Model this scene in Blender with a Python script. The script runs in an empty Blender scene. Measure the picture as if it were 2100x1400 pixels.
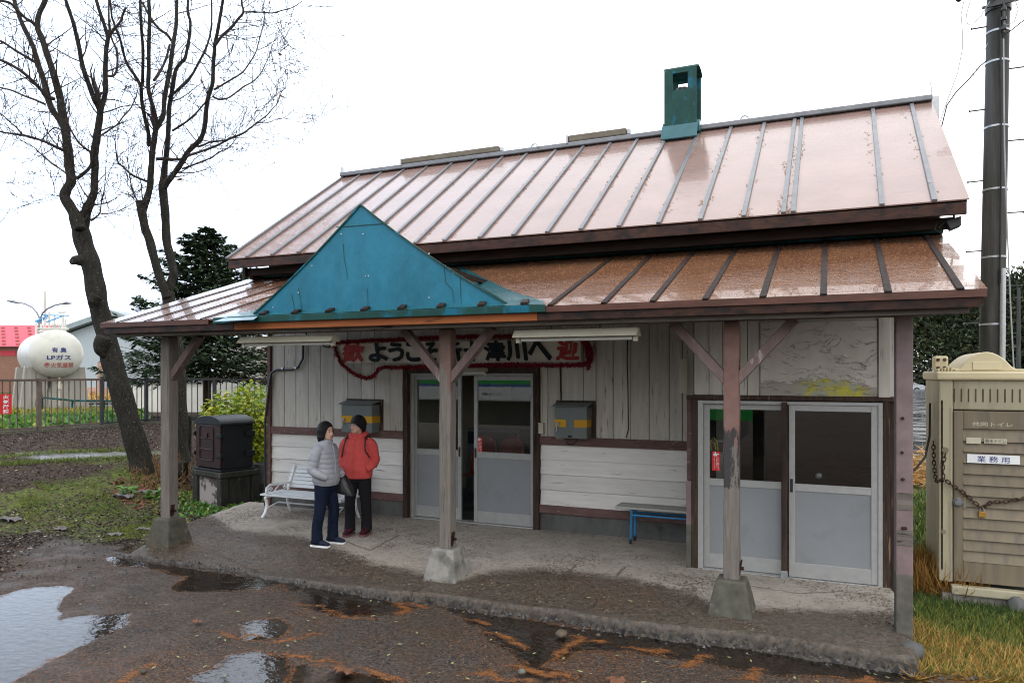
import bpy, bmesh, math, random
import numpy as np
from mathutils import Vector, Matrix

random.seed(7)
rng = np.random.default_rng(7)
SC = bpy.context.scene
COL = SC.collection

# ------------------------------------------------------------------ camera
F_PX, HOR, CAMZ = 1500.0, 765.0, 2.27
YAW = math.atan(650 / 1500.0)
cam_d = bpy.data.cameras.new('camera')
cam = bpy.data.objects.new('camera', cam_d)
COL.objects.link(cam)
cam.location = (0, 0, CAMZ)
cam.rotation_euler = (math.radians(90), 0, YAW)
cam_d.sensor_width = 36
cam_d.lens = F_PX / 2100 * 36
cam_d.shift_y = (HOR - 700) / 2100
cam_d.clip_start = 0.05
cam_d.clip_end = 3000
SC.camera = cam

# ------------------------------------------------------------------ world, sun, exposure
SUN_EL, SUN_AZ = math.radians(55), math.radians(160)
world = bpy.data.worlds.new('World')
SC.world = world
world.use_nodes = True
wt = world.node_tree
for n_ in list(wt.nodes):
    wt.nodes.remove(n_)
w_out = wt.nodes.new('ShaderNodeOutputWorld')
w_bg = wt.nodes.new('ShaderNodeBackground')
w_sky = wt.nodes.new('ShaderNodeTexSky')
w_sky.sky_type = 'NISHITA'
w_sky.sun_disc = False
w_sky.sun_elevation = SUN_EL
w_sky.sun_rotation = SUN_AZ
w_sky.air_density = 1.0
w_sky.dust_density = 4.0
w_mix = wt.nodes.new('ShaderNodeMix')
w_mix.data_type = 'RGBA'
w_mix.inputs[0].default_value = 0.93
# cloud deck: soft grey variation over an even overcast white
w_tc = wt.nodes.new('ShaderNodeTexCoord')
w_no = wt.nodes.new('ShaderNodeTexNoise')
w_no.inputs['Scale'].default_value = 1.6
w_no.inputs['Detail'].default_value = 4
w_rp = wt.nodes.new('ShaderNodeValToRGB')
w_rp.color_ramp.elements[0].position = 0.25
w_rp.color_ramp.elements[0].color = (17.0, 17.5, 18.3, 1)
w_rp.color_ramp.elements[1].position = 0.75
w_rp.color_ramp.elements[1].color = (20.3, 20.4, 20.6, 1)
wt.links.new(w_tc.outputs['Generated'], w_no.inputs['Vector'])
wt.links.new(w_no.outputs['Fac'], w_rp.inputs['Fac'])
wt.links.new(w_sky.outputs[0], w_mix.inputs[6])
wt.links.new(w_rp.outputs[0], w_mix.inputs[7])
# bluer towards the left of the view, where the deck thins
w_sep = wt.nodes.new('ShaderNodeSeparateXYZ')
w_r2 = wt.nodes.new('ShaderNodeValToRGB')
w_r2.color_ramp.elements[0].position = 0.04
w_r2.color_ramp.elements[0].color = (.76, .90, 1.10, 1)
w_r2.color_ramp.elements[1].position = 0.42
w_r2.color_ramp.elements[1].color = (1.0, 1.0, 1.0, 1)
w_ml = wt.nodes.new('ShaderNodeMix')
w_ml.data_type = 'RGBA'
w_ml.blend_type = 'MULTIPLY'
w_ml.inputs[0].default_value = 1.0
w_ma = wt.nodes.new('ShaderNodeMath')
w_ma.operation = 'MULTIPLY_ADD'
w_ma.inputs[1].default_value = 0.5
w_ma.inputs[2].default_value = 0.5
wt.links.new(w_tc.outputs['Generated'], w_sep.inputs[0])
wt.links.new(w_sep.outputs[0], w_ma.inputs[0])
wt.links.new(w_ma.outputs[0], w_r2.inputs['Fac'])
wt.links.new(w_mix.outputs[2], w_ml.inputs[6])
wt.links.new(w_r2.outputs[0], w_ml.inputs[7])
wt.links.new(w_ml.outputs[2], w_bg.inputs['Color'])
w_bg.inputs['Strength'].default_value = 0.12
wt.links.new(w_bg.outputs[0], w_out.inputs[0])

sun_d = bpy.data.lights.new('sun', 'SUN')
sun = bpy.data.objects.new('sun', sun_d)
COL.objects.link(sun)
sun_d.energy = 0.8
sun_d.angle = math.radians(40)
sun_d.color = (1.0, 0.97, 0.93)
sun.rotation_euler = (math.radians(90) - SUN_EL, 0, math.radians(180) - SUN_AZ)

SC.view_settings.view_transform = 'Standard'
SC.view_settings.look = 'None'
SC.view_settings.exposure = 0.0
SC.view_settings.gamma = 1.0
SC.view_settings.use_curve_mapping = False
SC.render.engine = 'CYCLES'
SC.cycles.use_denoising = True
SC.cycles.pixel_filter_type = 'BLACKMAN_HARRIS'
SC.cycles.filter_width = 1.1
SC.cycles.max_bounces = 8
SC.cycles.transparent_max_bounces = 12


# ------------------------------------------------------------------ where a photographed point stands
def ray(u, v):
    r = (u - 1050) / F_PX
    return (math.cos(YAW) * r - math.sin(YAW), math.sin(YAW) * r + math.cos(YAW), (HOR - v) / F_PX)


def smooth01(a, b, x):
    t = np.clip((x - a) / (b - a), 0, 1)
    return t * t * (3 - 2 * t)


def ground_z(x, y):
    return 0.75 * smooth01(9.8, 17.0, -np.asarray(x, float)) * smooth01(5.5, 9.0, np.asarray(y, float)) - 0.02


def Gp(u, v):
    d = ray(u, v)
    z = 0.0
    for _ in range(40):
        t = (z - CAMZ) / d[2]
        z = z * 0.5 + 0.5 * float(ground_z(d[0] * t, d[1] * t))
    return Vector((d[0] * t, d[1] * t, z))


def Yp(u, v, y):
    d = ray(u, v)
    t = y / d[1]
    return Vector((d[0] * t, y, CAMZ + d[2] * t))


def Xat(u, y):
    return Yp(u, HOR, y).x


def Dp(u, v, D):
    d = ray(u, v)
    return Vector((d[0] * D, d[1] * D, CAMZ + d[2] * D))


def proj_np(x, y, z):
    f = -math.sin(YAW) * x + math.cos(YAW) * y
    r = math.cos(YAW) * x + math.sin(YAW) * y
    f = np.maximum(f, 0.3)
    return 1050 + F_PX * r / f, HOR - F_PX * (z - CAMZ) / f


# ------------------------------------------------------------------ numpy noise and polygon distance
def vnoise(x, y, seed=0):
    xi, yi = np.floor(x).astype(np.int64), np.floor(y).astype(np.int64)
    xf, yf = x - xi, y - yi
    xf, yf = xf * xf * (3 - 2 * xf), yf * yf * (3 - 2 * yf)

    def h(a, b):
        n = (a * 374761393 + b * 668265263 + seed * 982451653) & 0x7fffffff
        n = ((n ^ (n >> 13)) * 1274126177) & 0x7fffffff
        return ((n ^ (n >> 16)) & 0xffff) / 65535.0
    a, b, c, d = h(xi, yi), h(xi + 1, yi), h(xi, yi + 1), h(xi + 1, yi + 1)
    return (a * (1 - xf) + b * xf) * (1 - yf) + (c * (1 - xf) + d * xf) * yf


def fbm(x, y, seed=0, oct=4):
    s, a, t = 0, 0.5, 0
    for k in range(oct):
        s = s + a * vnoise(x * 2 ** k, y * 2 ** k, seed + k)
        t += a
        a *= 0.5
    return s / t - 0.5


def sdf(px, py, poly):
    """signed distance to a polygon, negative inside"""
    n = len(poly)
    d = np.full(px.shape, 1e18)
    s = np.ones(px.shape)
    for i in range(n):
        ax, ay = poly[i]
        bx, by = poly[(i + 1) % n]
        ex, ey = bx - ax, by - ay
        wx, wy = px - ax, py - ay
        t = np.clip((wx * ex + wy * ey) / (ex * ex + ey * ey + 1e-12), 0, 1)
        qx, qy = wx - ex * t, wy - ey * t
        d = np.minimum(d, qx * qx + qy * qy)
        c1, c2, c3 = py >= ay, py < by, ex * wy > ey * wx
        flip = (c1 & c2 & c3) | (~c1 & ~c2 & ~c3)
        s = np.where(flip, -s, s)
    return s * np.sqrt(d)


# ------------------------------------------------------------------ objects
def tag(o, label=None, cat=None, group=None, kind=None):
    if label: o['label'] = label
    if cat: o['category'] = cat
    if group: o['group'] = group
    if kind: o['kind'] = kind
    return o


def thing(name, label, cat, loc=(0, 0, 0), rotz=0.0, group=None):
    o = bpy.data.objects.new(name, None)
    COL.objects.link(o)
    o.location = loc
    o.rotation_euler = (0, 0, rotz)
    o.empty_display_size = 0.2
    return tag(o, label, cat, group)


def root_loc(o):
    v = Vector((0, 0, 0))
    while o is not None:
        v = v + Vector(o.location)
        o = o.parent
    return v


def link_mesh(name, V, Fs, mat, parent=None, smooth=False, rnd=None, local=False, origin=None):
    """V in world coordinates unless local; origin moves the object's own origin"""
    me = bpy.data.meshes.new(name)
    off = Vector((0, 0, 0))
    if parent is not None and not local:
        off = root_loc(parent)
    if origin is not None:
        off = Vector(origin)
    if isinstance(V, np.ndarray):
        Vn = (V - np.array(off)).astype(np.float32)
        Fn = np.asarray(Fs, np.int32)
        k = Fn.shape[1]
        me.vertices.add(len(Vn))
        me.vertices.foreach_set('co', Vn.ravel())
        me.loops.add(Fn.size)
        me.loops.foreach_set('vertex_index', Fn.ravel())
        me.polygons.add(len(Fn))
        me.polygons.foreach_set('loop_start', np.arange(0, Fn.size, k, dtype=np.int32))
        me.polygons.foreach_set('loop_total', np.full(len(Fn), k, np.int32))
        me.update(calc_edges=True)
    else:
        me.from_pydata([tuple(Vector(p) - off) for p in V], [], Fs)
        me.update()
    if smooth:
        me.polygons.foreach_set('use_smooth', [True] * len(me.polygons))
    if rnd is not None:
        a = me.attributes.new('rnd', 'FLOAT', 'FACE')
        a.data.foreach_set('value', np.asarray(rnd, np.float32))
    o = bpy.data.objects.new(name, me)
    COL.objects.link(o)
    if origin is not None:
        o.location = off - (root_loc(parent) if parent is not None else Vector((0, 0, 0)))
    if parent is not None:
        o.parent = parent
    mats = mat if isinstance(mat, (list, tuple)) else [mat]
    for m in mats:
        me.materials.append(m)
    return o


class MB:
    def __init__(s):
        s.v, s.f, s.r, s.m = [], [], [], []
        s.mi = 0

    def add(s, vs, fs, r=None):
        b = len(s.v)
        s.v += [Vector(p) for p in vs]
        r = random.random() if r is None else r
        for f in fs:
            s.f.append(tuple(b + i for i in f))
            s.r.append(r)
            s.m.append(s.mi)
        return s

    def box(s, x0, x1, y0, y1, z0, z1, r=None):
        vs = [(x0, y0, z0), (x1, y0, z0), (x1, y1, z0), (x0, y1, z0), (x0, y0, z1), (x1, y0, z1), (x1, y1, z1), (x0, y1, z1)]
        return s.add(vs, [(0, 3, 2, 1), (4, 5, 6, 7), (0, 1, 5, 4), (1, 2, 6, 5), (2, 3, 7, 6), (3, 0, 4, 7)], r)

    def beam(s, p, q, w, h, up=(0, 0, 1), r=None, w2=None, h2=None):
        p, q, up = Vector(p), Vector(q), Vector(up)
        d = (q - p).normalized()
        sx = d.cross(up)
        if sx.length < 1e-5: sx = d.cross(Vector((0, 1, 0)))
        sx.normalize()
        sz = sx.cross(d).normalized()
        w2, h2 = w2 or w, h2 or h
        vs = []
        for c, a, b in ((p, w / 2, h / 2), (q, w2 / 2, h2 / 2)):
            vs += [c - sx * a - sz * b, c + sx * a - sz * b, c + sx * a + sz * b, c - sx * a + sz * b]
        return s.add(vs, [(0, 1, 2, 3), (7, 6, 5, 4), (1, 0, 4, 5), (2, 1, 5, 6), (3, 2, 6, 7), (0, 3, 7, 4)], r)

    def tube(s, pts, rad, n=8, caps=True, r=None, flat=None):
        pts = [Vector(p) for p in pts]
        rads = rad if isinstance(rad, (list, tuple)) else [rad] * len(pts)
        t0 = (pts[1] - pts[0]).normalized()
        a = t0.cross(Vector((0, 0, 1)))
        if a.length < 1e-3: a = t0.cross(Vector((1, 0, 0)))
        a.normalize()
        vs = []
        for i, p in enumerate(pts):
            t = (pts[min(i + 1, len(pts) - 1)] - pts[max(i - 1, 0)])
            t = t.normalized() if t.length > 1e-9 else t0
            a = (a - t * a.dot(t))
            if a.length < 1e-6: a = t.cross(Vector((0.3, 1, 0.2)))
            a.normalize()
            b = t.cross(a)
            for k in range(n):
                an = 2 * math.pi * k / n
                vs.append(p + (a * math.cos(an) + b * math.sin(an) * (flat or 1)) * rads[i])
        fs = []
        for i in range(len(pts) - 1):
            for k in range(n):
                k2 = (k + 1) % n
                fs.append((i * n + k, i * n + k2, (i + 1) * n + k2, (i + 1) * n + k))
        if caps:
            fs.append(tuple(range(n - 1, -1, -1)))
            fs.append(tuple((len(pts) - 1) * n + k for k in range(n)))
        return s.add(vs, fs, r)

    def poly(s, pts, r=None):
        return s.add(pts, [tuple(range(len(pts)))], r)

    def prism(s, pts, vec, r=None):
        vec = Vector(vec)
        n = len(pts)
        vs = [Vector(p) for p in pts] + [Vector(p) + vec for p in pts]
        fs = [tuple(range(n)), tuple(range(2 * n - 1, n - 1, -1))]
        for i in range(n):
            j = (i + 1) % n
            fs.append((j, i, n + i, n + j))
        return s.add(vs, fs, r)

    def lathe(s, prof, c, n=20, axis='Z', r=None, sx=1, sy=1):
        vs, fs = [], []
        for (ra, h) in prof:
            for k in range(n):
                an = 2 * math.pi * k / n
                x, y = ra * math.cos(an) * sx, ra * math.sin(an) * sy
                p = (x, y, h) if axis == 'Z' else ((x, h, y) if axis == 'Y' else (h, x, y))
                vs.append(Vector(c) + Vector(p))
        for i in range(len(prof) - 1):
            for k in range(n):
                k2 = (k + 1) % n
                fs.append((i * n + k, i * n + k2, (i + 1) * n + k2, (i + 1) * n + k))
        fs.append(tuple(range(n - 1, -1, -1)))
        fs.append(tuple((len(prof) - 1) * n + k for k in range(n)))
        return s.add(vs, fs, r)

    def loft(s, rings, r=None, caps=True):
        n = len(rings[0])
        vs = [p for rg in rings for p in rg]
        fs = []
        for i in range(len(rings) - 1):
            for k in range(n):
                k2 = (k + 1) % n
                fs.append((i * n + k, i * n + k2, (i + 1) * n + k2, (i + 1) * n + k))
        if caps:
            fs.append(tuple(range(n - 1, -1, -1)))
            fs.append(tuple((len(rings) - 1) * n + k for k in range(n)))
        return s.add(vs, fs, r)

    def build(s, name, mat, parent=None, smooth=False, bevel=0.0, local=False, origin=None, fix=True):
        o = link_mesh(name, s.v, s.f, mat, parent, smooth, s.r, local, origin)
        me = o.data
        if isinstance(mat, (list, tuple)):
            me.polygons.foreach_set('material_index', s.m)
        if fix:
            bm = bmesh.new()
            bm.from_mesh(me)
            bmesh.ops.recalc_face_normals(bm, faces=bm.faces)
            bm.to_mesh(me)
            bm.free()
        if smooth and len(me.polygons):
            m = o.modifiers.new('edges', 'EDGE_SPLIT')
            m.split_angle = math.radians(40)
        if bevel > 0:
            b = o.modifiers.new('bevel', 'BEVEL')
            b.width = bevel
            b.segments = 2
            b.limit_method = 'ANGLE'
            b.angle_limit = math.radians(40)
        return o


def copy_tree(o, parent=None):
    c = o.copy()
    COL.objects.link(c)
    c.parent = parent
    for ch in list(o.children):
        copy_tree(ch, c)
    return c


def remesh(o, vox, smooth_it=3):
    m = o.modifiers.new('join', 'REMESH')
    m.mode = 'VOXEL'
    m.voxel_size = vox
    m.use_smooth_shade = True
    if smooth_it:
        k = o.modifiers.new('soften', 'SMOOTH')
        k.factor = 0.5
        k.iterations = smooth_it
    return o


def text(name, s, mat, parent, org, xdir, updir, w, h, depth=0.002, bold=0.0, keep=False, shear=0.0):
    """lettering as a flat mesh, fitted to a w x h box whose lower left corner is org"""
    cu = bpy.data.curves.new(name, 'FONT')
    cu.body = s
    cu.size = 1.0
    cu.offset = bold
    cu.shear = shear
    cu.resolution_u = 3
    t = bpy.data.objects.new(name, cu)
    COL.objects.link(t)
    bpy.context.view_layer.update()
    me = bpy.data.meshes.new_from_object(t.evaluated_get(bpy.context.evaluated_depsgraph_get()))
    bpy.data.objects.remove(t)
    co = np.zeros(len(me.vertices) * 3, np.float32)
    me.vertices.foreach_get('co', co)
    co = co.reshape(-1, 3)
    lo, hi = co.min(0), co.max(0)
    sx, sy = w / max(hi[0] - lo[0], 1e-6), h / max(hi[1] - lo[1], 1e-6)
    if keep:
        sx = sy = min(sx, sy)
    xd, ud = Vector(xdir).normalized(), Vector(updir).normalized()
    nd = xd.cross(ud)
    off = root_loc(parent) if parent else Vector((0, 0, 0))
    ox = (w - (hi[0] - lo[0]) * sx) / 2
    oy = (h - (hi[1] - lo[1]) * sy) / 2
    base = np.array(Vector(org) - off)
    W = base + np.outer((co[:, 0] - lo[0]) * sx + ox, np.array(xd)) + np.outer((co[:, 1] - lo[1]) * sy + oy, np.array(ud)) + np.array(nd) * depth
    me.vertices.foreach_set('co', W.astype(np.float32).ravel())
    me.materials.clear()
    me.materials.append(mat)
    me.update()
    o = bpy.data.objects.new(name, me)
    COL.objects.link(o)
    if parent: o.parent = parent
    return o


# ------------------------------------------------------------------ materials
class NT:
    def __init__(s, name):
        s.mat = bpy.data.materials.new(name)
        s.mat.use_nodes = True
        s.t = s.mat.node_tree
        for n in list(s.t.nodes): s.t.nodes.remove(n)
        s.out = s.t.nodes.new('ShaderNodeOutputMaterial')

    def n(s, typ, ins=None, **at):
        nd = s.t.nodes.new('ShaderNode' + typ)
        for k, v in at.items(): setattr(nd, k, v)
        for k, v in (ins or {}).items(): s.set(nd, k, v)
        return nd

    def set(s, nd, k, v):
        sock = nd.inputs[k]
        if hasattr(v, 'is_linked') or isinstance(v, bpy.types.NodeSocket):
            s.t.links.new(v, sock)
        else:
            if isinstance(v, (tuple, list)) and len(v) == 3 and sock.type == 'RGBA': v = (*v, 1)
            sock.default_value = v

    def noise(s, vec, scale, detail=5, rough=.55, stretch=None, dist=0.0):
        if stretch:
            vec = s.n('Mapping', {'Vector': vec, 'Scale': stretch}).outputs[0]
        return s.n('TexNoise', {'Vector': vec, 'Scale': scale, 'Detail': detail, 'Roughness': rough, 'Distortion': dist}).outputs[0]

    def ramp(s, fac, stops):
        r = s.n('ValToRGB', {'Fac': fac})
        e = r.color_ramp.elements
        while len(e) < len(stops): e.new(0.5)
        for i, (p, c) in enumerate(stops):
            e[i].position = p
            e[i].color = (c, c, c, 1) if isinstance(c, (int, float)) else (*c, 1)
        return r.outputs[0]

    def mix(s, f, a, b, blend='MIX'):
        m = s.n('Mix', data_type='RGBA', blend_type=blend)
        s.set(m, 0, f); s.set(m, 6, a); s.set(m, 7, b)
        return m.outputs[2]

    def mixf(s, f, a, b):
        m = s.n('Mix', data_type='FLOAT')
        s.set(m, 0, f); s.set(m, 2, a); s.set(m, 3, b)
        return m.outputs[0]

    def math(s, op, a, b=0.0, clamp=False):
        m = s.n('Math', operation=op, use_clamp=clamp)
        s.set(m, 0, a); s.set(m, 1, b)
        return m.outputs[0]

    def coord(s, kind='Object'):
        return s.n('TexCoord').outputs[kind]

    def pos(s):
        return s.n('NewGeometry').outputs['Position']

    def attr(s, name):
        return s.n('Attribute', attribute_name=name).outputs['Fac']

    def bump(s, h, strength=.3, dist=.01):
        return s.n('Bump', {'Height': h, 'Strength': strength, 'Distance': dist}).outputs[0]

    def bsdf(s, **k):
        p = s.n('BsdfPrincipled')
        names = {'base': 'Base Color', 'rough': 'Roughness', 'metal': 'Metallic', 'ior': 'IOR', 'normal': 'Normal', 'spec': 'Specular IOR Level',
                 'coat': 'Coat Weight', 'coatr': 'Coat Roughness', 'trans': 'Transmission Weight', 'alpha': 'Alpha', 'sub': 'Subsurface Weight', 'sheen': 'Sheen Weight'}
        for kk, v in k.items(): s.set(p, names[kk], v)
        s.t.links.new(p.outputs[0], s.out.inputs[0])
        return p

    def surf(s, sh):
        s.t.links.new(sh, s.out.inputs[0])


def nm(name, c1, c2, scale=6, stretch=None, rough=.6, rough2=None, bump=.15, c3=None, m3=3.0, thr=.58, mw=.04, metal=0.0, spec=None,
       rnd=.25, m3s=None, bs=None, dist=.004, coat=0.0):
    """two-tone noise, optional third patch colour (peeling, dirt, rust), per-piece tint, fine bump"""
    if spec is None: spec = .45 if rough < .45 else (.28 if rough < .6 else .12)
    t = NT(name)
    co = t.coord()
    oi = t.n('ObjectInfo').outputs['Random']
    rn = t.attr('rnd')
    sh = t.math('MULTIPLY', t.math('ADD', rn, oi), 37.0)
    vec = t.n('VectorMath', {0: co, 1: sh}, operation='ADD').outputs[0]
    nz = t.noise(vec, scale, 6, .6, stretch)
    col = t.mix(t.ramp(nz, [(.3, 0.0), (.7, 1.0)]), c1, c2)
    ro = rough if rough2 is None else t.mixf(nz, rough, rough2)
    h = t.noise(vec, bs or scale * 5, 4, .6, stretch)
    if c3 is not None:
        pn = t.noise(vec, m3, 7, .62, m3s or stretch)
        pm = t.ramp(pn, [(thr - mw, 0.0), (thr + mw, 1.0)])
        col = t.mix(pm, col, c3)
        h = t.math('SUBTRACT', h, t.math('MULTIPLY', pm, .7))
    if rnd:
        br = t.math('ADD', t.math('MULTIPLY', rn, rnd), 1 - rnd / 2)
        col = t.mix(1.0, col, t.n('CombineXYZ', {0: br, 1: br, 2: br}).outputs[0], 'MULTIPLY')
    t.bsdf(base=col, rough=ro, metal=metal, spec=spec, normal=t.bump(h, bump, dist), coat=coat)
    return t.mat

# ================================================================== the ground, one sheet
def px_poly(pts, z=0.0):
    out = []
    for u, v in pts:
        d = ray(u, v)
        t = (z - CAMZ) / d[2]
        out.append((d[0] * t, d[1] * t))
    return out


PUD = [
    [(-80, 1245), (0, 1222), (60, 1205), (128, 1199), (148, 1206), (118, 1222), (104, 1236), (112, 1252), (106, 1266), (124, 1272), (146, 1262), (200, 1262), (245, 1260), (236, 1284), (190, 1306), (150, 1322), (96, 1350), (60, 1372), (20, 1392), (-30, 1420), (-140, 1480), (-300, 1420)],
    [(226, 1141), (300, 1152), (380, 1166), (470, 1180), (568, 1186), (572, 1198), (520, 1206), (440, 1208), (372, 1208), (356, 1200), (392, 1186), (386, 1176), (350, 1169), (300, 1162), (245, 1152)],
    [(575, 1188), (690, 1208), (800, 1230), (840, 1244), (812, 1256), (700, 1256), (650, 1246), (606, 1216)],
    [(925, 1246), (1060, 1268), (1190, 1291), (1300, 1302), (1440, 1316), (1600, 1338), (1760, 1358), (1890, 1384), (1905, 1400), (1750, 1385), (1600, 1374), (1420, 1348), (1260, 1328), (1190, 1326), (1150, 1348), (1100, 1358), (1065, 1334), (1004, 1296)],
    [(455, 1358), (480, 1342), (530, 1334), (578, 1346), (590, 1372), (560, 1400), (500, 1430), (420, 1432), (410, 1390)],
    [(610, 1366), (680, 1372), (760, 1392), (830, 1430), (700, 1470), (620, 1430)],
    [(1030, 1374), (1100, 1364), (1168, 1382), (1100, 1398)],
    [(500, 1275), (560, 1268), (590, 1284), (570, 1304), (520, 1306)],
]
PUDW = [px_poly(p) for p in PUD]
WATER_Z = -0.012


def graded(lo, a, b, hi, fine, mid, midr, grow):
    xs = list(np.arange(a, b, fine))
    s = mid
    x = b
    while x < hi:
        xs.append(x)
        if x > b + midr: s *= grow
        x += s
    xs.append(hi)
    s, x = mid, a - mid
    while x > lo:
        xs.append(x)
        if x < a - midr: s *= grow
        x -= s
    xs.append(lo)
    return np.array(sorted(xs))


gx = graded(-900, -11.0, 2.6, 900, .045, .13, 12, 1.3)
gy = graded(-400, 3.0, 7.2, 1500, .04, .09, 9, 1.3)
GX, GY = np.meshgrid(gx, gy, indexing='ij')
near = (GX > -14) & (GX < 4) & (GY > 1.5) & (GY < 8)


def edge_noise(x, y):
    return fbm(x * 2.2, y * 2.2, 11, 3) * .16 + fbm(x * 8, y * 8, 21, 3) * .15 + fbm(x * 21, y * 21, 23, 2) * .06


def puddle_d(x, y):
    d = np.full(x.shape, 9.0)
    for p in PUDW:
        d = np.minimum(d, sdf(x, y, p))
    return d + edge_noise(x, y) * .7


pd = np.full(GX.shape, 9.0)
pd[near] = puddle_d(GX[near], GY[near])
gz = ground_z(GX, GY)
U, Vv = proj_np(GX, GY, gz)
front = (-math.sin(YAW) * GX + math.cos(YAW) * GY) > 0.5


def px_mask(polys, soft, nz=14.0):
    m = np.zeros(GX.shape)
    ok = front & (U > -700) & (U < 2900) & (Vv > 760) & (Vv < 1700)
    uu, vv = U[ok], Vv[ok]
    n1 = (fbm(GX[ok] * 1.6, GY[ok] * 1.6, 5, 4) + .5 * fbm(GX[ok] * 5, GY[ok] * 5, 6, 3)) * nz * 4
    val = np.zeros(uu.shape)
    for p in polys:
        val = np.maximum(val, 1 - smooth01(-soft, soft, sdf(uu, vv, p) + n1))
    m[ok] = val
    return m


grass_m = px_mask([[(-300, 1030), (0, 1012), (110, 985), (225, 962), (300, 955), (350, 985), (490, 1035), (430, 1062), (380, 1090), (330, 1110), (180, 1118), (60, 1088), (-300, 1100)],
                   [(-300, 940), (0, 934), (120, 925), (268, 920), (380, 918), (380, 938), (268, 940), (120, 946), (0, 950), (-300, 956)]], 10, 8)
path_m = px_mask([[(-300, 935), (0, 933), (150, 928), (268, 925), (380, 924), (380, 930), (268, 933), (130, 938), (0, 944), (-300, 950)]], 4, 4)
right_m = px_mask([[(1775, 1285), (1850, 1305), (1885, 1350), (1870, 1392), (1960, 1396), (2100, 1402), (2600, 1500), (2600, 900), (1700, 880), (1700, 1150)]], 8, 5)
dry_m = px_mask([[(1775, 1280), (1850, 1300), (1885, 1350), (1870, 1392), (1960, 1400), (2160, 1420), (2160, 1300), (2000, 1275), (1880, 1260)]], 14, 8)
lawn_m = np.clip((GX < -13) * (GY > 22) * 1.0, 0, 1)
# asphalt reaches the left to about -8.8 and the porch in front
asph_m = (1 - smooth01(-.5, .6, -(GX + 8.7 + (GY - 5) * .55) + fbm(GX * 1.3, GY * 1.3, 3, 4) * 1.6)) * (1 - smooth01(6.7, 6.9, GY))
asph_m = np.where(GY < 1.6, 1 - smooth01(.3, 1.5, 1.6 - GY), asph_m) * (1 - right_m)
gravel_m = (1 - asph_m) * (1 - smooth01(0, 1, (GY - 6.6) * .9 + fbm(GX * 1.2, GY * 1.2, 8) * 1.5)) * (GX < -6)
rough = fbm(GX * 3, GY * 3, 31, 4)
fineb = fbm(GX * 14, GY * 14, 41, 3)
farfade = 1 - smooth01(18, 40, np.hypot(GX, GY))
gz = gz + 0.012 * np.where(asph_m > .5, rough * .8 + .012, rough) * farfade + farfade * (1 - asph_m) * (1 - right_m) * (.05 * fineb + .03 * rough)
basin = smooth01(.10, -.10, pd)
gz = np.where(near, gz + .014 * (1 - basin) * (asph_m > .2) - .030 * basin, gz)
gz = gz - 0.10 * ((GX > -8.4) & (GX < .55) & (GY > 6.6) & (GY < 13)) * 1.0
streak = np.zeros(GX.shape)
streak[near] = smooth01(.16, .02, np.abs(pd[near] - .05))
wet_m = asph_m
nx, ny = len(gx), len(gy)
Vg = np.stack([GX, GY, gz], -1).reshape(-1, 3)
ii = np.arange(nx * ny).reshape(nx, ny)
Fg = np.stack([ii[:-1, :-1], ii[1:, :-1], ii[1:, 1:], ii[:-1, 1:]], -1).reshape(-1, 4)


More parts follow.
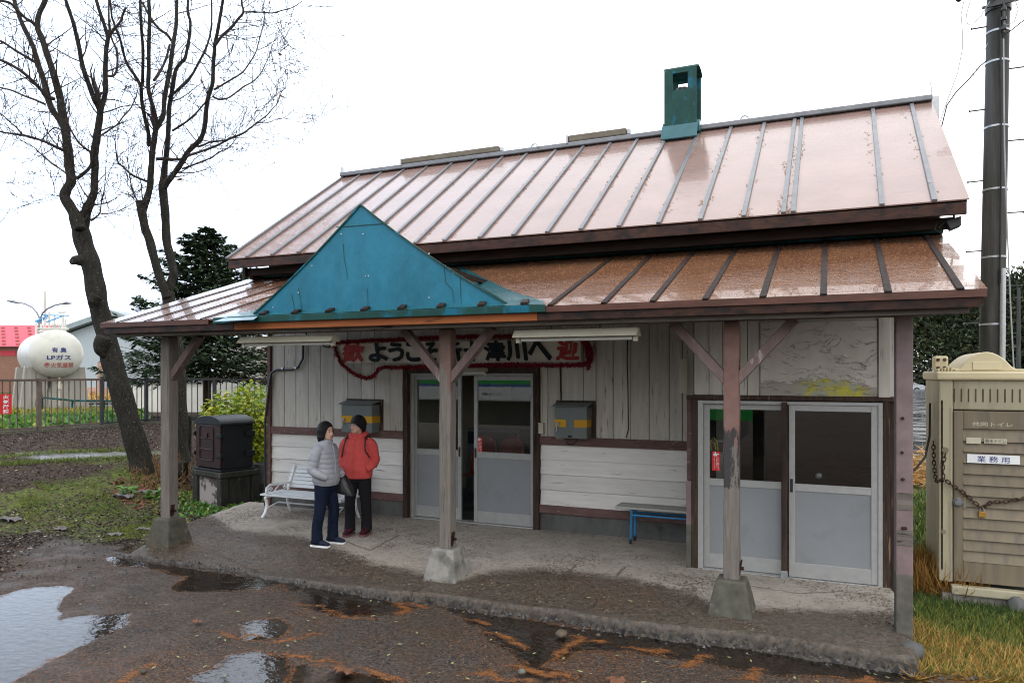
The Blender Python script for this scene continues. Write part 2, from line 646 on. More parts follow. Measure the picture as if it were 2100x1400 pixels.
def ground_mat():
    t = NT('ground')
    p = t.pos()
    asph, grs, soil, dry, path = t.attr('asph'), t.attr('grass'), t.attr('gravel'), t.attr('dry'), t.attr('path')
    n1 = t.noise(p, 2.2, 6, .6)
    n2 = t.noise(p, 60, 4, .7)
    n3 = t.noise(p, 260, 2, .7)
    n4 = t.noise(p, 9, 8, .78)
    n6 = t.noise(p, 20, 6, .82)
    # asphalt: dark stone chips, tan litter dust, orange needle crumbs
    n5 = t.noise(p, 30, 6, .85)
    a = t.mix(t.ramp(n5, [(.42, 0.0), (.60, 1.0)]), (.013, .0115, .011), (.088, .078, .070))
    a = t.mix(t.ramp(t.noise(p, 48, 4, .8), [(.60, 0.0), (.66, .9)]), a, (.14, .12, .105))
    a = t.mix(t.ramp(n1, [(.35, 0.0), (.65, .45)]), a, (.045, .031, .022))
    cr = t.ramp(t.noise(p, 34, 5, .85, (1, 1.5, 1), .6), [(.53, 0.0), (.58, 1.0)])
    cr = t.math('MULTIPLY', cr, t.math('ADD', t.ramp(n1, [(.34, .12), (.58, .95)]), t.math('MULTIPLY', t.attr('streak'), .8), True))
    a = t.mix(t.math('MULTIPLY', cr, .75), a, (.145, .076, .040))
    # bare soil and gravel
    s = t.mix(t.ramp(n6, [(.40, 0.0), (.62, 1.0)]), (.010, .006, .004), (.088, .058, .042))
    s = t.mix(t.ramp(n2, [(.66, 0.0), (.70, .8)]), s, (.17, .14, .11))
    gv = t.mix(t.ramp(t.noise(p, 30, 5, .85), [(.42, 0.0), (.60, 1.0)]), (.028, .024, .021), (.13, .115, .10))
    s = t.mix(t.math('MULTIPLY', soil, t.ramp(n4, [(.3, .3), (.6, .9)])), s, gv)
    # turf
    g = t.mix(t.ramp(n6, [(.40, 0.0), (.62, 1.0)]), (.018, .036, .004), (.145, .195, .018))
    g = t.mix(t.ramp(n1, [(.45, 0.0), (.7, .7)]), g, (.085, .070, .022))
    gd = t.mix(t.ramp(n6, [(.38, 0.0), (.62, 1.0)]), (.10, .055, .016), (.26, .15, .045))
    c = t.mix(t.math('MULTIPLY', grs, t.ramp(n4, [(.40, .05), (.56, 1.0)])), s, g)
    c = t.mix(dry, c, gd)
    c = t.mix(path, c, (.13, .125, .12))
    c = t.mix(asph, c, a)
    wet = t.math('MULTIPLY', asph, t.ramp(n1, [(.40, .15), (.62, 1.0)]))
    ro = t.mixf(wet, .9, .45)
    ro = t.mixf(path, ro, .12)
    h = t.math('ADD', t.math('MULTIPLY', n5, .8), t.math('ADD', t.math('MULTIPLY', n4, 1.2), t.math('MULTIPLY', t.noise(p, 32, 4, .7), t.mixf(asph, 1.6, .0))))
    t.bsdf(base=c, rough=ro, spec=.18, normal=t.bump(h, .5, .012))
    return t.mat


ground = link_mesh('ground', Vg, Fg, ground_mat(), None, True)
for nm_, arr in (('asph', asph_m), ('grass', np.clip(grass_m + right_m + lawn_m, 0, 1)), ('gravel', gravel_m), ('dry', np.clip(dry_m, 0, 1)), ('path', path_m), ('streak', streak)):
    at_ = ground.data.attributes.new(nm_, 'FLOAT', 'POINT')
    at_.data.foreach_set('value', arr.reshape(-1).astype(np.float32))
tag(ground, kind='structure')


# ------------------------------------------------------------------ puddles: level water lying in the dips
def water_mat():
    t = NT('rain_water')
    p = t.pos()
    h = t.math('MULTIPLY', t.noise(p, 9, 3, .5, (1, 1.6, 1)), .7)
    h = t.math('ADD', h, t.math('MULTIPLY', t.noise(p, 45, 2, .5), .10))
    cs = [(500, 1375), (520, 1352), (545, 1368), (462, 1392), (560, 1392), (505, 1400), (25, 1240), (95, 1300), (60, 1330), (150, 1290), (505, 1183), (180, 1275), (20, 1290), (1120, 1300), (1250, 1306)]
    for k, (u, v) in enumerate(cs):
        w = px_poly([(u, v)])[0]
        d = t.n('VectorMath', {0: p, 1: (w[0], w[1], WATER_Z)}, operation='DISTANCE').outputs['Value']
        sn = t.math('SINE', t.math('MULTIPLY', d, 230.0 + 25 * (k % 4)))
        R = .07 + .05 * ((k * 7) % 5) / 5
        env = t.ramp(t.math('DIVIDE', d, R), [(0.0, .55), (.45, .25), (1.0, 0.0)])
        h = t.math('ADD', h, t.math('MULTIPLY', sn, t.math('MULTIPLY', env, .10)))
    nrm = t.bump(h, .30, .02)
    gl = t.n('BsdfGlossy', {'Color': (1, 1, 1, 1), 'Roughness': .015, 'Normal': nrm})
    tr = t.n('BsdfTransparent', {'Color': (.72, .70, .66, 1)})
    fr = t.n('Fresnel', {'IOR': 1.36, 'Normal': nrm})
    t.surf(t.n('MixShader', {0: fr.outputs[0], 1: tr.outputs[0], 2: gl.outputs[0]}).outputs[0])
    return t.mat


WATER = water_mat()
for i, pw in enumerate(PUDW):
    cx = sum(p[0] for p in pw) / len(pw)
    cy = sum(p[1] for p in pw) / len(pw)
    b = MB()
    a_ = np.array(pw)
    lo_, hi_ = a_.min(0) - .35, a_.max(0) + .35
    sp = .07
    xs_, ys_ = np.arange(lo_[0], hi_[0], sp), np.arange(lo_[1], hi_[1], sp)
    XX, YY = np.meshgrid(xs_, ys_, indexing='ij')
    ok = sdf(XX, YY, pw) < .22
    for q, pq in enumerate(PUDW):      # no second sheet where a neighbouring puddle already lies
        if q < i: ok &= sdf(XX, YY, pq) > .30
    idx = -np.ones(XX.shape, int)
    vs, fs = [], []
    keep = ok[:-1, :-1] & ok[1:, :-1] & ok[1:, 1:] & ok[:-1, 1:]
    for a, c in zip(*np.nonzero(keep)):
        f = []
        for (da, dc) in ((0, 0), (1, 0), (1, 1), (0, 1)):
            if idx[a + da, c + dc] < 0:
                idx[a + da, c + dc] = len(vs)
                vs.append((XX[a + da, c + dc], YY[a + da, c + dc], WATER_Z))
            f.append(idx[a + da, c + dc])
        fs.append(tuple(f))
    if fs:
        o = link_mesh('puddle', vs, fs, WATER, None, True)
        tag(o, kind='structure')


# ------------------------------------------------------------------ porch floor, a broken concrete slab
def porch_mat():
    t = NT('porch_concrete')
    p = t.pos()
    wet, crack, face = t.attr('wet'), t.attr('crack'), t.attr('face')
    n1 = t.noise(p, 3, 6, .6)
    n2 = t.noise(p, 22, 7, .8)
    n3 = t.noise(p, 55, 5, .8)
    dry = t.mix(t.ramp(n1, [(.3, 0.0), (.7, 1.0)]), (.29, .26, .22), (.42, .38, .33))
    pits = t.ramp(t.noise(p, 15, 8, .8, (1, 1.5, 1), .4), [(.54, 0.0), (.58, 1.0)])
    bare = t.ramp(t.noise(p, .9, 4, .6), [(.42, 1.0), (.62, 0.30)])
    dry = t.mix(t.math('MULTIPLY', pits, t.math('MULTIPLY', bare, .8)), dry, (.115, .092, .070))
    dry = t.mix(t.ramp(n3, [(.3, .45), (.7, 0.0)]), dry, (.20, .17, .14))
    w = t.mix(t.ramp(n2, [(.38, 0.0), (.64, 1.0)]), (.040, .034, .028), (.125, .106, .086))
    w = t.mix(t.ramp(t.noise(p, 40, 4, .8, (1, 1.6, 1), .6), [(.58, 0.0), (.62, .8)]), w, (.19, .085, .035))
    w = t.mix(t.ramp(n1, [(.55, 0.0), (.75, .35)]), w, (.050, .052, .022))
    wm = t.ramp(t.math('ADD', wet, t.math('MULTIPLY', t.math('SUBTRACT', t.noise(p, 6, 6, .7), .5), .75)), [(.33, 0.0), (.70, 1.0)])
    c = t.mix(wm, dry, w)
    agg = t.n('TexVoronoi', {'Vector': p, 'Scale': 32.0}).outputs['Color']
    ag = t.mix(t.n('SeparateColor', {0: agg}).outputs[0], (.010, .010, .012), (.085, .072, .058))
    c = t.mix(face, c, ag)
    c = t.mix(t.math('MULTIPLY', crack, .75), c, (.040, .022, .016))
    ro = t.mixf(wm, .85, .42)
    h = t.math('ADD', t.math('MULTIPLY', n2, 1.0), t.math('MULTIPLY', n3, .35))
    h = t.math('SUBTRACT', h, t.math('ADD', t.math('MULTIPLY', pits, .4), t.math('MULTIPLY', crack, 1.5)))
    t.bsdf(base=c, rough=ro, spec=.2, normal=t.bump(h, .45, .010))
    return t.mat


def polyline_d(x, y, pts):
    d = np.full(x.shape, 9.0)
    for (ax, ay), (bx, by) in zip(pts[:-1], pts[1:]):
        ex, ey = bx - ax, by - ay
        t = np.clip(((x - ax) * ex + (y - ay) * ey) / (ex * ex + ey * ey + 1e-12), 0, 1)
        d = np.minimum(d, np.hypot(x - ax - ex * t, y - ay - ey * t))
    return d


ns, nt_ = 440, 150
S, T = np.meshgrid(np.linspace(0, 1, ns), np.concatenate([np.array([-.05, -.038, -.026, -.014]), np.linspace(0, 1, nt_)]), indexing='ij')
Tc = np.clip(T, 0, 1)
yf = 6.31
YS = yf + Tc * (9.41 - yf)
xl = -8.10 - (YS - 6.4) * .285
xr = np.full(YS.shape, .66)
XS = xl + S * (xr - xl)
YS = YS + .14 * smooth01(-5.2, -6.6, XS) * np.clip(1 - Tc * 3, 0, 1)
jag = fbm(XS * 1.7, XS * 0 + 3.3, 51, 4) * .16 + fbm(XS * 9, XS * 0 + .5, 53, 3) * .05
front_w = np.clip(1 - Tc * 9, 0, 1)
YS = YS + jag * front_w
drop = np.clip(-T / .05, 0, 1)
YS = YS - drop * (.035 + .05 * (fbm(XS * 8, T * 90, 57, 3) + .3))
lipz = .022 + .075 * smooth01(-6.2, -3.2, XS) + .025 * smooth01(-3, 0, XS)
ZS = lipz + (.14 - lipz) * smooth01(0, .30, Tc)
ZS = ZS + .010 * fbm(XS * 2.2, YS * 2.2, 61, 4) + .006 * fbm(XS * 13, YS * 13, 63, 3)
ZS = ZS - drop * (ZS + .05) + (drop > 0) * (drop < 1) * .02 * fbm(XS * 14, T * 120, 67, 3)
side = np.minimum(S * (xr - xl), (1 - S) * (xr - xl))
ZS = ZS - .16 * smooth01(.10, .0, side + .08 * fbm(XS * 3, YS * 3, 71, 3))
UP, VP = proj_np(XS, YS, ZS)
wet_line = np.interp(UP, [0, 240, 420, 480, 620, 700, 760, 860, 930, 1000, 1100, 1200, 1300, 1400, 1460, 1560, 1790, 1900],
                     [1035, 1040, 1050, 1085, 1100, 1128, 1152, 1172, 1190, 1172, 1166, 1172, 1186, 1212, 1234, 1246, 1252, 1262])
wet_p = smooth01(-34, 34, VP - wet_line)
crack_px = [[(1086, 1240), (1130, 1205), (1196, 1143)], [(1200, 1286), (1212, 1240), (1280, 1160)], [(900, 1206), (960, 1196), (1040, 1236), (1085, 1240), (1190, 1255), (1400, 1290)],
            [(1418, 1196), (1470, 1190), (1540, 1200), (1640, 1216), (1720, 1212), (1800, 1218), (1826, 1232)], [(830, 1208), (880, 1190)], [(700, 1105), (760, 1128), (820, 1096)],
            [(360, 1100), (440, 1120), (560, 1160), (580, 1185)], [(1418, 1196), (1426, 1215), (1410, 1240)]]
ck = np.full(XS.shape, 9.0)
for c_ in crack_px:
    ck = np.minimum(ck, polyline_d(XS + .05 * fbm(XS * 6, YS * 6, 73, 3), YS + .05 * fbm(XS * 6, YS * 6, 75, 3), px_poly(c_, .14)))
ck = smooth01(.019, .004, ck) * smooth01(-.22, .05, fbm(XS * 3, YS * 3, 79, 3))
ZS = ZS - .006 * ck
Vs = np.stack([XS, YS, ZS], -1).reshape(-1, 3)
nt2 = S.shape[1]
ii = np.arange(ns * nt2).reshape(ns, nt2)
Fs_ = np.stack([ii[:-1, :-1], ii[1:, :-1], ii[1:, 1:], ii[:-1, 1:]], -1).reshape(-1, 4)
porch = link_mesh('porch_floor', Vs, Fs_, porch_mat(), None, True)
for nm_, arr in (('wet', wet_p), ('crack', ck), ('face', smooth01(.05, .5, drop) * .9)):
    at_ = porch.data.attributes.new(nm_, 'FLOAT', 'POINT')
    at_.data.foreach_set('value', arr.reshape(-1).astype(np.float32))
tag(porch, kind='structure')


def slab_z(x, y):
    k = np.argmin((XS - x) ** 2 + (YS - y) ** 2)
    return float(ZS.reshape(-1)[k])

# ================================================================== materials of the station
M = {}
M['siding'] = nm('weathered_siding', (.42, .39, .345), (.56, .525, .47), 3, (6, 6, .7), .8, bump=.25, c3=(.12, .09, .07), m3=4, thr=.66, mw=.05, m3s=(7, 7, .7), rnd=.22)
M['clap'] = nm('weathered_clapboard', (.60, .575, .54), (.72, .695, .66), 3, (.7, 6, 6), .75, bump=.2, c3=(.20, .16, .13), m3=3.5, thr=.68, mw=.05, m3s=(.7, 8, 8), rnd=.14)
M['trim'] = nm('faded_maroon_paint', (.105, .060, .055), (.155, .095, .088), 5, (1, 3, 3), .75, bump=.25, c3=(.27, .22, .18), m3=6, thr=.63, mw=.03, m3s=(1, 4, 4))
M['jamb'] = nm('dark_bare_timber', (.026, .018, .014), (.070, .047, .037), 4, (7, 7, .6), .8, bump=.5, c3=(.19, .12, .075), m3=5, thr=.63, m3s=(8, 8, .5))
M['darkwood'] = nm('dark_stained_boards', (.018, .012, .010), (.042, .027, .021), 4, (.7, 5, 5), .7, bump=.25)
M['fascia'] = nm('red_brown_fascia', (.018, .008, .006), (.055, .021, .012), 5, (1, 4, 4), .5, spec=.2, bump=.25, c3=(.009, .006, .005), m3=3, thr=.55, mw=.08, m3s=(2, 3, 3))
M['fascia_new'] = nm('fresh_orange_fascia', (.24, .072, .024), (.34, .115, .04), 5, (.6, 4, 4), .6, bump=.15, c3=(.16, .05, .02), m3=3, thr=.60, m3s=(1, 4, 4))
M['greybeam'] = nm('grey_weathered_timber', (.10, .085, .072), (.185, .16, .14), 4, (.6, 6, 6), .8, bump=.3, c3=(.05, .042, .036), m3=4, thr=.62, m3s=(1, 6, 6))
M['concrete'] = nm('old_concrete', (.17, .16, .145), (.28, .265, .24), 9, None, .9, bump=.5, c3=(.10, .098, .085), m3=4, thr=.57, mw=.08)
M['concrete_dark'] = nm('mossy_dark_concrete', (.058, .055, .042), (.110, .105, .085), 9, None, .8, bump=.5, c3=(.20, .19, .165), m3=3.2, thr=.63, mw=.03)
M['foundation'] = nm('damp_foundation', (.085, .085, .082), (.14, .14, .135), 6, (1, 1, .5), .85, bump=.4, c3=(.05, .05, .048), m3=3, thr=.6, mw=.08)
M['alu'] = nm('dull_aluminium', (.33, .33, .32), (.39, .39, .38), 12, None, .45, bump=.05, metal=.25, rnd=.05)
M['panel'] = nm('grey_door_panel', (.215, .225, .235), (.245, .255, .265), 2, None, .5, bump=.03, c3=(.185, .19, .195), m3=2.5, thr=.66, mw=.1, rnd=.05)
M['inside'] = nm('dim_interior_plaster', (.20, .165, .10), (.25, .205, .13), 3, None, .9, bump=.1)
M['inside_dark'] = nm('dark_store_boards', (.06, .045, .035), (.09, .065, .05), 3, (1, 1, 6), .9)
M['teal'] = nm('teal_sheet_metal', (.009, .120, .188), (.020, .158, .228), 2.2, (1, 1, .6), .40, .58, bump=.35, bs=1.1, dist=.05, c3=(.006, .070, .105), m3=2.2, thr=.60, mw=.22, m3s=(1.2, 1, .6), spec=.25)
M['green'] = nm('dark_green_sheet', (.005, .040, .034), (.012, .062, .051), 5, (1, 1, .6), .5, spec=.2, bump=.1, c3=(.006, .11, .17), m3=4.5, thr=.60, mw=.05)
M['teal_wet'] = nm('wet_teal_sheet', (.010, .075, .085), (.020, .11, .13), 5, None, .16, bump=.2, c3=(.03, .022, .012), m3=6, thr=.64, mw=.05)
M['batten'] = nm('grey_steel_batten', (.135, .138, .148), (.19, .194, .205), 6, None, .35, bump=.08, c3=(.10, .07, .05), m3=8, thr=.68, metal=.3, rnd=.15)
M['batten_wet'] = nm('wet_brown_batten', (.016, .011, .010), (.036, .026, .023), 6, (4, 1, 4), .6, spec=.08, bump=.2, c3=(.22, .085, .022), m3=14, thr=.66, mw=.02)
M['black_iron'] = nm('black_metal', (.012, .012, .013), (.03, .03, .03), 10, None, .4, bump=.1)
M['galv'] = nm('galvanised_steel', (.33, .34, .35), (.42, .43, .44), 14, None, .4, bump=.05, metal=.6)
M['lamp_white'] = nm('yellowed_enamel', (.42, .385, .29), (.50, .465, .365), 5, None, .5, bump=.05, c3=(.28, .22, .13), m3=7, thr=.7)
M['trunking'] = nm('weathered_tan_trunking', (.13, .11, .085), (.19, .165, .13), 5, None, .6, bump=.1)
M['tube'] = nm('unlit_tube_glass', (.62, .62, .58), (.68, .68, .64), 3, None, .2, bump=0)
M['white_paint'] = nm('chipped_white_paint', (.55, .57, .59), (.66, .68, .69), 6, (1, 4, 4), .5, bump=.15, c3=(.24, .24, .24), m3=9, thr=.68, mw=.02, m3s=(1, 5, 5), rnd=.08)
M['white'] = nm('white_gloss', (.70, .71, .72), (.76, .77, .78), 5, None, .35, bump=.02)
M['blue'] = nm('blue_steel_paint', (.02, .16, .33), (.035, .20, .39), 8, None, .45, bump=.1, c3=(.05, .04, .035), m3=9, thr=.68)
M['bench_top'] = nm('worn_bench_board', (.34, .33, .30), (.44, .43, .40), 5, (.7, 5, 5), .7, bump=.25, c3=(.22, .19, .15), m3=6, thr=.62, m3s=(1, 7, 7))
M['grey_box'] = nm('grey_green_enamel', (.115, .135, .130), (.145, .165, .158), 4, None, .4, bump=.05, c3=(.09, .085, .07), m3=6, thr=.7)
M['yellow'] = nm('amber_band', (.52, .27, .012), (.58, .31, .02), 4, None, .45, bump=.02)
M['red'] = nm('red_plastic', (.50, .012, .016), (.56, .018, .022), 4, None, .4, bump=.02)
M['ink'] = nm('dark_ink', (.018, .024, .026), (.03, .036, .038), 6, None, .6, bump=0)
M['ink_blue'] = nm('blue_ink', (.012, .03, .16), (.016, .036, .19), 6, None, .5, bump=0)
M['ink_red'] = nm('red_ink', (.40, .045, .04), (.48, .08, .07), 7, None, .6, bump=0)
M['cloth'] = nm('cream_banner_cloth', (.66, .60, .50), (.74, .68, .58), 3, None, .9, bump=.08)
M['cable'] = nm('black_rubber', (.012, .012, .013), (.02, .02, .02), 6, None, .5, bump=0)
M['peel_paper'] = None


def post_mat(name, paint, amount, concrete_below=None, grey=((.110, .096, .084), (.205, .182, .160)), patch=None):
    t = NT(name)
    co = t.coord()
    z = t.math('MULTIPLY', t.n('SeparateXYZ', {0: co}).outputs[2], .25)
    amount = (amount[0] * .25, amount[1] * .25)
    gr = t.noise(co, 5, 6, .62, (7, 7, .55), .6)
    c = t.mix(t.ramp(gr, [(.28, 0.0), (.72, 1.0)]), grey[0], grey[1])
    c = t.mix(t.ramp(t.noise(co, 3, 5, .6, (9, 9, .5)), [(.60, 0.0), (.68, .8)]), c, (.060, .052, .047))
    pn = t.noise(co, 4, 7, .62, (3, 3, .8))
    hi = t.math('DIVIDE', t.math('SUBTRACT', z, amount[0]), amount[1] - amount[0], True)
    pm = t.ramp(t.math('ADD', pn, t.math('MULTIPLY', t.math('SUBTRACT', hi, .5), .9)), [(.48, 0.0), (.56, 1.0)])
    pc = t.mix(t.ramp(t.noise(co, 6, 4, .6), [(.3, 0.0), (.7, 1.0)]), paint[0], paint[1])
    c = t.mix(pm, c, pc)
    if patch:                                   # bare scorched or tar-black wood showing through
        k = t.math('MULTIPLY', t.ramp(z, [(patch[0] * .25 - .045, 0.0), (patch[0] * .25, 1.0)]), t.ramp(z, [(patch[1] * .25, 1.0), (patch[1] * .25 + .045, 0.0)]))
        k = t.ramp(t.math('ADD', t.math('MULTIPLY', k, .55), t.math('MULTIPLY', t.noise(co, 4, 7, .75, (4, 4, .7)), .95)), [(.985, 0.0), (1.0, 1.0)])
        c = t.mix(k, c, (.050, .045, .046))
    ro = .8
    if concrete_below is not None:
        k = t.ramp(z, [(concrete_below * .25 - .003, 0.0), (concrete_below * .25, 1.0)])
        cc = t.mix(t.ramp(t.noise(co, 12, 5, .6), [(.3, 0.0), (.7, 1.0)]), (.075, .070, .058), (.125, .118, .098))
        c = t.mix(k, cc, c)
    t.bsdf(base=c, rough=ro, spec=.15, normal=t.bump(t.math('ADD', gr, t.math('MULTIPLY', pm, .5)), .45, .006))
    return t.mat


PINK = ((.150, .086, .073), (.22, .132, .112))
MAUVE = ((.150, .108, .108), (.215, .160, .160))
M['post_grey'] = post_mat('post_bare_grey', MAUVE, (4.0, 6.0))
M['post_mid'] = post_mat('post_half_painted', ((.125, .080, .068), (.20, .13, .11)), (1.0, 3.2))
M['post_pink'] = post_mat('post_pink_paint', PINK, (.9, 2.3), patch=(1.25, 1.75))
M['post_mauve'] = post_mat('post_mauve_paint', MAUVE, (-1.6, .9), .62, patch=None)
M['brace'] = nm('brace_brown_paint', (.125, .088, .080), (.185, .135, .122), 4, (4, 4, 1), .75, bump=.3, c3=(.30, .25, .22), m3=5, thr=.65, m3s=(3, 3, 1))


def film_mat(name, c1, c2, rough, litter=0.0, bst=.34, coat=.5):
    """copper-coloured sheet roof, wet and wrinkled, mirror-glossy"""
    t = NT(name)
    p = t.coord()
    n1 = t.noise(p, 1.5, 5, .6)
    c = t.mix(t.ramp(n1, [(.3, 0.0), (.7, 1.0)]), c1, c2)
    n2 = t.noise(p, 9, 4, .6, (.22, 4, 4), .4)
    n3 = t.noise(p, 2.3, 3, .5, (1, 1, 1))
    if litter:
        lt = t.ramp(t.noise(p, 42, 4, .75, (1, 2.8, 2.8), .8), [(.60, 0.0), (.63, 1.0)])
        lt = t.math('MULTIPLY', lt, t.ramp(t.noise(p, 2.4, 4, .65), [(.42, .12), (.62, 1.0)]))
        c = t.mix(t.math('MULTIPLY', lt, litter), c, (.60, .40, .22))
    h = t.math('ADD', t.math('MULTIPLY', n2, .5), n3)
    dr = t.ramp(t.noise(p, 140, 2, .5), [(.62, 0.0), (.7, 1.0)])
    h = t.math('ADD', h, t.math('MULTIPLY', dr, .03))
    p_ = t.bsdf(base=c, rough=rough, spec=.5, ior=1.5, normal=t.bump(h, bst, .012), coat=coat, coatr=.02)
    p_.inputs['Coat IOR'].default_value = 1.5
    return t.mat


M['film'] = film_mat('pink_copper_roof_sheet', (.215, .140, .118), (.275, .180, .152), .13, 0, .36, .28)
M['film_low'] = film_mat('brown_copper_roof_sheet', (.168, .074, .040), (.238, .115, .063), .05, .85, .6)
M['film_edge'] = nm('dark_copper_sheet_edge', (.05, .019, .012), (.095, .036, .022), 4, (1, 3, 3), .4, spec=.3, bump=.3)


def glass_mat():
    t = NT('window_glass')
    tr = t.n('BsdfTransparent', {'Color': (.62, .66, .64, 1)})
    gl = t.n('BsdfGlossy', {'Color': (1, 1, 1, 1), 'Roughness': .004})
    fc = t.n('LayerWeight', {'Blend': .5}).outputs['Facing']
    fr = t.math('ADD', t.math('MULTIPLY', t.math('POWER', fc, 5.0), .87), .13)
    t.surf(t.n('MixShader', {0: fr, 1: tr.outputs[0], 2: gl.outputs[0]}).outputs[0])
    return t.mat


M['glass'] = glass_mat()


def peel_mat():
    """paper or paint film torn off in curls; yellow older poster underneath"""
    t = NT('peeled_white_board')
    co = t.coord()
    z = t.math('SUBTRACT', t.n('SeparateXYZ', {0: co}).outputs[2], 2.0)
    x = t.n('SeparateXYZ', {0: co}).outputs[0]
    n = t.noise(co, 3.2, 7, .6, (1, 1, 1.6))
    base = t.mix(t.ramp(t.noise(co, 9, 5, .6), [(.3, 0.0), (.7, 1.0)]), (.46, .42, .37), (.55, .505, .455))
    crk = t.ramp(t.math('ABSOLUTE', t.math('SUBTRACT', t.noise(co, 1.5, 7, .66, (1, 1, 2.4), 1.2), .5)), [(.0, 1.0), (.007, 0.0)])
    base = t.mix(t.math('MULTIPLY', crk, .85), base, (.10, .085, .07))
    low = t.ramp(z, [(.10, 1.0), (.30, 0.0)])
    tear = t.ramp(t.math('ADD', t.math('MULTIPLY', n, .9), t.math('MULTIPLY', low, .42)), [(.70, 0.0), (.712, 1.0)])
    yel = t.mix(t.ramp(t.noise(co, 7, 4, .6), [(.42, 0.0), (.55, 1.0)]), (.50, .45, .06), (.36, .36, .27))
    xm = t.math('MULTIPLY', t.math('MULTIPLY', t.math('SUBTRACT', x, 3.25), 6.0, True), t.math('MULTIPLY', t.math('SUBTRACT', 4.0, x), 8.0, True))
    yel = t.mix(xm, (.34, .305, .265), yel)
    c = t.mix(tear, base, yel)
    t.bsdf(base=c, rough=.85, normal=t.bump(t.math('SUBTRACT', t.math('SUBTRACT', n, tear), crk), .6, .012))
    return t.mat


M['peel'] = peel_mat()

# ================================================================== the station building
WY, BY, PY = 9.33, 8.18, 6.85
st = thing('station_building', 'old wooden station building with copper coloured sheet roofs and a blue gable over its porch', 'station building', (-3.6, 9.3, 0))
XL, XR_ = -8.30, .66

for a, c in ((XL, -5.76), (-3.62, -1.36)):
    b = MB(); b.box(a, c, WY - .02, WY + .2, -.1, .40); b.build('foundation', M['foundation'], st, bevel=.01)

# upper vertical boards
b = MB()
edges = [XL + .03]
for u in (585, 608, 633, 658, 686, 714, 742, 769, 801):
    edges.append(Xat(u, WY))
edges.append(-5.76)
for a, c in zip(edges[:-1], edges[1:]):
    b.box(a + .004, c - .004, WY - .012 - random.random() * .006, WY + .03, 1.40, 3.75)
b.box(-5.76, -3.62, WY - .01, WY + .03, 2.33, 3.75)
x = -5.76
while x < -3.7:
    b.box(x + .004, min(x + .26, -3.63) - .004, WY - .022, WY - .0105, 2.34, 3.75); x += .26
ed = [-3.62] + [Xat(u, WY) for u in (1124, 1152, 1197, 1223, 1258, 1294, 1332, 1373, 1400)] + [-1.2]
for a, c in zip(ed[:-1], ed[1:]):
    b.box(a + .004, c - .004, WY - .012 - random.random() * .006, WY + .03, 1.41, 3.75)
b.build('upper_boarding', M['siding'], st, bevel=.004)
for (a, c) in ((XL + .03, -5.77), (-3.61, -1.2)):
    b = MB()
    for z0 in (.48, .69, .90, 1.10):
        vs = [(a, WY - .028, z0), (c, WY - .028, z0), (c, WY - .008, z0 + .205), (a, WY - .008, z0 + .205)]
        b.prism(vs, (0, .03, 0))
    b.build('lower_boarding', M['clap'], st, bevel=.003)
for (a, c) in ((XL, -5.76), (-3.62, -1.2)):
    b = MB(); b.box(a, c, WY - .05, WY + .02, 1.30, 1.415); b.build('belt_rail', M['trim'], st, bevel=.006)
    b = MB(); b.box(a, c, WY - .055, WY + .02, .375, .485); b.build('sill_rail', M['trim'], st, bevel=.006)
b = MB(); b.box(XL - .03, XL + .03, WY - .06, WY + .1, .0, 3.7); b.build('corner_board', M['trim'], st, bevel=.006)
# core walls, roof space, inside
b = MB()
b.box(XL, -5.8, WY + .031, WY + .13, .1, 3.9)
b.box(-5.8, -3.58, WY + .031, WY + .13, 2.34, 3.9)
b.box(-3.58, -1.2, WY + .031, WY + .13, .1, 3.9)
b.box(XL, XL + .12, WY + .131, 9.9, .1, 3.9)
b.box(XL, XL + .12, 9.9, 11.6, .1, 1.3); b.box(XL, XL + .12, 9.9, 11.6, 1.9, 3.9)  # gap in the unseen side wall, added to let daylight into the waiting room
b.box(XL, XL + .12, 11.6, 13.9, .1, 3.9)
b.box(XL, XR_, 13.9, 14.0, .1, 3.9)
b.box(XR_ - .1, XR_, BY + .2, WY, .1, 3.38); b.box(XR_ - .1, XR_, WY + .04, 13.9, .1, 3.9)
b.build('wall', M['siding'], st)
b = MB(); b.box(XL + .121, -1.6, 12.2, 12.3, .14, 2.72); b.box(-1.6, -1.5, WY + .14, 12.3, .14, 2.72)
b.build('room_wall', M['inside'], st)
b = MB(); b.box(XL + .121, -1.6, WY + .0, 12.3, .08, .135); b.build('room_floor', M['foundation'], st)
b = MB(); b.box(XL + .121, -1.5, WY + .14, 12.3, 2.73, 2.78); b.build('room_ceiling', M['siding'], st)
b = MB(); b.box(-1.36, XR_ - .101, 11.4, 11.5, .1, 3.2); b.box(-1.38, -1.28, BY + .08, 11.4, .1, 3.2)
b.build('store_wall', M['inside_dark'], st)
b = MB(); b.box(-1.38, XR_ - .1, BY + .06, 11.4, .06, .13); b.build('store_floor', M['foundation'], st)

# main entrance: timber frame, aluminium frame and two sliding doors
b = MB()
b.box(-5.77, -5.69, WY - .075, WY + .15, .10, 2.36)
b.box(-3.70, -3.615, WY - .075, WY + .15, .10, 2.36)
b.box(-5.69, -3.70, WY - .07, WY + .15, 2.27, 2.36)
b.build('door_surround', M['jamb'], st, bevel=.006)
b = MB()
b.box(-5.689, -5.635, WY + .01, WY + .13, .13, 2.27); b.box(-3.715, -3.701, WY + .01, WY + .13, .13, 2.27)
b.box(-5.635, -3.715, WY + .01, WY + .13, 2.235, 2.27); b.box(-5.635, -3.715, WY - .03, WY + .13, .10, .150)
b.build('door_track', M['alu'], st, bevel=.003)


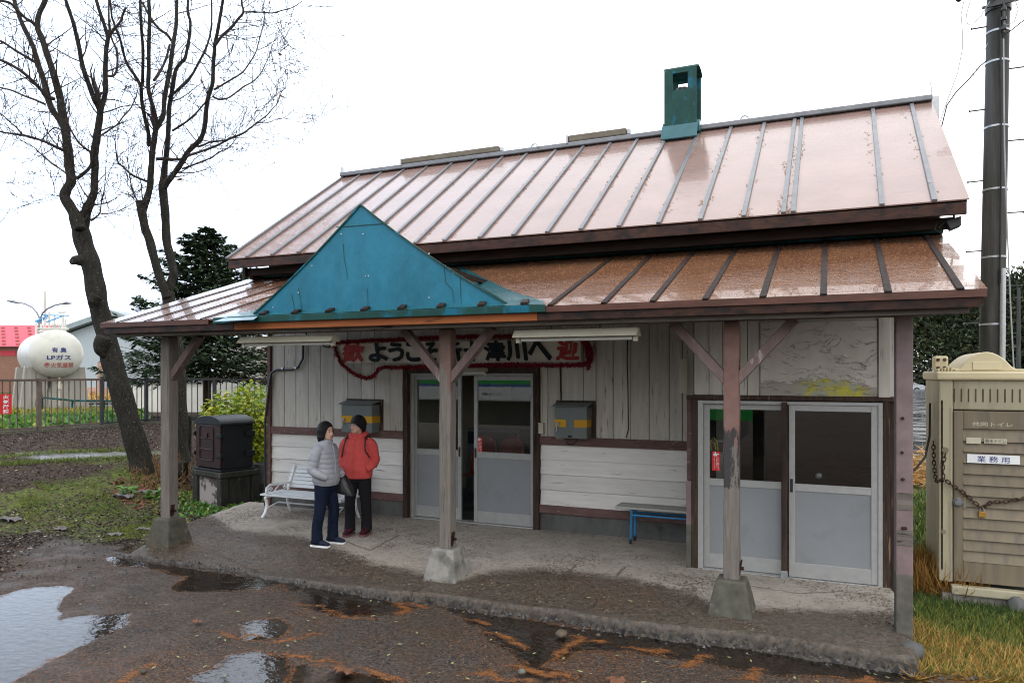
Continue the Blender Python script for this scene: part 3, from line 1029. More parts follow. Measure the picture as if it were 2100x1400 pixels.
def alu_door(x0, x1, y, z0, z1, zm, stl=.055, bot=.16, midh=.085, handle_left=True, label=None, dbl=False):
    t = MB()
    t.box(x0, x0 + stl, y - .018, y + .018, z0, z1)
    t.box(x1 - stl, x1, y - .018, y + .018, z0, z1)
    t.box(x0 + stl, x1 - stl, y - .016, y + .016, z1 - .06, z1)
    t.box(x0 + stl, x1 - stl, y - .016, y + .016, z0, z0 + bot)
    t.box(x0 + stl, x1 - stl, y - .017, y + .017, zm - midh, zm)
    d = t.build('sliding_door', M['alu'], st, bevel=.003)
    if label: d['label'] = label
    p = MB(); p.box(x0 + stl - .004, x1 - stl + .004, y - .006, y + .006, z0 + bot - .004, zm - midh + .004)
    p.build('lower_panel', M['panel'], d)
    g = MB(); g.poly([(x0 + stl, y, zm), (x1 - stl, y, zm), (x1 - stl, y, z1 - .06), (x0 + stl, y, z1 - .06)])
    g.build('pane', M['glass'], d, fix=False)
    hx = x0 + .012 if handle_left else x1 - stl + .014
    h = MB(); h.box(hx, hx + .028, y - .024, y - .0185, zm - .09, zm + .05); h.build('handle', M['black_iron'], d, bevel=.002)
    return d


d1 = alu_door(Xat(849, WY + .09), Xat(947, WY + .09), WY + .09, .155, 2.232, 1.155, handle_left=False)
d2 = alu_door(Xat(973, WY + .035), -3.718, WY + .035, .155, 2.232, 1.155)


def sticker(d, x0, x1, z0, z1, y):
    s_ = MB(); s_.box(x0, x1, y - .004, y - .001, z0, z1)
    o = s_.build('warning_sticker', M['red'], d)
    o['label'] = 'small red upright warning sticker'
    text('lettering', 'しっかり閉めて下さい', M['white'], d, (x0 + (x1 - x0) * .90, y - .0045, z0 + (z1 - z0) * .06), (0, 0, 1), (-1, 0, 0), (z1 - z0) * .66, (x1 - x0) * .42, .0006, .01)
    text('lettering', 'Slowly Close it Please', M['white'], d, (x0 + (x1 - x0) * .40, y - .0045, z0 + (z1 - z0) * .08), (0, 0, 1), (-1, 0, 0), (z1 - z0) * .62, (x1 - x0) * .17, .0006)
    k = MB(); zc = z1 - (z1 - z0) * .16; xc = (x0 + x1) / 2; w = (x1 - x0)
    k.box(xc - w * .30, xc + w * .12, y - .0062, y - .0048, zc - w * .18, zc + w * .16)
    k.box(xc + w * .12, xc + w * .38, y - .0062, y - .0048, zc - w * .02, zc + w * .14)
    k.box(xc - w * .16, xc - w * .02, y - .0062, y - .0048, zc + w * .16, zc + w * .36)
    k.build('pictogram', M['white'], d)


p = Yp(978, 896, WY + .035); q = Yp(989, 928, WY + .035)
sticker(d2, p.x, q.x, q.z, p.z, WY + .035)

# projecting store front on the right
b = MB()
sx_ = [-1.36, -1.20, -1.06, -.93, -.80, -.68]
for a, c in zip(sx_[:-1], sx_[1:]):
    b.box(a + .003, c - .003, BY - .012, BY + .03, 2.035, 3.4)
b.box(-.68, .60, BY + .0, BY + .03, 2.035, 3.38)
b.box(.455, .56, BY - .03, BY - .002, 2.03, 2.83)
b.box(-.68, .45, BY - .013, BY - .001, 2.81, 3.4)
b.build('store_boarding', M['siding'], st, bevel=.003)
b = MB(); b.box(-1.44, .60, BY - .035, BY + .05, 1.985, 2.03); b.build('store_lintel', M['jamb'], st, bevel=.005)
b = MB(); b.box(-.665, .44, BY - .018, BY - .0135, 2.035, 2.80)
for k in range(26):     # curls of torn paper
    cx, cz = random.uniform(-.6, .4), random.choice([random.uniform(2.05, 2.2), random.uniform(2.15, 2.75)])
    w, h = random.uniform(.03, .13), random.uniform(.008, .03)
    a = random.uniform(-.4, .4)
    pts = []
    for i in range(5):
        s_ = i / 4 - .5
        pts.append((cx + s_ * w * math.cos(a), cz + s_ * w * math.sin(a), .5 - abs(s_)))
    vs = [(x_, BY - .02, z_ ) for x_, z_, _ in pts] + [(x_, BY - .021 - .05 * c_ * random.uniform(.5, 1), z_ - h * (c_ + .2)) for x_, z_, c_ in pts]
    b.add(vs, [(i, i + 1, i + 6, i + 5) for i in range(4)])
o = b.build('weathered_board', M['peel'], st, fix=False); o['label'] = 'white notice board with peeling torn paper and yellow patches'
b = MB()
b.box(-1.44, -1.385, BY - .05, BY + .2, .10, 1.09); b.build('jamb_board', M['post_mauve'], st, bevel=.006)
b = MB(); b.box(-1.445, -1.385, BY + .02, BY + .2, 1.09, 2.0); b.build('jamb_board', M['trim'], st, bevel=.006)
for q in ((-1.384, -1.318, BY - .04, BY + .2, .10, 1.985), (.492, .56, BY - .03, BY + .1, .08, 1.985), (.562, .64, BY + .02, BY + .2, .05, 3.3)):
    b = MB(); b.box(*q); b.build('store_jamb', M['jamb'], st, bevel=.006)
b = MB()
b.box(-1.317, -1.262, BY - .03, BY + .1, .13, 1.975); b.box(.451, .491, BY - .03, BY + .1, .13, 1.975)
b.box(-1.262, .451, BY - .03, BY + .1, 1.94, 1.975); b.box(-1.262, .451, BY - .05, BY + .1, .09, .145)
b.build('store_track', M['alu'], st, bevel=.003)
d3 = alu_door(-1.26, -.40, BY + .05, .15, 1.938, 1.12, stl=.06, bot=.15, midh=.075, handle_left=False)
d4 = alu_door(-.385, .449, BY + .0, .15, 1.938, 1.12, stl=.06, bot=.15, midh=.075)
b = MB(); b.box(-.455, -.398, BY - .085, BY - .032, .15, 1.97); o = b.build('centre_post', M['jamb'], st, bevel=.005)
b = MB(); b.box(-.462, -.392, BY - .10, BY - .086, .09, .22); b.build('bolt_plate', M['galv'], o, bevel=.003)
p = Yp(1460, 925, BY + .05); q = Yp(1477, 965, BY + .05)
sticker(d3, p.x, q.x, q.z, p.z, BY + .05)

# posts
pm = {}
for nm_, (x0, x1), mk, ped, sides, bx in (('L', (-7.87, -7.63), 'post_grey', 'concrete_dark', (1,), 0), ('M', (-3.80, -3.625), 'post_mid', 'concrete', (-1, 1), 0), ('R', (-.872, -.735), 'post_pink', 'concrete_dark', (-1, 1), 0)):
    cx = (x0 + x1) / 2
    b = MB()
    w = .135 if nm_ != 'L' else .15
    rings = []
    for k in range(13):
        z = .42 + (2.735 - .42) * k / 12
        e = [random.uniform(-.003, .003) for _ in range(4)]
        rings.append([(cx - w / 2 + e[0], PY - w / 2 + e[1], z), (cx + w / 2 + e[2], PY - w / 2 + e[1], z), (cx + w / 2 + e[2], PY + w / 2 + e[3], z), (cx - w / 2 + e[0], PY + w / 2 + e[3], z)])
    b.loft(rings)
    po = b.build('porch_post', M[mk], st, bevel=.012)
    b = MB()
    h0, h1 = .205, .125
    b.loft([[(cx - h, PY - h, z), (cx + h, PY - h, z), (cx + h, PY + h, z), (cx - h, PY + h, z)] for h, z in ((h0, .02), (h0 - .012, .12), ((h0 + h1) / 2, .26), (h1, .425))])
    b.build('pedestal', M[ped], po, bevel=.018)
    for s_ in sides:
        b = MB()
        b.beam((cx + s_ * .03, PY, 2.19), (cx + s_ * .53, PY, 2.74), .085, .10, (0, 1, 0))
        b.build('brace', M['brace'], po, bevel=.006)
    b = MB(); b.beam((cx + w / 2 - .005, PY - .03, .45), (cx + w / 2 + .02, PY - .03, .60), .05, .012, (1, 0, 0)); b.tube([(cx + w / 2, PY, .52), (cx + w / 2 + .035, PY, .52)], .014, 8)
    b.build('anchor_strap', M['fascia'], po)
b = MB(); b.box(.508, .632, PY - .06, PY + .16, -.05, 2.99)
o = b.build('corner_pillar', M['post_mauve'], st, bevel=.008); o['label'] = 'mauve painted corner pillar with concrete foot'
b = MB()
for z_, h_ in ((1.15, .14), (.86, .12)):
    b = MB(); b.box(.514, .628, PY - .066, PY - .058, z_, z_ + h_); b.build('bare_patch', M['greybeam'], o)
b = MB()
for z_ in (1.62, 1.40, 1.0, 1.9): b.tube([(.55 + random.random() * .05, PY - .058, z_), (.55, PY - .075, z_)], .012, 8)
b.build('bolt_head', M['fascia'], o)
b = MB(); b.box(-8.0, .75, PY - .065, PY + .065, 2.738, 2.865); b.build('porch_beam', M['greybeam'], st, bevel=.006)


# roofs --------------------------------------------------------------------------------------------
def roof_panel(mb, A, B, C, D, th):
    """A,B along the eave, C,D along the top (C over B)"""
    A, B, C, D = map(Vector, (A, B, C, D))
    n = (B - A).cross(D - A).normalized()
    nu, nv = 60, 16
    top = []
    for i in range(nu + 1):
        for j in range(nv + 1):
            s, t = i / nu, j / nv
            top.append((A * (1 - s) + B * s) * (1 - t) + (D * (1 - s) + C * s) * t)
    vs = top + [p - n * th for p in top]
    N = len(top)
    ix = lambda i, j: i * (nv + 1) + j
    fs = []
    for i in range(nu):
        for j in range(nv):
            fs.append((ix(i, j), ix(i + 1, j), ix(i + 1, j + 1), ix(i, j + 1)))
            fs.append((N + ix(i, j), N + ix(i, j + 1), N + ix(i + 1, j + 1), N + ix(i + 1, j)))
    for i in range(nu):
        fs.append((ix(i, 0), N + ix(i, 0), N + ix(i + 1, 0), ix(i + 1, 0)))
        fs.append((ix(i, nv), ix(i + 1, nv), N + ix(i + 1, nv), N + ix(i, nv)))
    for j in range(nv):
        fs.append((ix(0, j), ix(0, j + 1), N + ix(0, j + 1), N + ix(0, j)))
        fs.append((ix(nu, j), N + ix(nu, j), N + ix(nu, j + 1), ix(nu, j + 1)))
    mb.add(vs, fs)
    return n


EY, EZ, RY, RZ = 8.60, 4.03, 11.55, 6.02
RXL, RXR = -8.52, 1.30
b = MB()
roof_panel(b, (RXL, EY, EZ), (RXR, EY, EZ), (RXR, RY, RZ), (RXL, RY, RZ), .014)
main_roof = b.build('main_roof', M['film'], st)
b = MB(); roof_panel(b, (RXR, 14.5, EZ), (RXL, 14.5, EZ), (RXL, RY + .01, RZ), (RXR, RY + .01, RZ), .035)
b.build('back_slope', M['film'], main_roof)
sl = math.hypot(RY - EY, RZ - EZ)
dv = Vector((0, RY - EY, RZ - EZ)) / sl
nv_ = Vector((0, -dv.z, dv.y))
rib_e = [-8.50, -8.10, -7.62, -7.13, -6.64, -6.14, -5.66, -5.15, -4.70, -4.18, -3.70, -3.24, -2.80, -2.32, -1.84, -1.36, -.88, -.46, -.36, .02 + .49, .99]
for x in rib_e:
    p0 = Vector((x, EY - .02, EZ - .013)) + nv_ * .018
    xe = x + (.06 if x > .4 else 0)
    p1 = Vector((xe, RY - .03, RZ - .02)) + nv_ * .012
    b = MB(); b.beam(p0, p1, .050, .030, nv_)
    b.build('roof_batten', M['batten'], main_roof, bevel=.004)
b = MB(); b.beam((RXL - .02, RY, RZ + .025), (RXR + .0, RY, RZ + .025), .20, .075); b.build('ridge_cap', M['batten'], main_roof, bevel=.012)
for (a, c, h) in ((-7.16, -5.22, .10), (-3.95, -2.98, .11)):
    b = MB(); b.box(a, c, RY - .10, RY + .05, RZ + .065, RZ + .065 + h)
    o = b.build('ridge_trunking', M['trunking'], main_roof, bevel=.02)
    b = MB(); b.box(c + .002, c + .06, RY - .07, RY + .03, RZ + .07, RZ + .05 + h); b.build('end_cap', M['galv'], o, bevel=.015)
    b = MB(); b.box(a - .04, a - .002, RY - .12, RY + .06, RZ + .03, RZ + .07 + h)
    b.build('end_cap', M['galv'], o, bevel=.015)
for u in (1096, 1527, 1290 - 450):
    x = Xat(u, RY)
    b = MB(); b.tube([(x + .06 * math.cos(a), RY, RZ + .07 + .07 * max(0, math.sin(a))) for a in np.linspace(0, math.pi, 9)], .012, 6)
    b.build('ring_bolt', M['galv'], main_roof, smooth=True)
b = MB(); b.box(RXL - .04, RXL - .01, RY - .03, RY + .03, RZ + .0, RZ + .18); b.build('ridge_end', M['galv'], main_roof)
b = MB(); b.box(RXR + .01, RXR + .11, RY + .12, RY + .14, RZ - .22, RZ + .10); b.beam((RXR + .02, RY + .13, RZ + .1), (RXR + .0, RY + .13, RZ + .30), .025, .015); b.beam((RXR - .1, RY + .13, RZ - .2), (RXR + .1, RY + .13, RZ - .2), .05, .05)
b.build('gable_bracket', M['galv'], main_roof)
# fascia, soffit, eaves timbers
b = MB()
b.box(RXL + .02, RXR - .02, EY + .015, EY + .05, EZ - .150, EZ - .026)
b.build('fascia', M['fascia'], main_roof, bevel=.004)
b = MB()
b.beam((RXL + .03, EY + .06, EZ - .045), (RXL + .03, RY, RZ - .11), .03, .12, nv_); b.beam((RXR - .03, EY + .06, EZ - .045), (RXR - .03, RY, RZ - .11), .03, .12, nv_)
b.build('barge_board', M['fascia'], main_roof)
b = MB(); roof_panel(b, (RXL + .06, EY + .055, EZ - .01), (RXR - .06, EY + .055, EZ - .01), (RXR - .06, RY, RZ - .055), (RXL + .06, RY, RZ - .055), .02)
b.build('soffit', M['darkwood'], main_roof)
b = MB(); b.box(RXL + .06, RXR - .08, 8.92, 9.02, 3.80, 3.915); b.build('eave_purlin', M['darkwood'], st, bevel=.005)
b = MB(); b.box(RXL + .06, RXL + .13, 9.02, 9.36, 3.76, 3.915); b.box(RXL + .06, RXL + .12, 8.86, 8.92, 3.77, 3.93); b.build('eave_bracket', M['darkwood'], st, bevel=.005)
b = MB()
for k, (z, zt) in enumerate(((3.72, 3.913), (3.92, 4.113), (4.12, 4.313), (4.318, 4.40))):
    b.box(XL - .02, 1.12, WY - .03 - .004 * (k % 2), WY + .02, z, zt)
b.build('clerestory_boarding', M['darkwood'], st, bevel=.004)
b = MB(); b.box(-8.62, 1.145, WY - .16, WY - .036, 3.80, 3.865); b.build('head_flashing', M['green'], st, bevel=.006)
# gable end walls
b = MB()
for x in (XL + .001, 1.06):
    b.prism([(x, WY + .03, 3.9), (x, 13.9, 3.9), (x, 13.9, 4.3), (x, RY, RZ - .12), (x, WY + .03, 4.42)], (.08, 0, 0))
b.build('gable_wall', M['siding'], st)

# porch roof
SY, SZ, TY, TZ = 6.35, 2.895, WY - .02, 3.815
SL, SR = -8.36, 1.075
TL, TR = -8.74, 1.135
b = MB(); roof_panel(b, (SL, SY, SZ), (SR, SY, SZ), (TR, TY, TZ), (TL, TY, TZ), .02)
porch_roof = b.build('porch_roof', M['film_low'], st)
d2v = Vector((0, TY - SY, TZ - SZ)).normalized()
n2v = Vector((0, -d2v.z, d2v.y))
pr = [(-8.04, -8.33), (-7.57, -7.8), (-7.12, -7.3), (-6.66, -6.85), (-6.15, -6.32), (-5.65, -5.8), (-5.15, -5.28), (-4.6, -4.72), (-4.1, -4.2), (-3.6, -3.72), (-2.87 - .42, -3.42), (-2.87, -3.02), (-2.36, -2.55), (-1.85, -2.05), (-1.41, -1.53), (-.96, -1.03), (-.50, -.54), (-.04, -.04), (.42, .49), (.90, .98)]
for a, c in pr:
    inside = -6.05 < a < -2.6
    s0 = .62 if inside else 0.0
    p0 = Vector((a, SY - .02, SZ - .006)) + n2v * .008
    p1 = Vector((c, TY - .06, TZ - .02)) + n2v * .008
    if inside:
        continue
    b = MB(); b.beam(p0, p1, .036 if a < -6 else .052, .009 if a < -6 else .018, n2v)
    b.build('roof_batten', M['batten_wet'], porch_roof, bevel=.004)
# eave: sheet turned down over the edge, fascia boards, soffit
b = MB()
for (a, c) in ((SL + .005, -6.56), (-2.46, SR - .005)):
    b.box(a, c, SY - .012, SY - .001, SZ - .060, SZ - .001)
    b.build('eave_turn_down', M['film_edge'], porch_roof); b = MB()
for (a, c, mk) in ((SL + .05, -6.2, 'fascia'), (-6.197, -2.5, 'fascia_new'), (-2.497, SR - .04, 'fascia')):
    b = MB(); b.box(a, c, SY + .012, SY + .045, SZ - .135, SZ - .045); b.build('fascia', M[mk], porch_roof, bevel=.004)
b = MB(); b.box(SL + .12, SR - .10, SY + .10, SY + .16, SZ - .172, SZ - .08); b.build('eave_beam', M['greybeam'], porch_roof, bevel=.005)
b = MB(); roof_panel(b, (SL + .03, SY + .05, SZ - .012), (SR - .03, SY + .05, SZ - .012), (TR - .03, TY - .03, TZ - .03), (TL + .03, TY - .03, TZ - .03), .025); b.build('soffit', M['greybeam'], porch_roof)
b = MB()
x = SL + .3
while x < SR:
    b.beam((x, SY + .17, SZ - .085), (x - .03, TY - .06, TZ - .105), .06, .09, n2v)
    x += .47
b.build('rafter', M['greybeam'], porch_roof)
b = MB(); b.prism([(SL + .02, SY + .03, SZ - .10), (SL + .02, SY + .03, SZ - .022), (TL + .02, TY - .04, TZ - .022), (TL + .02, TY - .04, TZ - .12)], (.03, 0, 0))
b.prism([(SR - .05, SY + .03, SZ - .12), (SR - .05, SY + .03, SZ - .022), (TR - .05, TY - .04, TZ - .022), (TR - .05, TY - .04, TZ - .12)], (.03, 0, 0))
b.build('barge_board', M['fascia'], porch_roof)
# blue snow gable
GYF = 6.45
ap = Yp(740, 420, GYF); gl_ = Yp(521, 649, GYF); gr_ = Yp(1040, 629, GYF)
gl_.z = gr_.z = SZ + .045


def curve_side(A, B, sag, n=8):
    out = []
    for i in range(n + 1):
        t = i / n
        p = A.lerp(B, t)
        p.z -= sag * 4 * t * (1 - t)
        out.append(p)
    return out


sideL = curve_side(gl_, ap, .035)
sideR = curve_side(ap, gr_, .05)
outline = sideL + sideR[1:]
b = MB(); b.prism([tuple(p) for p in outline], (0, .02, 0))
gab = b.build('gable_panel', M['teal'], porch_roof)
gab['label'] = 'blue triangular sheet metal gable'
b = MB()
for p_, q_ in zip(outline[:-1], outline[1:]): b.beam(p_ + Vector((0, -.006, .0)), q_ + Vector((0, -.006, .0)), .018, .016, (0, 1, 0))
sA, sB = Yp(690, 466, GYF), Yp(798, 458, GYF)
b.beam(sA + Vector((0, -.003, 0)), sB + Vector((0, -.003, 0)), .008, .006, (0, 1, 0))
b.build('seam', M['green'], gab)
b = MB()
for u, v in ((700, 420 + 60), (745, 480), (640, 545), (880, 520), (912, 545), (750, 566), (756, 566), (880, 610), (612, 600), (560, 630), (930, 560), (1000, 600), (690, 640), (830, 480)):
    p = Yp(u, v, GYF)
    b.tube([p + Vector((0, .004, 0)), p + Vector((0, -.005, 0))], .008, 8)
b.build('screw_head', M['galv'], gab)
b = MB()
for path in (((704, 500), (706, 530), (711, 556), (713, 572)), ((612, 590), (616, 612), (619, 634), (624, 645)), ((598, 604), (602, 622), (606, 644)), ((911, 546), (914, 578), (928, 594), (932, 622)), ((944, 570), (945, 600), (946, 624)), ((754, 592), (755, 640))):
    b.tube([Yp(u, v, GYF) + Vector((0, -.0015, 0)) for u, v in path], [.004] * (len(path) - 1) + [.002], 5)
b.build('rain_streaks', M['green'], gab)
# gable's own little roof running back to the slope
def on_slope(x, z):      # y on porch roof plane at height z
    return SY + (z - SZ) / (TZ - SZ) * (TY - SY)
back_y = min(on_slope(0, ap.z), WY - .1)
for (u, v) in ((740, 440), (640, 560), (880, 540)):
    b = MB()
    p = Yp(u, v, GYF)
    b.beam(p + Vector((0, .03, 0)), Vector((p.x, on_slope(0, p.z) if p.z < 3.6 else GYF + 1.3, min(p.z, SZ + (1.3 + GYF - SY) * (TZ - SZ) / (TY - SY)))), .05, .05)
    b.build('strut', M['batten_wet'], gab)
# teal eave strip and valley sheet
b = MB()
tl, tr_ = Yp(440, 662, SY).x, Yp(1120, 628, SY).x
pA, pB = Vector((tl, SY - .015, SZ - .004)), Vector((tr_, SY - .015, SZ - .004))
b.add([pA + n2v * .02, pB + n2v * .02, Vector((gr_.x + .05, GYF + .4, SZ)) + d2v * 0 + n2v * .02 + Vector((0, 0, .143)), Vector((gl_.x - .05, GYF + .4, SZ)) + n2v * .02 + Vector((0, 0, .143))], [(0, 1, 2, 3)])
b.build('eave_flashing', M['teal_wet'], porch_roof, fix=False)
b = MB(); b.box(tl, tr_, SY - .03, SY - .013, SZ - .060, SZ + .010); b.build('eave_lip', M['green'], porch_roof, bevel=.005)


def slope_px(u, v, lift=.014):
    d = Vector(ray(u, v)); o_ = Vector((0, 0, CAMZ)); p0 = Vector((0, SY, SZ))
    t = (p0 - o_).dot(n2v) / d.dot(n2v)
    return o_ + d * t + n2v * lift


for pp in ([(934, 547), (948, 549), (990, 571), (1040, 595), (1085, 612), (1121, 621), (1090, 626), (1046, 629), (1030, 616), (980, 588)], [(438, 662), (470, 651), (522, 642), (532, 650), (520, 658)]):
    b = MB(); b.poly([slope_px(u, v) for u, v in pp]); b.build('valley_flashing', M['teal_wet'], porch_roof)
for k in range(8):
    x = -5.75 + k * .45
    b = MB(); b.beam((x - .02, SY - .02, SZ + .025), (x - .06, SY + .12, SZ + .07), .07, .03, n2v); b.build('roof_batten', M['batten_wet'], porch_roof, bevel=.004)

# chimney cowl: front and back sheets joined by a rounded top, open at the sides, square hole
CX0, CX1, CY0, CY1, CZ1 = -2.335, -1.85, 11.30, 11.76, 6.98
b = MB()
for y in (CY0, CY1):
    zt = CZ1 - .06
    hx0, hx1, hz0, hz1 = -2.205, -1.975, 6.61, 6.87
    b.box(CX0, hx0, y, y + .015, 5.9, zt); b.box(hx1, CX1, y, y + .015, 5.9, zt)
    b.box(hx0, hx1, y, y + .015, 5.9, hz0); b.box(hx0, hx1, y, y + .015, hz1, zt)
pts = []
for i in range(9):
    a = math.pi * i / 8
    pts.append(((CY0 + CY1 + .015) / 2 - (CY1 + .015 - CY0) / 2 * math.cos(a), CZ1 - .06 + .075 * math.sin(a)))
for (y0_, z0_), (y1_, z1_) in zip(pts[:-1], pts[1:]):
    b.prism([(CX0 - .004, y0_, z0_ + .001), (CX1 + .02, y0_, z0_ + .001), (CX1 + .02, y1_, z1_ + .001), (CX0 - .004, y1_, z1_ + .001)], (0, 0, .012))
chim = b.build('chimney', M['green'], main_roof)
chim['label'] = 'dark green sheet metal chimney cowl with a square hole'
b = MB(); b.tube([(-2.09, 11.53, 5.9), (-2.09, 11.53, 6.70)], .10, 16); b.build('flue', M['black_iron'], chim, smooth=True)
b = MB(); b.prism([(CX0 - .03, 11.19, 5.83), (CX1 + .03, 11.19, 5.83), (CX1 + .03, CY0 - .003, 6.06), (CX0 - .03, CY0 - .003, 6.06)], (0, -.012, .012)); b.box(CX0 - .03, CX1 + .05, CY0 + .016, CY1 - .002, 5.95, 6.12)
b.build('base_flashing', M['teal_wet'], chim)
# floodlight under the right eave
fl = thing('floodlight', 'black floodlight hanging under the upper right eave corner of the station roof', 'floodlight', (1.2, 8.9, 3.85))
b = MB(); b.prism([(1.12, 8.8, 3.86), (1.26, 8.8, 3.90), (1.26, 8.8, 3.80), (1.16, 8.8, 3.76)], (0, .12, 0)); b.build('lamp_head', M['black_iron'], fl, bevel=.01)
b = MB(); b.tube([(1.2, 8.86, 3.9), (1.2, 8.86, 4.05)], .012, 6); b.build('bracket', M['black_iron'], fl)
b = MB(); b.tube([(1.13, 8.82, 3.86), (1.06, 8.82, 3.80), (1.09, 8.82, 3.72), (1.02, 8.82, 3.78), (1.04, 8.82, 3.85)], .006, 5); b.build('lead', M['cable'], fl)

# ================================================================== things on and along the front wall
# welcome banner
bn = thing('welcome_banner', 'long cream welcome banner with brushed black and red characters above the entrance', 'banner', (-5.0, WY - .09, 2.4))
bA, bB = Vector((-6.93, WY - .09, 2.40)), Vector((-3.02, WY - .09, 2.74))
b = MB()
nb = 40
vs = []
for i in range(nb + 1):
    s = i / nb
    x = bA.x + (bB.x - bA.x) * s
    y = WY - .075 - .012 * math.sin(s * 22)
    zb, zt = 2.415 + .012 * math.sin(s * 9), 2.735 + .01 * math.sin(s * 6 + 1)
    vs += [(x - .10 * (1 - s) * 1.0, y, zt), (x, y, zb)]
b.add(vs + [(p[0], p[1] + .006, p[2]) for p in vs], [(2 * i, 2 * i + 1, 2 * i + 3, 2 * i + 2) for i in range(nb)] + [(2 * (nb + 1) + 2 * i, 2 * (nb + 1) + 2 * i + 2, 2 * (nb + 1) + 2 * i + 3, 2 * (nb + 1) + 2 * i + 1) for i in range(nb)])
b.build('cloth', M['cloth'], bn, smooth=True)


def banner_char(ch, u0, u1, mat, z0=2.445, z1=2.715, bold=.016, sh=.0):
    x0, x1 = Xat(u0, WY - .09), Xat(u1, WY - .09)
    w, h = x1 - x0, z1 - z0
    o = text('lettering', ch, mat, bn, (x0, WY - .093, z0), (1, 0, 0), (0, 0, 1), w, h, .001, bold, shear=sh)
    bm = bmesh.new()
    for k, (dx, dz) in enumerate(((0, 0), (.011, .004), (-.011, -.003), (.004, -.010), (-.003, .010))):
        n0 = len(bm.verts)
        bm.from_mesh(o.data)
        bm.verts.ensure_lookup_table()
        for v_ in bm.verts[n0:]: v_.co += Vector((dx, -.0004 * k, dz))
    bm.to_mesh(o.data); bm.free()


for ch, u0, u1, mk in (('歓', 703, 747, 'ink_red'), ('よ', 757, 795, 'ink'), ('う', 797, 828, 'ink'), ('こ', 834, 862, 'ink'), ('そ', 870, 897, 'ink'), ('新', 902, 946, 'ink'), ('十', 952, 986, 'ink'), ('津', 993, 1037, 'ink'), ('川', 1040, 1082, 'ink'), ('へ', 1084, 1131, 'ink'), ('迎', 1141, 1189, 'ink_red')):
    banner_char(ch, u0, u1, M[mk], sh=-.12 if mk == 'ink' else .1)
# tinsel
def garland(path, name, label, n_per_m=1700, R=.043):
    P = [Vector(p) for p in path]
    b = MB()
    b.tube(P, .010, 6)
    L = [(P[i], P[i + 1]) for i in range(len(P) - 1)]
    for (p, q) in L:
        k = int((q - p).length * n_per_m)
        for _ in range(k):
            c = p.lerp(q, random.random())
            d = Vector((random.gauss(0, 1), random.gauss(0, 1) * .8, random.gauss(0, 1))).normalized() * R * random.uniform(.6, 1.15)
            s = Vector((random.gauss(0, 1), random.gauss(0, 1), random.gauss(0, 1))).normalized() * .006
            b.add([c - s, c + s, c + d + s * .5, c + d - s * .5], [(0, 1, 2, 3)])
    return b.build(name, M['tinsel'], None, fix=False, origin=P[0])


M['tinsel'] = nm('red_tinsel', (.16, .006, .012), (.32, .014, .025), 30, None, .3, bump=0, rnd=.8)
gp = [(1190, 692), (1120, 690), (1040, 690), (960, 690), (880, 693), (800, 697), (740, 699), (684, 703), (690, 725), (700, 745), (715, 758), (733, 770), (752, 776), (768, 770), (776, 757), (786, 753), (830, 753), (900, 752), (980, 749), (1060, 748), (1140, 749), (1195, 748), (1212, 740), (1214, 722), (1206, 704), (1190, 692), (1204, 715), (1208, 742), (1206, 756)]
o = garland([Yp(u, v, WY - .11) for u, v in gp], 'tinsel_garland', '')
tag(o, 'red tinsel garland looped round the welcome banner', 'garland')


def wall_box(px, label, bolt):
    (u0, u1, v0, v1) = px
    y0 = WY - .225
    p, q = Yp(u0, v0, y0), Yp(u1, v1, y0)
    x0, x1, z1, z0 = p.x, q.x, p.z, q.z
    t = thing('meter_box', label, 'meter box', (x0, y0, z0), group='grey meter boxes on the front wall')
    b = MB(); b.box(x0, x1, y0, WY - .015, z0, z1); b.build('case', M['grey_box'], t, bevel=.008)
    b = MB(); b.prism([(x0 - .03, y0 - .035, z1 + .003), (x1 + .02, y0 - .035, z1 + .003), (x1 + .02, WY - .02, z1 + .05), (x0 - .03, WY - .02, z1 + .05)], (0, 0, .012)); b.build('hood', M['grey_box'], t, bevel=.003)
    h = z1 - z0
    zb0, zb1 = z0 + h * .36, z0 + h * .60
    b = MB()
    b.box(x0 - .002, x0 + (x1 - x0) * .36, y0 - .0025, y0 + .001, zb0, zb1); b.build('amber_band', M['yellow'], t); b = MB(); b.box(x0 + (x1 - x0) * .62, x1 + .0025, y0 - .0025, y0 + .001, zb0, zb1)
    b.build('amber_band', M['yellow'], t)
    b = MB(); b.box(x1 - .001, x1 + .0025, y0 + .001, WY - .03, zb0, zb1); b.build('amber_band', M['yellow'], t)
    b = MB(); b.box(x0 + .02, x0 + .075, y0 - .03, y0 - .003, zb0 + .02, zb0 + .06); b.tube([(x0 + .045, y0 - .03, zb0 + .05), (x0 + .045, y0 - .035, zb0 - .06)], .012, 6); b.build('latch', M['galv'], t, bevel=.003)
    b = MB(); b.box(x0 + (x1 - x0) * .42, x0 + (x1 - x0) * .55, y0 - .004, y0 + .001, z0 + .012, z0 + .042); b.build('name_plate', M['ink'], t)
    b = MB(); b.tube([(x0 + (x1 - x0) * .28, y0 + .08, z0 + .01), (x0 + (x1 - x0) * .33, y0 + .08, z0 - .07), (x0 + (x1 - x0) * .5, y0 + .08, z0 - .09), (x0 + (x1 - x0) * .62, y0 + .08, z0 - .05), (x0 + (x1 - x0) * .62, y0 + .08, z0 + .01)], .009, 6); b.build('cable_loop', M['cable'], t)
    b = MB(); b.box(x0 - .05, x1 + .06, WY - .030, WY - .013, z0 - .0, z1 + .08); b.build('back_board', M['jamb'], t)


wall_box((700, 763, 829, 888), 'amber banded grey meter box directly behind the woman in the red fleece', True)
wall_box((1137, 1203, 834, 900), 'amber banded grey meter box with a cable loop right of the entrance', True)


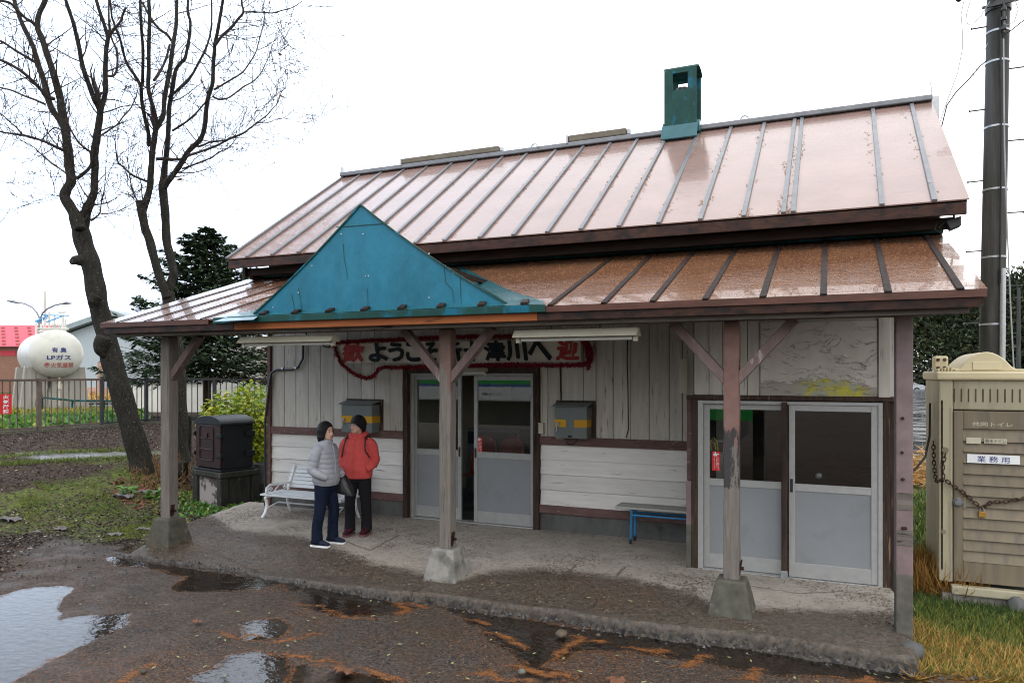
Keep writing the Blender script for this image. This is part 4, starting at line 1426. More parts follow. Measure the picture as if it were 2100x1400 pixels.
def fluo(x0, x1, y, z, label, small=False):
    t = thing('strip_lamp', label, 'strip lamp', ((x0 + x1) / 2, y, z), group='strip lamps under the porch roof')
    b = MB()
    b.prism([(x0, y - .10, z - .035), (x0, y - .03, z + .04), (x0, y + .03, z + .04), (x0, y + .10, z - .035)], (x1 - x0, 0, 0)); b.build('reflector', M['lamp_white'], t, bevel=.004)
    b = MB(); b.tube([(x0 + .06, y, z - .055), (x1 - .06, y, z - .055)], .018, 10); b.build('tube', M['tube'], t, smooth=True)
    for x in (x0 + .03, x1 - .03):
        b = MB(); b.box(x - .02, x + .02, y - .022, y + .022, z - .085, z - .036); b.build('socket', M['lamp_white'], t, bevel=.003)
    for x in (x0 + .3 * (x1 - x0), x1 - .3 * (x1 - x0)):
        b = MB(); b.tube([(x, y, z + .04), (x, y, z + .24)], .008, 6); b.build('hanger', M['black_iron'], t)


fluo(-6.32, -4.99, 6.62, 2.655, 'strip lamp under the porch roof at the left end of the banner')
fluo(-2.83, -1.60, 6.62, 2.65, 'strip lamp under the porch roof between the middle and right posts')
t_ = thing('door_lamp', 'short white lamp fitting fixed over the entrance doors', 'lamp', (-4.6, WY - .12, 2.33), group=None)
pa, pb = Yp(938, 764, WY - .14), Yp(997, 764, WY - .14)
b = MB(); b.prism([(pa.x, WY - .20, 2.29), (pa.x, WY - .15, 2.345), (pa.x, WY - .072, 2.345), (pa.x, WY - .072, 2.29)], (pb.x - pa.x, 0, 0)); b.build('reflector', M['lamp_white'], t_, bevel=.004)
b = MB(); b.beam((pb.x - .01, WY - .19, 2.29), (pb.x + .02, WY - .19, 2.23), .03, .03); b.build('end_bracket', M['lamp_white'], t_)
b = MB(); b.tube([(pa.x + .04, WY - .14, 2.275), (pb.x - .04, WY - .14, 2.275)], .014, 8); b.build('tube', M['tube'], t_)

# conduits and wires on the wall
b = MB()
cp = [Yp(622, 700, WY - .05), Yp(621, 735, WY - .05), Yp(612, 752, WY - .05), Yp(600, 757, WY - .05), Yp(568, 758, WY - .05), Yp(557, 764, WY - .06), Yp(553, 780, WY - .075)]
b.tube(cp + [Vector((XL - .055, WY - .075, z)) for z in (1.5, .5, .1)], .020, 8)
o = b.build('conduit_pipe', M['black_iron'], None, smooth=True, origin=cp[0]); tag(o, 'black conduit pipe bending down the left corner of the station wall', 'pipe')
for u, v in ((580, 756), (607, 755)):
    b = MB(); p = Yp(u, v, WY - .05); b.tube([p + Vector((-.02, 0, 0)), p + Vector((.02, 0, 0))], .028, 8); b.build('clip', M['galv'], o)
b = MB(); p = [Yp(1112, 762, WY - .03), Yp(1111, 800, WY - .03), Yp(1110, 866, WY - .03)]; b.tube(p, .012, 6)
b.box(p[2].x - .04, p[2].x + .045, WY - .075, WY - .015, p[2].z - .15, p[2].z)
o = b.build('switch_box', M['lamp_white'], None, origin=p[2], bevel=.003); tag(o, 'small wall switch box with a pipe beside the right edge of the entrance', 'switch box')
b = MB(); p = [Yp(1149, 752, WY - .03), Yp(1150, 800, WY - .035), Yp(1151, 828, WY - .03)]; b.tube(p, .010, 6)
p2_ = [Yp(1287, 672, WY - .03), Yp(1286, 740, WY - .035), Yp(1287, 764, WY - .035), Yp(1288, 820, WY - .03), Yp(1289, 880, WY - .03), Yp(1284, 897, WY - .03)]
o = b.build('wall_wire', M['cable'], None, origin=p[0]); tag(o, 'short black wire running down to the right meter box', 'wire')
b = MB(); b.tube(p2_, .007, 6); o = b.build('wall_wire', M['cable'], None, origin=p2_[0]); tag(o, 'long black wire hanging down the boarding right of the meter box', 'wire')
b = MB(); q = [Yp(660, 700, WY - .04), Yp(664, 710, WY - .04), Yp(674, 712, WY - .04), Yp(682, 702, WY - .04)]; b.tube(q, .012, 6)
o = b.build('wall_wire', M['cable'], None, origin=q[0], smooth=True); tag(o, 'black wire loop beside the left end of the banner', 'wire')
b = MB(); b.box(-1.73, -1.63, WY - .03, WY - .0135, 2.02, 2.45); o = b.build('notice_board', M['cloth'], None, origin=(-1.68, WY - .02, 2.02)); tag(o, 'small blank yellowed board on the wall left of the right post', 'board')


# ------------------------------------------------------------------ white ornate bench
def bench():
    X0, X1 = -7.62, -6.36
    yb, yfr = 9.02, 8.42            # back and front of the seat
    zs = .475
    t = thing('park_bench', 'white slatted park bench with scrolled iron armrests behind the two women', 'bench', ((X0 + X1) / 2, 8.7, .14))
    b = MB()
    for k in range(4):
        y = yfr + .02 + k * .125
        b.box(X0 - .10, X1 + .10, y, y + .105, zs - .012, zs + .014)
    b.build('seat', M['white_paint'], t, bevel=.005)
    b = MB()
    for k in range(6):
        z = zs + .050 + k * .053
        y = yb - .06 + k * .026
        vs = [(X0 - .06, y, z), (X1 + .06, y, z), (X1 + .06, y + .018, z + .045), (X0 - .06, y + .018, z + .045)]
        b.prism(vs, (0, .018, -.005))
    b.build('backrest', M['white_paint'], t, bevel=.004)
    for x in (X0, X1):
        b = MB()
        def rib(pts, r=.018): b.tube([Vector((x, p[0], p[1])) for p in pts], r, 8)
        rib([(yb - .10, zs - .02), (yb - .07, zs + .035), (yb - .05, zs + .08), (yb + .02, zs + .22), (yb + .08, zs + .37)], .02)
        rib([(yfr + .03, zs - .03), (yb - .10, zs - .03)], .018)
        e = b.build('end_frame', M['white'], t, smooth=True)
        b = MB()
        rib([(yfr + .02, zs - .03), (yfr + .05, zs - .10), (yfr + .06, zs - .17), (yfr + .02, zs - .26), (yfr - .03, .165), (yfr - .045, .15)], .022)
        b.build('leg', M['white'], t, smooth=True)
        b = MB()
        rib([(yb - .12, zs - .03), (yb - .10, zs - .12), (yb - .09, zs - .19), (yb - .03, .16), (yb - .015, .15)], .020)
        b.build('leg', M['white'], t, smooth=True)
        b = MB()
        rib([(yfr + .07, zs + .01), (yfr + .04, zs + .05), (yfr + .05, zs + .10), (yfr + .12, zs + .135), (yfr + .22, zs + .135), (yfr + .36, zs + .12), (yb - .05, zs + .125)], .017)
        rib([(yfr + .12 + .055 * (1 - k / 16) * math.cos(k * .7), zs + .065 + .042 * (1 - k / 16) * math.sin(k * .7)) for k in range(14)], .009)
        rib([(yb - .14 + .05 * (1 - k / 16) * math.cos(k * .7 + 3), zs + .075 + .04 * (1 - k / 16) * math.sin(k * .7 + 3)) for k in range(14)], .009)
        rib([(yfr + .20, zs + .02), (yfr + .26, zs + .07), (yfr + .33, zs + .115)], .009)
        b.build('armrest', M['white'], t, smooth=True)
    b = MB()
    b.tube([(X0, yfr + .05, zs - .20), (X0 + .02, yfr + .22, zs - .15), (X0 + .04, yfr + .26, zs - .135), (X1 - .04, yfr + .26, zs - .135), (X1, yfr + .05, zs - .20)], .012, 8)
    b.build('stretcher', M['white'], t)


bench()


def blue_bench():
    x0, x1, y0, y1 = -2.36, -1.46, 8.93, 9.24
    t = thing('bench', 'narrow bench with a worn grey board top on blue steel legs by the store front', 'bench', ((x0 + x1) / 2, 9.08, .14))
    b = MB(); b.box(x0 - .10, x1 + .02, y0, y0 + .15, .578, .606); b.box(x0 - .10, x1 + .02, y0 + .16, y1, .578, .606); b.build('seat', M['bench_top'], t, bevel=.004)
    for x in (x0 + .10, x1 - .06):
        for y in (y0 + .05, y1 - .05):
            b = MB(); b.tube([(x - .015, y, .15), (x, y, .575)], .017, 8); l = b.build('leg', M['blue'], t, smooth=True)
            b = MB(); b.tube([(x - .0155, y, .143), (x - .013, y, .20)], .021, 8); b.build('foot_cap', M['black_iron'], l, smooth=True)
    for p_, q_ in (((x0 + .10, y0 + .05, .50), (x1 - .06, y0 + .05, .50)), ((x0 + .10, y1 - .05, .50), (x1 - .06, y1 - .05, .50)), ((x0 + .10, y0 + .05, .55), (x0 + .10, y1 - .05, .55))):
        b = MB(); b.tube([p_, q_], .013, 8); b.build('rail', M['blue'], t, smooth=True)


blue_bench()


# ------------------------------------------------------------------ old iron safe-like cabinet on its stone stand
M['safe'] = nm('dark_red_brown_enamel', (.020, .008, .007), (.036, .015, .013), 4, None, .5, spec=.2, bump=.12, c3=(.012, .008, .008), m3=4, thr=.6, mw=.08)
M['safe_side'] = nm('black_enamel', (.006, .007, .008), (.011, .012, .014), 5, None, .45, spec=.22, bump=.12)
M['stand'] = nm('black_stained_stone', (.020, .020, .017), (.045, .045, .038), 5, (3, 3, .7), .7, bump=.4, c3=(.10, .10, .09), m3=4, thr=.64, m3s=(3, 3, .6))
M['stone_slab'] = nm('pale_worn_stone', (.060, .045, .038), (.11, .085, .075), 3, (1, 1, 1), .8, bump=.4, c3=(.27, .24, .23), m3=2.2, thr=.53, mw=.015)
sf = thing('iron_cabinet', 'old black and dark red iron safe with a domed lid left of the station wall', 'iron cabinet', (0, 0, 0))
ang = math.radians(21)
stn = thing('stone_stand', 'dark stained stone stand carrying the old iron cabinet', 'stone stand', (0, 0, 0))
A0 = Gp(397, 1030); A0.z = .05
cs, sn = math.cos(ang), math.sin(ang)
# local frame: X along the front (to the right), Y to the back
fx = (Gp(487, 1046) - Gp(392, 1026)); fx.z = 0
Wd = 1.02
fx = Vector((math.cos(math.radians(-14)), math.sin(math.radians(-14)), 0)); fy = Vector((-fx.y, fx.x, 0))
O = Gp(393, 1028); O.z = 0
sf.location = O; stn.location = O


def L(x, y, z): return O + fx * x + fy * y + Vector((0, 0, z))


def lbox(mb, x0, x1, y0, y1, z0, z1):
    vs = [L(x, y, z) for z in (z0, z1) for (x, y) in ((x0, y0), (x1, y0), (x1, y1), (x0, y1))]
    mb.add(vs, [(0, 3, 2, 1), (4, 5, 6, 7), (0, 1, 5, 4), (1, 2, 6, 5), (2, 3, 7, 6), (3, 0, 4, 7)])


SWd, SDp = .88, .70
b = MB(); lbox(b, 0, SWd + .06, 0, SDp + .06, .47, .575); b.build('top_slab', M['stand'], stn, bevel=.02)
for (x, y) in ((.0, .0), (SWd - .10, .0), (SWd - .10, SDp - .10), (.0, SDp - .10)):
    b = MB(); lbox(b, x + .01, x + .15, y + .01, y + .15, -.05, .469); b.build('leg', M['stand'], stn, bevel=.015)
b = MB(); lbox(b, .16, SWd - .09, .05, .12, -.05, .465); b.build('front_slab', M['stone_slab'], stn, bevel=.02)
b = MB(); lbox(b, SWd - .05, SWd + .02, .16, SDp - .10, -.05, .465); b.build('side_slab', M['stand'], stn, bevel=.02)
z0, z1 = .615, 1.38
b = MB(); lbox(b, .02, SWd + .02, .02, SDp, .577, .614); b.build('base_plinth', M['safe_side'], sf, bevel=.01)
b = MB(); lbox(b, .05, SWd - .01, .08, SDp - .04, z0, z1); b.build('case', M['safe_side'], sf, bevel=.012)
b = MB()
cxs = (.05 + SWd - .01) / 2
hw = (SWd - .06) / 2 + .03
arc = [(cxs + hw * math.cos(a), z1 - .0 + .15 * math.sin(a)) for a in np.linspace(0.0, math.pi, 15)]
b.prism([L(x, .03, z) for x, z in arc], fy * (SDp - .04)); b.build('domed_lid', M['safe_side'], sf, bevel=.006)
b = MB()
arc2 = [(cxs + (hw - .04) * math.cos(a), z1 - .0 + .125 * math.sin(a)) for a in np.linspace(0.0, math.pi, 13)]
b.prism([L(x, .078, z) for x, z in [(.07, z0 + .02), (SWd - .03, z0 + .02)] + [(SWd - .03, z1)] + arc2 + [(.07, z1)]], fy * -.036)
dr = b.build('door', M['safe'], sf, bevel=.012)
b = MB()
dx0, dx1, dz0, dz1 = .20, .64, z0 + .14, z1 - .06
rr = .06
loop = []
for (cx_, cz_, a0) in ((dx1 - rr, dz1 - rr, 0), (dx0 + rr, dz1 - rr, 90), (dx0 + rr, dz0 + rr, 180), (dx1 - rr, dz0 + rr, 270)):
    for k in range(5):
        a = math.radians(a0 + k * 22.5)
        loop.append(L(cx_ + rr * math.cos(a), .038, cz_ + rr * math.sin(a) + (.03 if a0 < 180 else 0)))
b.tube(loop + [loop[0]], .011, 6)
b.tube([L(dx0, .038, dz0 + .19), L(dx1, .038, dz0 + .19)], .011, 6); b.tube([L(dx0, .038, dz0 + .38), L(dx1, .038, dz0 + .38)], .011, 6)
b.build('raised_moulding', M['safe'], dr, smooth=True)
b = MB(); lbox(b, .36, .46, .022, .041, dz1 - .18, dz1 - .09); b.build('keyhole_plate', M['safe'], dr, bevel=.006)
for z in (z0 + .2, z1 - .22):
    b = MB(); lbox(b, .0, .09, .05, .14, z, z + .10); lbox(b, .022, .05, .02, .05, z + .02, z + .08); b.build('hinge', M['safe_side'], sf, bevel=.008)
    b = MB(); lbox(b, SWd - .02, SWd + .03, SDp - .2, SDp - .02, z, z + .10); b.build('strap', M['safe_side'], sf, bevel=.008); b = MB(); lbox(b, SWd - .13, SWd + .015, .025, .07, z, z + .07); b.build('strap', M['safe_side'], sf, bevel=.008)
# pale bucket behind the stand
pb_ = Gp(530, 1022)
o = MB().lathe([(.12, 0), (.155, .30), (.165, .30), (.165, .335), (.14, .335), (.125, .05)], (pb_.x, pb_.y + .1, .28), 20).build('plastic_bucket', M['grey_box'], None, smooth=True, origin=(pb_.x, pb_.y + .1, .28))
tag(o, 'grey green plastic tub standing behind the stone stand by the wall corner', 'tub')
o = MB().prism([(pb_.x - .25, pb_.y - .08, .0), (pb_.x + .22, pb_.y - .08, .0), (pb_.x + .2, pb_.y - .05, .28), (pb_.x - .2, pb_.y - .05, .28)], (0, .4, 0)).build('concrete_block', M['concrete_dark'], None, bevel=.02, origin=(pb_.x, pb_.y, 0))
tag(o, 'dark mossy concrete block under the grey green tub', 'block')


# ------------------------------------------------------------------ portable toilet
M['beige'] = nm('beige_plastic', (.31, .28, .19), (.375, .34, .24), 2.5, (1, 1, .4), .5, bump=.04, c3=(.24, .205, .13), m3=2.2, thr=.6, mw=.1, m3s=(3, 3, .4))
M['cream'] = nm('cream_plastic', (.54, .465, .285), (.62, .545, .36), 2.5, None, .45, bump=.04, c3=(.30, .16, .045), m3=1.6, thr=.66, mw=.07)
M['taupe'] = nm('taupe_louvre_plastic', (.165, .132, .088), (.205, .168, .115), 2.5, (3, 3, .4), .5, bump=.04, c3=(.125, .105, .082), m3=2.5, thr=.58, mw=.12, m3s=(5, 5, .3))
tl_ = thing('portable_toilet', 'weathered beige portable toilet cabin with a louvred brown door and white name plate', 'toilet cabin', (1.45, 8.9, 0))
TX0, TX1, TY0, TY1, TZ0, TZ1 = 1.015, 2.00, 8.47, 9.55, .18, 2.20
b = MB()
b.box(TX0, TX0 + .05, TY0 + .05, TY1, TZ0, TZ1); b.box(TX1 - .05, TX1, TY0 + .05, TY1, TZ0, TZ1); b.box(TX0 + .05, TX1 - .05, TY1 - .05, TY1, TZ0, TZ1)
for (a, c) in ((TX0, TX0 + .125), (TX1 - .125, TX1)):
    b.box(a, c, TY0, TY0 + .049, TZ0, TZ1)
b.box(TX0 + .125, TX1 - .125, TY0 + .002, TY0 + .049, 1.905, TZ1)
b.build('body', M['beige'], tl_, bevel=.014)
b = MB()
for k in range(4): b.box(TX0 + .020 + k * .001, TX0 + .035, TY0 - .003, TY0 + .01, .3, 2.0)
b.box(TX0 + .10, TX0 + .112, TY0 - .006, TY0 - .001, TZ0 + .02, 1.93); b.build('corner_rib', M['beige'], tl_)
b = MB()
for k in range(13):
    x = TX0 + .13 + k * .061
    b.box(x, x + .012, TY0 - .0015, TY0 + .001, 1.985, 2.115)
b.build('vent_slot', M['inside_dark'], tl_)
b = MB()
b.box(TX0 - .03, TX1 + .03, TY0 - .035, TY1 + .03, TZ1 - .0, TZ1 + .09)
rf = b.build('roof', M['cream'], tl_, bevel=.022)
b = MB()
xs = np.linspace(TX0 + .14, TX1 + .0, 22)
prof = [(x, TZ1 + .0905 + .17 * max(0.0, math.sin(min(1, max(0, (x - 1.20) / .45)) * math.pi)) ** .8 + .02 * (x > 1.1)) for x in xs]
b.prism([(x, TY0 + .02, z) for x, z in prof] + [(TX1, TY0 + .02, TZ1 + .091), (TX0 + .14, TY0 + .02, TZ1 + .091)], (0, TY1 - TY0 - .1, 0))
b.build('roof_dome', M['cream'], rf, bevel=.02)
b = MB(); b.box(1.31, 1.55, TY0 + .012, TY0 + .0195, TZ1 + .105, TZ1 + .185); b.build('raised_plate', M['cream'], rf, bevel=.004)
b = MB(); b.box(TX0 + .0, TX0 + .13, TY0 + .35, TY0 + .55, TZ1 + .091, TZ1 + .25)
vt = b.build('vent_block', M['cream'], rf, bevel=.02)
b = MB()
for x in (TX0 + .035, TX0 + .095):
    for z in (TZ1 + .21, TZ1 + .125): b.tube([(x, TY0 + .352, z), (x, TY0 + .345, z)], .018, 10)
b.build('vent_hole', M['inside_dark'], vt)
b = MB()
for k in range(5): b.box(TX0 - .005 + k * .028, TX0 + .012 + k * .028, TY0 + .02, TY0 + .3, TZ1 + .091, TZ1 + .115 + k * .004)
b.build('roof_rib', M['cream'], rf, bevel=.004)
# door
DX0, DX1, DZ0, DZ1 = TX0 + .135, TX1 - .155, .20, 1.895
b = MB(); b.box(DX0 - .008, DX1 + .02, TY0 + .01, TY0 + .04, DZ0, DZ1)
dd = b.build('door', M['taupe'], tl_, bevel=.006)
b = MB()
b.box(DX0 - .005, DX0 + .075, TY0 - .012, TY0 + .0095, DZ0, DZ1); b.box(DX1 - .05, DX1 + .015, TY0 - .012, TY0 + .0095, DZ0, DZ1); b.box(DX0 + .075, DX1 - .05, TY0 - .012, TY0 + .0095, 1.72, DZ1); b.box(DX0 + .075, DX1 - .05, TY0 - .012, TY0 + .0095, DZ0, .40)
b.build('door_frame', M['taupe'], dd, bevel=.004)
b = MB()
z = .405
while z < 1.70:
    b.prism([(DX0 + .076, TY0 - .018, z), (DX1 - .051, TY0 - .018, z), (DX1 - .051, TY0 + .0095, z + .104), (DX0 + .076, TY0 + .0095, z + .104)], (0, .012, -.004)); z += .1085
b.build('louvre', M['taupe'], dd)
b = MB(); b.box(DX0 + .105, DX0 + .545, TY0 - .028, TY0 - .022, 1.385, 1.470)
pl = b.build('name_plate', M['white'], dd, bevel=.002)
pl['label'] = 'white plate lettered in blue'
text('lettering', '業 務 用', M['ink_blue'], pl, (DX0 + .19, TY0 - .0285, 1.395), (1, 0, 0), (0, 0, 1), .27, .062, .0006, .006)
b = MB(); b.box(DX0 + .10, DX0 + .225, TY0 - .024, TY0 - .020, 1.575, 1.635); b.box(DX0 + .25, DX0 + .44, TY0 - .022, TY0 - .0185, 1.58, 1.63)
pl2 = b.build('faded_label', M['lamp_white'], dd)
text('lettering', '簡水トイレ', M['ink'], dd, (DX0 + .26, TY0 - .0225, 1.585), (1, 0, 0), (0, 0, 1), .17, .04, .0006)
text('lettering', '共同トイレ', M['lamp_white'], dd, (DX0 + .15, TY0 - .013, 1.745), (1, 0, 0), (0, 0, 1), .34, .045, .0006, .02)
kb = MB(); kb.lathe([(.045, 0), (.045, -.012), (.036, -.018), (.030, -.034), (.0, -.036)], (DX0 + .03, TY0 - .013, .985), 16, 'Y'); o = kb.build('door_knob', M['batten'], dd, smooth=True)
b = MB(); b.box(DX0 + .075, DX0 + .10, TY0 - .02, TY0 - .012, .93, 1.04); b.build('lock_plate', M['taupe'], dd)
b = MB(); b.box(TX0 + .10, TX1 - .02, TY0 - .10, TY0 - .001, .085, .17); b.build('sill_step', M['beige'], tl_, bevel=.012)
b = MB(); b.box(TX0 + .02, TX1 + .02, TY0 - .06, TY1, -.06, .084); b.build('base', M['concrete'], tl_, bevel=.012)
b = MB(); b.box(TX1 - .20, TX1 - .13, TY0 - .06, TY0 - .013, .19, .24); b.tube([(TX1 - .165, TY0 - .07, .22), (TX1 - .165, TY0 - .07, .10)], .02, 8); b.build('hinge_pin', M['black_iron'], tl_)
b = MB(); b.tube([(TX0 + .055, TY0 - .003, 1.50), (TX0 + .055, TY0 - .02, 1.50)], .03, 10); b.tube([(TX0 + .04, TY0 - .003, .68), (TX0 + .04, TY0 - .006, .68)], .022, 10); b.build('port', M['taupe'], tl_)


def chain(pts, name, label, ll=.052):
    b = MB()
    P = [Vector(p) for p in pts]
    seg = []
    for p, q in zip(P[:-1], P[1:]):
        n = max(1, int(round((q - p).length / (ll * .72))))
        for k in range(n): seg.append((p.lerp(q, k / n), p.lerp(q, (k + 1) / n)))
    for i, (p, q) in enumerate(seg):
        d = (q - p).normalized(); c = (p + q) / 2
        up = Vector((0, -1, 0)) if i % 2 else d.cross(Vector((0, -1, 0))).normalized()
        sd = d.cross(up).normalized()
        hl, hw_ = ll / 2, ll * .28
        loop = [c + d * (hl - hw_ if abs(math.cos(a)) else 0) * (1 if math.cos(a) > 0 else -1) + d * hw_ * math.cos(a) + sd * hw_ * math.sin(a) for a in np.linspace(.01, 2 * math.pi + .01, 11)]
        b.tube(loop, .0055, 5, caps=False)
    o = b.build(name, M['rust'], None, smooth=True, origin=P[0])
    return tag(o, label, 'chain')


M['rust'] = nm('rusty_iron', (.035, .022, .018), (.085, .045, .03), 20, None, .7, bump=.3)
yc = TY0 - .035
chain([(TX0 + .055, yc, 1.47), (TX0 + .03, yc, 1.35), (TX0 + .035, yc, 1.22), (TX0 + .12, yc, 1.15), (TX0 + .22, yc, 1.08), (TX0 + .30, yc, 1.00), (TX0 + .365, yc, .945), (TX0 + .44, yc, 1.01), (TX0 + .55, yc, 1.02), (TX0 + .7, yc, 1.06), (TX0 + .86, yc, 1.10)], 'chain', 'rusty chain drawn across the toilet cabin door')
chain([(TX0 - .018, yc + .3, 1.56), (TX0 - .018, yc + .27, 1.40), (TX0 - .018, yc + .2, 1.25), (TX0 - .018, yc + .1, 1.17), (TX0 + .03, yc - .0, 1.20)], 'chain', 'rusty chain hanging down the side of the toilet cabin')
pk = thing('padlock', 'brass padlock hanging from the chain on the toilet cabin door', 'padlock', (TX0 + .365, yc, .88))
M['brass'] = nm('old_brass', (.32, .17, .03), (.42, .24, .05), 14, None, .4, bump=.1, metal=.5)
b = MB(); b.box(TX0 + .335, TX0 + .395, yc - .014, yc + .012, .855, .915); b.build('lock_body', M['brass'], pk, bevel=.006)
b = MB(); b.tube([(TX0 + .365 + .018 * math.cos(a), yc, .917 + .028 * math.sin(a)) for a in np.linspace(0, math.pi, 8)], .005, 6); b.build('shackle', M['galv'], pk)
sh_ = Gp(2085, 1258)
b = MB(); b.loft([[(sh_.x + .08 * s * math.cos(a), sh_.y + .06 * s * math.sin(a), .02 + z) for a in np.linspace(0, 2 * math.pi, 12, endpoint=False)] for s, z in ((1, 0), (1.05, .03), (.8, .09), (.4, .12))])
o = b.build('stone', M['foundation'], None, smooth=True, origin=(sh_.x, sh_.y, 0)); tag(o, 'rounded grey stone lying in the grass below the toilet cabin', 'stone')

# hanging cable between pillar and toilet cabin
b = MB()
pts = [Vector((.64, 8.3, 1.28)), Vector((.80, 8.4, 1.30)), Vector((.90, 8.5, 1.42)), Vector((.96, 8.7, 1.62)), Vector((.985, 8.9, 1.95))]
b.tube(pts, .011, 6)
o = b.build('hanging_cable', M['cable'], None, smooth=True, origin=pts[0]); tag(o, 'dark cable drooping between the station wall and the toilet cabin', 'cable')

# ------------------------------------------------------------------ utility pole
M['pole'] = nm('wet_concrete_pole', (.046, .044, .042), (.085, .082, .078), 3, (6, 6, .3), .6, bump=.2, c3=(.035, .036, .030), m3=2, thr=.56, mw=.1, m3s=(4, 4, .3))
PB = Vector((2.04, 12.0, 0)); PT = Vector((2.17, 12.0, 8.2))
up_ = thing('utility_pole', 'tall dark concrete utility pole with step bolts behind the toilet cabin', 'utility pole', tuple(PB))
b = MB(); b.tube([PB.lerp(PT, t) for t in np.linspace(0, 1, 6)], [.165, .159, .153, .147, .141, .135], 20); b.build('pole', M['pole'], up_, smooth=True)


def pole_at(z): return PB.lerp(PT, z / 8.2), .165 - .03 * z / 8.2


for v in (20, 60 + 9, 165, 218, 332, 442, 561, 679):
    z = CAMZ + (HOR - v) / F_PX * 11.8
    c, r = pole_at(z)
    b = MB(); b.tube([c - Vector((0, 0, .013)), c + Vector((0, 0, .013))], r + .006, 20); b.build('steel_band', M['galv'], up_, smooth=True)
for k, v in enumerate((152, 232, 298, 358, 424, 484, 548, 612, 676)):
    z = CAMZ + (HOR - v) / F_PX * 11.8
    c, r = pole_at(z)
    s = -1 if k % 2 == 0 else 1
    b = MB(); b.tube([c + Vector((s * (r - .01), -.02, 0)), c + Vector((s * (r + .18), -.03, -.005))], .010, 6); b.tube([c + Vector((s * (r + .175), -.03, -.005)), c + Vector((s * (r + .19), -.03, -.005))], .018, 6); b.build('step_bolt', M['black_iron'], up_)
b = MB(); b.tube([PB + Vector((.12, -.17, 0)), PB + Vector((.14, -.17, 3.7))], .036, 10); b.build('conduit', M['galv'], up_, smooth=True)
b = MB(); b.tube([PB + Vector((.10, -.185, 3.5)), PB + Vector((.12, -.185, 5.5)), PB + Vector((.11, -.17, 7.2))], .013, 6); b.build('riser_cable', M['cable'], up_, smooth=True)
b = MB(); c, r = pole_at(7.56); b.beam(c + Vector((-.62, -.19, .0)), c + Vector((.42, -.19, .02)), .07, .07); b.build('crossarm', M['black_iron'], up_, bevel=.004)
for x in (-.5, -.28, .3):
    b = MB(); b.lathe([(.028, 0), (.045, -.02), (.03, -.04), (.045, -.06), (.02, -.09)], c + Vector((x, -.19, -.035)), 10); b.build('insulator', M['safe_side'], up_, smooth=True)
b = MB()
c, r = pole_at(CAMZ + (HOR - 122) / F_PX * 11.8)
b.tube([c + Vector((0, 0, -.05)), c + Vector((0, 0, .05))], r + .02, 16); b.beam(c + Vector((-.22, -.17, -.03)), c + Vector((.24, -.17, .01)), .03, .03); b.tube([c + Vector((.03, -r - .05, -.02)), c + Vector((.03, -r - .04, -.42))], .018, 6)
for k in range(3): b.tube([c + Vector((.03, -r - .05, -.08 - k * .13)), c + Vector((.03, -r - .05, -.12 - k * .13))], .035, 8)
b.build('bracket_clamp', M['black_iron'], up_)


def wire(pts, r, label, cat='wire', mat='cable'):
    b = MB(); b.tube(pts, r, 5)
    o = b.build('overhead_wire', M[mat], None, smooth=True, origin=pts[0])
    return tag(o, label, cat, 'wires around the utility pole')


def wpx(l, y): return [Yp(u, v, y) for u, v in l]


M['wire'] = nm('pale_wire_sheath', (.24, .24, .25), (.30, .30, .31), 5, None, .5, bump=0)
wire(wpx([(1977, 2), (1971, 30), (1974, 70), (1974, 100), (1964, 150), (1945, 200), (1928, 250)], 11.8), .006, 'thin wire curving from the crossarm down behind the roof ridge', mat='wire')
wire(wpx([(2024, 124), (2010, 136), (1985, 165), (1960, 190), (1942, 216), (1931, 260)], 11.7), .009, 'thick black wire sloping from the pole clamp to the gable end')
wire(wpx([(2025, 90), (2010, 125), (1990, 170), (1965, 225), (1940, 275)], 11.6), .004, 'faint slack wire right of the gable, lowest of the three', mat='wire')
wire(wpx([(1990, 2), (1982, 30), (1984, 50), (1992, 52), (2010, 36), (2030, 4)], 11.6), .006, 'small wire loop hanging from the left end of the crossarm', mat='wire')
wire(wpx([(2082, 2), (2088, 20), (2080, 45), (2066, 52), (2058, 48)], 11.6), .006, 'small wire loop hanging right of the pole top', mat='wire')
wire(wpx([(2056, 73), (2075, 62), (2092, 48), (2110, 35)], 11.8), .008, 'short wire with splices leaving the pole to the right edge')
wire(wpx([(2058, 80), (2060, 300), (2066, 480), (2072, 620), (2078, 740), (2082, 790)], 11.2), .009, 'straight guy wire running down right of the utility pole', mat='wire')

# ================================================================== two women under the porch
M['skin'] = nm('skin', (.50, .31, .225), (.56, .36, .27), 6, None, .5, bump=.03, rnd=0)
M['hair'] = nm('black_hair', (.004, .0035, .0035), (.014, .011, .010), 5, (16, 16, .8), .42, bump=.9, dist=.012, rnd=0, spec=.22)
M['lip'] = nm('lips', (.30, .09, .08), (.33, .11, .10), 6, None, .4, bump=0)
M['eye'] = nm('dark_eye', (.01, .008, .008), (.015, .012, .012), 6, None, .15, bump=0)
M['puffer'] = nm('silver_grey_down_cloth', (.33, .335, .375), (.38, .385, .425), 9, None, .48, bump=.25, bs=26, dist=.008)
M['fleece'] = nm('coral_red_fleece', (.60, .085, .080), (.68, .11, .10), 16, None, .95, bump=.35, bs=70)
M['denim'] = nm('dark_indigo_denim', (.006, .010, .024), (.012, .018, .038), 5, (3, 3, 1), .85, bump=.3, bs=60)
M['black_cloth'] = nm('black_trouser_cloth', (.010, .009, .012), (.018, .016, .020), 5, None, .85, bump=.25)
M['navy'] = nm('navy_shoe_cloth', (.014, .017, .035), (.024, .028, .05), 12, None, .8, bump=.2)
M['sole_white'] = nm('white_sole', (.66, .66, .66), (.72, .72, .72), 12, None, .6, bump=.05)
M['maroon'] = nm('dark_red_shoe', (.014, .008, .011), (.07, .009, .02), 22, None, .6, bump=.2)
